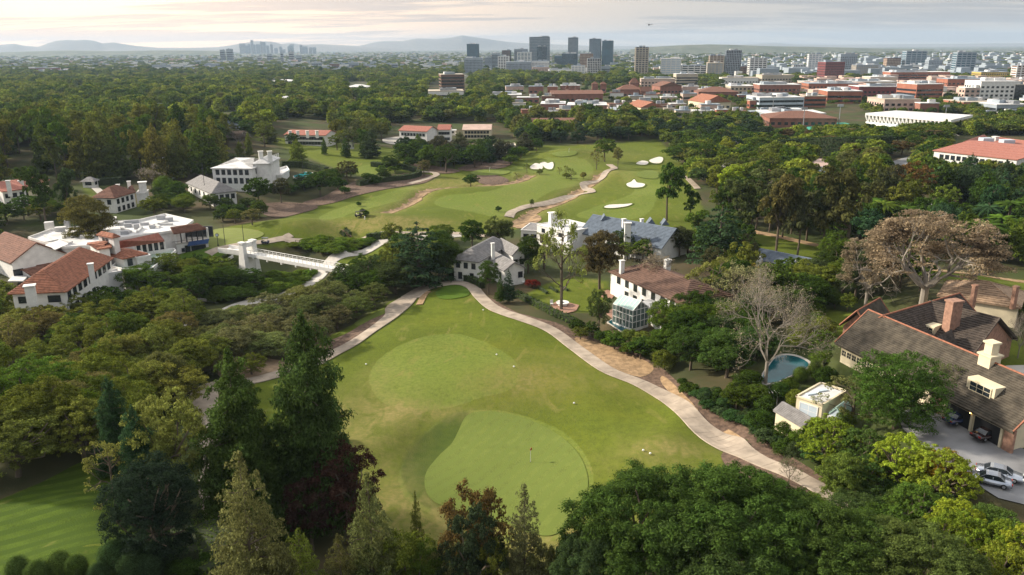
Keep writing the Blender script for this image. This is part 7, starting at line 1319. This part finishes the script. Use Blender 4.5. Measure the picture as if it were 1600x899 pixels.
cn.append(grove([(0,600),(-60,560),(-60,780),(0,760)], 6, ['round_near'], [OL, MG], (9, 12), (8, 10), 36, .55)); cn.append(grove([(395,700),(460,640),(520,700),(520,860),(430,860)], 6, ['shrub_fine', 'open_near'], [DG, MG, (.07, .05, .03)], (4, 6), (3, 5), 37, .6, golf=True)); cn.append(grove([(330,590),(420,575),(430,590),(350,600)], 5, ['open_near'], [(.10, .09, .04), OL], (5, 7), (4, 6), 38, .6, 2))
cn.append(grove([(240,830),(300,820),(330,900),(230,940)], 6, ['shrub_fine'], [DG, BL], (3, 4), (1.5, 2.5), 39, .6)); cn.append(grove([(60,640),(200,560),(300,600),(200,700),(60,740)], 20, ['open_near', 'round_near'], [OL, (.15, .17, .035), MG, (.13, .13, .04)], (7, 10), (8, 11), 40, .42))
cn.append(grove([(1120,335),(1330,330),(1400,300),(1420,345),(1330,372),(1200,362)], 14, ['euc_mid', 'round_mid'], [OL, DG, MG], (10, 13), (12, 17), 41, .5)); cn.append(grove([(750,258),(800,240),(850,228),(820,250),(790,262)], 8, ['round_mid', 'shrub'], [DG, MG], (7, 10), (5, 8), 42, .55, golf=True))
print('GROVES', cn, sum(cn), len(TREES))
# ---------------------------------------------------------------- hedges
def hedge(label, px, wd, ht, col, group=None, n=2600, size=.28):
    P_ = smooth([tuple(gnd(x, y)[:2]) for x, y in px], False, 4); D = []
    for a, b_ in zip(P_[:-1], P_[1:]):
        d = math.hypot(b_[0]-a[0], b_[1]-a[1]); k = max(1, int(d/.8)); D += [(a[0]+(b_[0]-a[0])*i/k, a[1]+(b_[1]-a[1])*i/k, math.atan2(b_[1]-a[1], b_[0]-a[0])) for i in range(k)]
    g = Hxy(*P_[0]); o = thing('hedge', label, 'hedge', (P_[0][0], P_[0][1], g), 0, group); rg = np.random.default_rng(len(D)); V = []; mb = MB()
    L_ = len(D)*.8; n = int(min(14000, L_*(wd+2*ht)*9/size*.28)); idx = rg.integers(0, len(D), n); s_ = rg.uniform(0, wd+2*ht, n)
    off = np.where(s_ < ht, -wd/2, np.where(s_ < ht+wd, s_-ht-wd/2, wd/2)); hh = np.where(s_ < ht, s_, np.where(s_ < ht+wd, ht, s_-ht-wd))+rg.normal(0, .08, n); DD = np.array(D)[idx]; al = rg.uniform(-.4, .4, n); off = off+rg.normal(0, .08, n)
    z = np.array([Hxy(x, y) for x, y, _ in D])[idx]; X = DD[:, 0]+np.cos(DD[:, 2])*al-np.sin(DD[:, 2])*off; Y = DD[:, 1]+np.sin(DD[:, 2])*al+np.cos(DD[:, 2])*off; Pp = np.stack([X, Y, z+hh], -1)-np.array([P_[0][0], P_[0][1], g])
    nr = rg.normal(size=(n, 3))*.6; sd_ = np.where(s_ < ht, -1, np.where(s_ < ht+wd, 0, 1)); nr[:, 0] += -np.sin(DD[:, 2])*sd_; nr[:, 1] += np.cos(DD[:, 2])*sd_; nr[:, 2] += (sd_ == 0)+.2
    nr /= np.linalg.norm(nr, axis=1)[:, None]; t = np.cross(nr, rg.normal(size=(n, 3))); t /= np.linalg.norm(t, axis=1)[:, None]; b2 = np.cross(nr, t); sz = size*rg.uniform(.6, 1.3, n)[:, None]; t *= sz*.8; b2 *= sz*.5
    me = mesh_np('foliage', np.stack([Pp-t, Pp-b2, Pp+t, Pp+b2], 1).reshape(-1, 3), np.arange(4*n).reshape(n, 4), [leaf_m]); c = link('foliage', me, o); c.color = (*col, 1)
    vs = []
    for x, y, a in D:
        for sg in (-1, 1):
            for zz in (-.3, ht-.12): vs.append((x-math.sin(a)*(wd/2-.12)*sg, y+math.cos(a)*(wd/2-.12)*sg, Hxy(x, y)+zz))
    m_ = len(D); mb.add(vs, [(4*i, 4*i+1, 4*i+5, 4*i+4) for i in range(m_-1)]+[(4*i+2, 4*i+6, 4*i+7, 4*i+3) for i in range(m_-1)]+[(4*i+1, 4*i+3, 4*i+7, 4*i+5) for i in range(m_-1)]+[(0, 2, 3, 1), (4*m_-4, 4*m_-3, 4*m_-1, 4*m_-2)]); mb.build('stems', MATS['hedge_stems'], o)
mat('hedge_stems', (.03, .04, .015), .9, .3, 3)
hedge('clipped hedge along the path below the grey roofed house', [(704,430),(720,436),(745,446),(755,452)], 1.6, 1.8, (.05, .08, .02)); hedge('long low hedge along the mulch bank below the patio lawn', [(806,462),(830,474),(860,490),(882,500),(900,508)], 1.5, 1.4, (.06, .095, .02))
hedge('hedge ring round the small club lawn', [(285,416),(305,415),(330,411),(350,405),(360,399)], 1.2, 1.2, (.09, .12, .02)); hedge('bright clipped hedge band beside the clipped balls', [(300,850),(330,880),(370,905)], 5.5, 2.2, (.085, .125, .02), size=.2); hedge('clipped hedge block left of the bright hedge band', [(283,838),(292,870),(296,900)], 2.4, 2.4, (.05, .08, .02), size=.2)
hedge('tall dark hedge at the head of the garden walk', [(130,283),(150,281),(195,278)], 3, 4, DG); hedge('lower green hedge beside the garden walk', [(150,290),(178,288),(192,288)], 3, 3, (.035, .055, .02)); hedge('tall green hedge right of the turquoise pool', [(440,262),(470,262),(500,268),(512,272)], 2.5, 3, (.055, .08, .02)); hedge('hedge round the far garden lawn', [(560,291),(600,285),(640,280),(655,274),(640,266),(600,262),(578,260)], 2.5, 2.4, (.045, .07, .02))
hedge('very long tall dark hedge in front of the residence road', [(1215,245),(1260,243),(1300,243),(1345,242),(1395,240)], 6, 9, (.034, .055, .02), size=.6); hedge('low flat hedge under the tall pines at the left', [(340,247),(355,249),(370,252),(380,254)], 4, 3, (.06, .08, .02)); hedge('hedge left of the dark stair', [(533,366),(541,371)], 1, 1.2, DG); hedge('hedge right of the dark stair', [(540,361),(549,369)], 1, 1.2, DG); hedge('dark hedge along the service road above the mulch bed', [(575,374),(600,372),(618,371)], 2.4, 2, DG)
for i, (y0) in enumerate((0, 1, 2)): hedge(['left', 'middle', 'right'][i]+' box hedge of the small formal garden on the patio lawn', [(843+i*16, 452+i*-1.5), (858+i*16, 462-i*2.5)], .7, .7, (.04, .07, .02), size=.16)
T('shrub', 832, 450, 436, 26, (.16, .03, .02), 'red leafed shrub below the grey roofed house')
for i, (x, y) in enumerate([(705, 400), (905, 405), (1165, 392)]): pass
# ---------------------------------------------------------------- distant woodland: one mass nobody could count
srcs = bpy.data.collections.new('woodland_sources')
def src(name, fn, n, size, seed, **k):
    rg = np.random.default_rng(seed); tb = MB(); cl = fn(rg, tb); V, F = leaf_cloud(cl, n, size, rg, **k)
    o = bpy.data.objects.new(name, mesh_np(name, V, F, [wood_leaf])); srcs.objects.link(o)
for i in range(3): src('a_round_%d' % i, k_round, 900, .075, 70+i)
src('b_pine', k_pine, 900, .075, 80, up=.3); src('c_tall', k_euc, 900, .065, 81)
RP = []
rg = np.random.default_rng(11)
golf_far = [tuple(p) for p in [(480,212),(700,226),(830,222),(1035,214),(1100,300),(1060,330),(800,262),(640,300),(480,300)]]
def wood(n, x0, x1, y0, y1, wr, hr, kinds, zlow=13):
    for _ in range(n):
        x, y = rg.uniform(x0, x1), rg.uniform(y0, y1)
        if not clear_px(x, y): continue
        p = pz(x, y, 0); g = (p.x, p.y, Hxy(p.x, p.y))
        if any(inpx(g[0], g[1], q_) for q_ in WGR): continue
        if any(xl-2 < x < xr+2 and yb-3 < y < yb+(3 if y < 130 else zlow) for xl, xr, yt, yb in FARB): continue
        w2 = rg.uniform(*wr); RP.append((*g, w2, w2, rg.uniform(*hr), kinds[rg.integers(len(kinds))]))
wood(2600, -80, 1000, 108, 135, (13, 22), (9, 15), (0, 1, 2, 0, 3)); wood(2000, -80, 800, 130, 165, (12, 19), (9, 15), (0, 1, 2, 4)); wood(300, 790, 1000, 160, 205, (8, 12), (5, 9), (0, 1, 2, 3)); wood(1400, -80, 790, 160, 205, (11, 16), (8, 15), (0, 1, 2, 3, 4)); wood(420, -80, 420, 205, 235, (11, 15), (9, 16), (0, 3, 4))
wood(1300, 1000, 1700, 112, 135, (12, 20), (7, 11), (0, 1, 2)); wood(1500, 780, 1700, 130, 200, (5, 9), (3.5, 6), (0, 1, 2, 3), 5); wood(700, 1000, 1700, 130, 180, (8, 12), (5, 8), (0, 1, 3)); wood(900, 800, 1700, 122, 185, (7, 10), (5, 7), (0, 1, 3, 2)); wood(1000, 1000, 1700, 182, 245, (9, 13), (5.5, 9), (0, 1, 2, 4, 3)); wood(260, 1060, 1460, 240, 300, (8, 12), (6, 10), (0, 1, 2)); wood(240, 540, 1000, 195, 222, (11, 15), (9, 14), (0, 1, 2, 3))
wood(6000, -100, 1700, 82, 112, (14, 34), (7, 12), (0, 1, 2)); wood(220, 1540, 1700, 176, 214, (9, 13), (6, 10), (0, 1, 3)); wood(160, 1340, 1545, 218, 234, (7, 10), (4, 6), (0, 1)); wood(200, 1490, 1700, 178, 226, (8, 11), (5, 8), (0, 1, 3), 6); wood(260, 1400, 1700, 268, 330, (9, 12), (6, 9), (3, 0)); wood(260, -80, 420, 230, 262, (10, 14), (8, 12), (0, 1))
RP = np.array(RP, np.float32); pm = bpy.data.meshes.new('woodland'); pm.vertices.add(len(RP)); pm.vertices.foreach_set('co', RP[:, :3].ravel())
a_ = pm.attributes.new('sc', 'FLOAT_VECTOR', 'POINT'); a_.data.foreach_set('vector', RP[:, 3:6].ravel()); a_ = pm.attributes.new('ix', 'INT', 'POINT'); a_.data.foreach_set('value', RP[:, 6].astype(np.int32)); a_ = pm.attributes.new('rz', 'FLOAT', 'POINT'); a_.data.foreach_set('value', rg.uniform(0, 6.28, len(RP)).astype(np.float32)); pm.update()
wo = link('distant_woodland', pm, kind='stuff'); ng = bpy.data.node_groups.new('woodland', 'GeometryNodeTree'); ng.interface.new_socket('Geometry', in_out='INPUT', socket_type='NodeSocketGeometry'); ng.interface.new_socket('Geometry', in_out='OUTPUT', socket_type='NodeSocketGeometry')
gi, go = ng.nodes.new('NodeGroupInput'), ng.nodes.new('NodeGroupOutput'); ci = ng.nodes.new('GeometryNodeCollectionInfo'); ci.inputs['Collection'].default_value = srcs; ci.inputs['Separate Children'].default_value = True; ci.inputs['Reset Children'].default_value = True
ip = ng.nodes.new('GeometryNodeInstanceOnPoints'); ip.inputs['Pick Instance'].default_value = True
def na(nm, dt): q_ = ng.nodes.new('GeometryNodeInputNamedAttribute'); q_.data_type = dt; q_.inputs[0].default_value = nm; return [s for s in q_.outputs if s.enabled and s.name == 'Attribute'][0]
ng.links.new(gi.outputs[0], ip.inputs['Points']); ng.links.new(ci.outputs[0], ip.inputs['Instance']); ng.links.new(na('ix', 'INT'), ip.inputs['Instance Index']); ng.links.new(na('sc', 'FLOAT_VECTOR'), ip.inputs['Scale'])
cr3 = ng.nodes.new('ShaderNodeCombineXYZ'); ng.links.new(na('rz', 'FLOAT'), cr3.inputs[2]); ng.links.new(cr3.outputs[0], ip.inputs['Rotation']); ng.links.new(ip.outputs[0], go.inputs[0]); mdf = wo.modifiers.new('woodland', 'NODES'); mdf.node_group = ng
# ---------------------------------------------------------------- labels of the trees, by what they stand beside
MARK = [('the white clubhouse', 150, 420), ('the white footbridge', 450, 400), ('the terracotta roofed house', 40, 300), ('the gabled white house', 190, 305), ('the grey shingle house', 320, 292), ('the white mansion', 400, 255), ('the practice green', 365, 368), ('the grey roofed white house', 770, 410), ('the slate roofed house', 970, 360), ('the brown roofed house', 1020, 445), ('the glasshouse', 975, 485),
 ('the blue pool', 1225, 570), ('the low slate house', 1220, 415), ('the flat crowned brown tree', 1440, 400), ('the shake roofed house', 1480, 560), ('the garage drive', 1500, 720), ('the tan tile house', 1540, 460), ('the pink roofed residence', 1560, 240), ('the road bend', 1400, 285), ('the stadium', 1440, 190), ('the lower left lawn', 90, 780), ('the tallest pine', 500, 620), ('the left cart path fork', 330, 610), ('the putting green', 790, 740),
 ('the right cart path', 1120, 650), ('the foreground umbrella pines', 1120, 820), ('the far bunkers', 950, 280), ('the farthest green', 880, 240), ('the arcaded terrace building', 770, 232), ('the red roofed row', 475, 212), ('the mulch banks', 540, 290), ('the service road', 380, 480), ('the layered cedar', 655, 400), ('the leaning eucalyptus', 1212, 340), ('the gymnasium', 1250, 190), ('the far pergola wood', 1000, 210), ('the clipped ball hedges', 190, 870), ('the left side hillside oaks', 100, 650), ('the long tall hedge', 1300, 240), ('the first row of tall left conifers', 150, 240)]
buck = {}
ORD = ['leftmost', 'second from left', 'third from left', 'fourth from left', 'fifth from left', 'sixth from left', 'seventh from left', 'eighth from left', 'ninth from left', 'tenth from left', 'eleventh from left', 'twelfth from left', 'thirteenth from left', 'fourteenth from left', 'fifteenth from left', 'sixteenth from left', 'seventeenth from left', 'eighteenth from left', 'nineteenth from left', 'twentieth from left', 'twenty first from left', 'twenty second from left', 'twenty third from left', 'twenty fourth from left', 'twenty fifth from left']
for t_ in TREES:
    o, k, c, x, y, lab, grp = t_
    if lab: o['label'] = lab; continue
    d_, mk, mx_, my_ = min(((math.hypot(x-a, (y-b_)*1.6), m_, a, b_) for m_, a, b_ in MARK)); dx, dy = x-mx_, (y-my_)*1.6
    rel = ('right of ' if dx > 0 else 'left of ') if abs(dx) > abs(dy) else ('in front of ' if dy > 0 else 'behind '); cn_ = CNAME.get(c) or ('olive' if c[0] > c[1]*.93 and c[0] < .11 else 'golden brown' if c[0] > c[1] else 'dark green' if c[1] < .066 else 'bright green' if c[1] > .12 else 'green')
    buck.setdefault((cn_, SHAPE[k], rel, mk), []).append(t_)
for (cn_, k, rel, mk), L_ in buck.items():
    L_.sort(key=lambda t: t[3])
    for i, t_ in enumerate(L_):
        base = cn_+' '+k; o = t_[0]; o['group'] = {'tree': 'trees', 'shrub': 'shrubs'}[o['category']]+' '+rel+mk
        if len(L_) == 1: o['label'] = base+' '+rel+mk
        elif len(L_) == 2: o['label'] = ['left', 'right'][i]+' hand '+base+' '+rel+mk
        else: o['label'] = (('rightmost ' if i == len(L_)-1 else ORD[min(i, 24)]+', a ')+base+' '+rel+mk)
    
for o in [t[0] for t in TREES]:
    w_ = o['label'].split()
    if len(w_) > 16: o['label'] = ' '.join(w_[:16])
print('VERTS', sum(len(m.polygons) for m in bpy.data.meshes))
# ---------------------------------------------------------------- haze: a closed box of thin air round everything
mb = MB(); mb.box((0, 9700, 105), (40000, 20400, 420)); hm = bpy.data.materials.new('haze_air'); hm.use_nodes = True; n_ = hm.node_tree.nodes; n_.clear(); ho = n_.new('ShaderNodeOutputMaterial'); pv = n_.new('ShaderNodeVolumePrincipled'); pv.inputs['Density'].default_value = 1/19000; pv.inputs['Color'].default_value = (.51, .66, .85, 1); pv.inputs['Anisotropy'].default_value = .15
hm.node_tree.links.new(pv.outputs[0], ho.inputs['Volume']); mb.build('haze', hm)['kind'] = 'stuff'
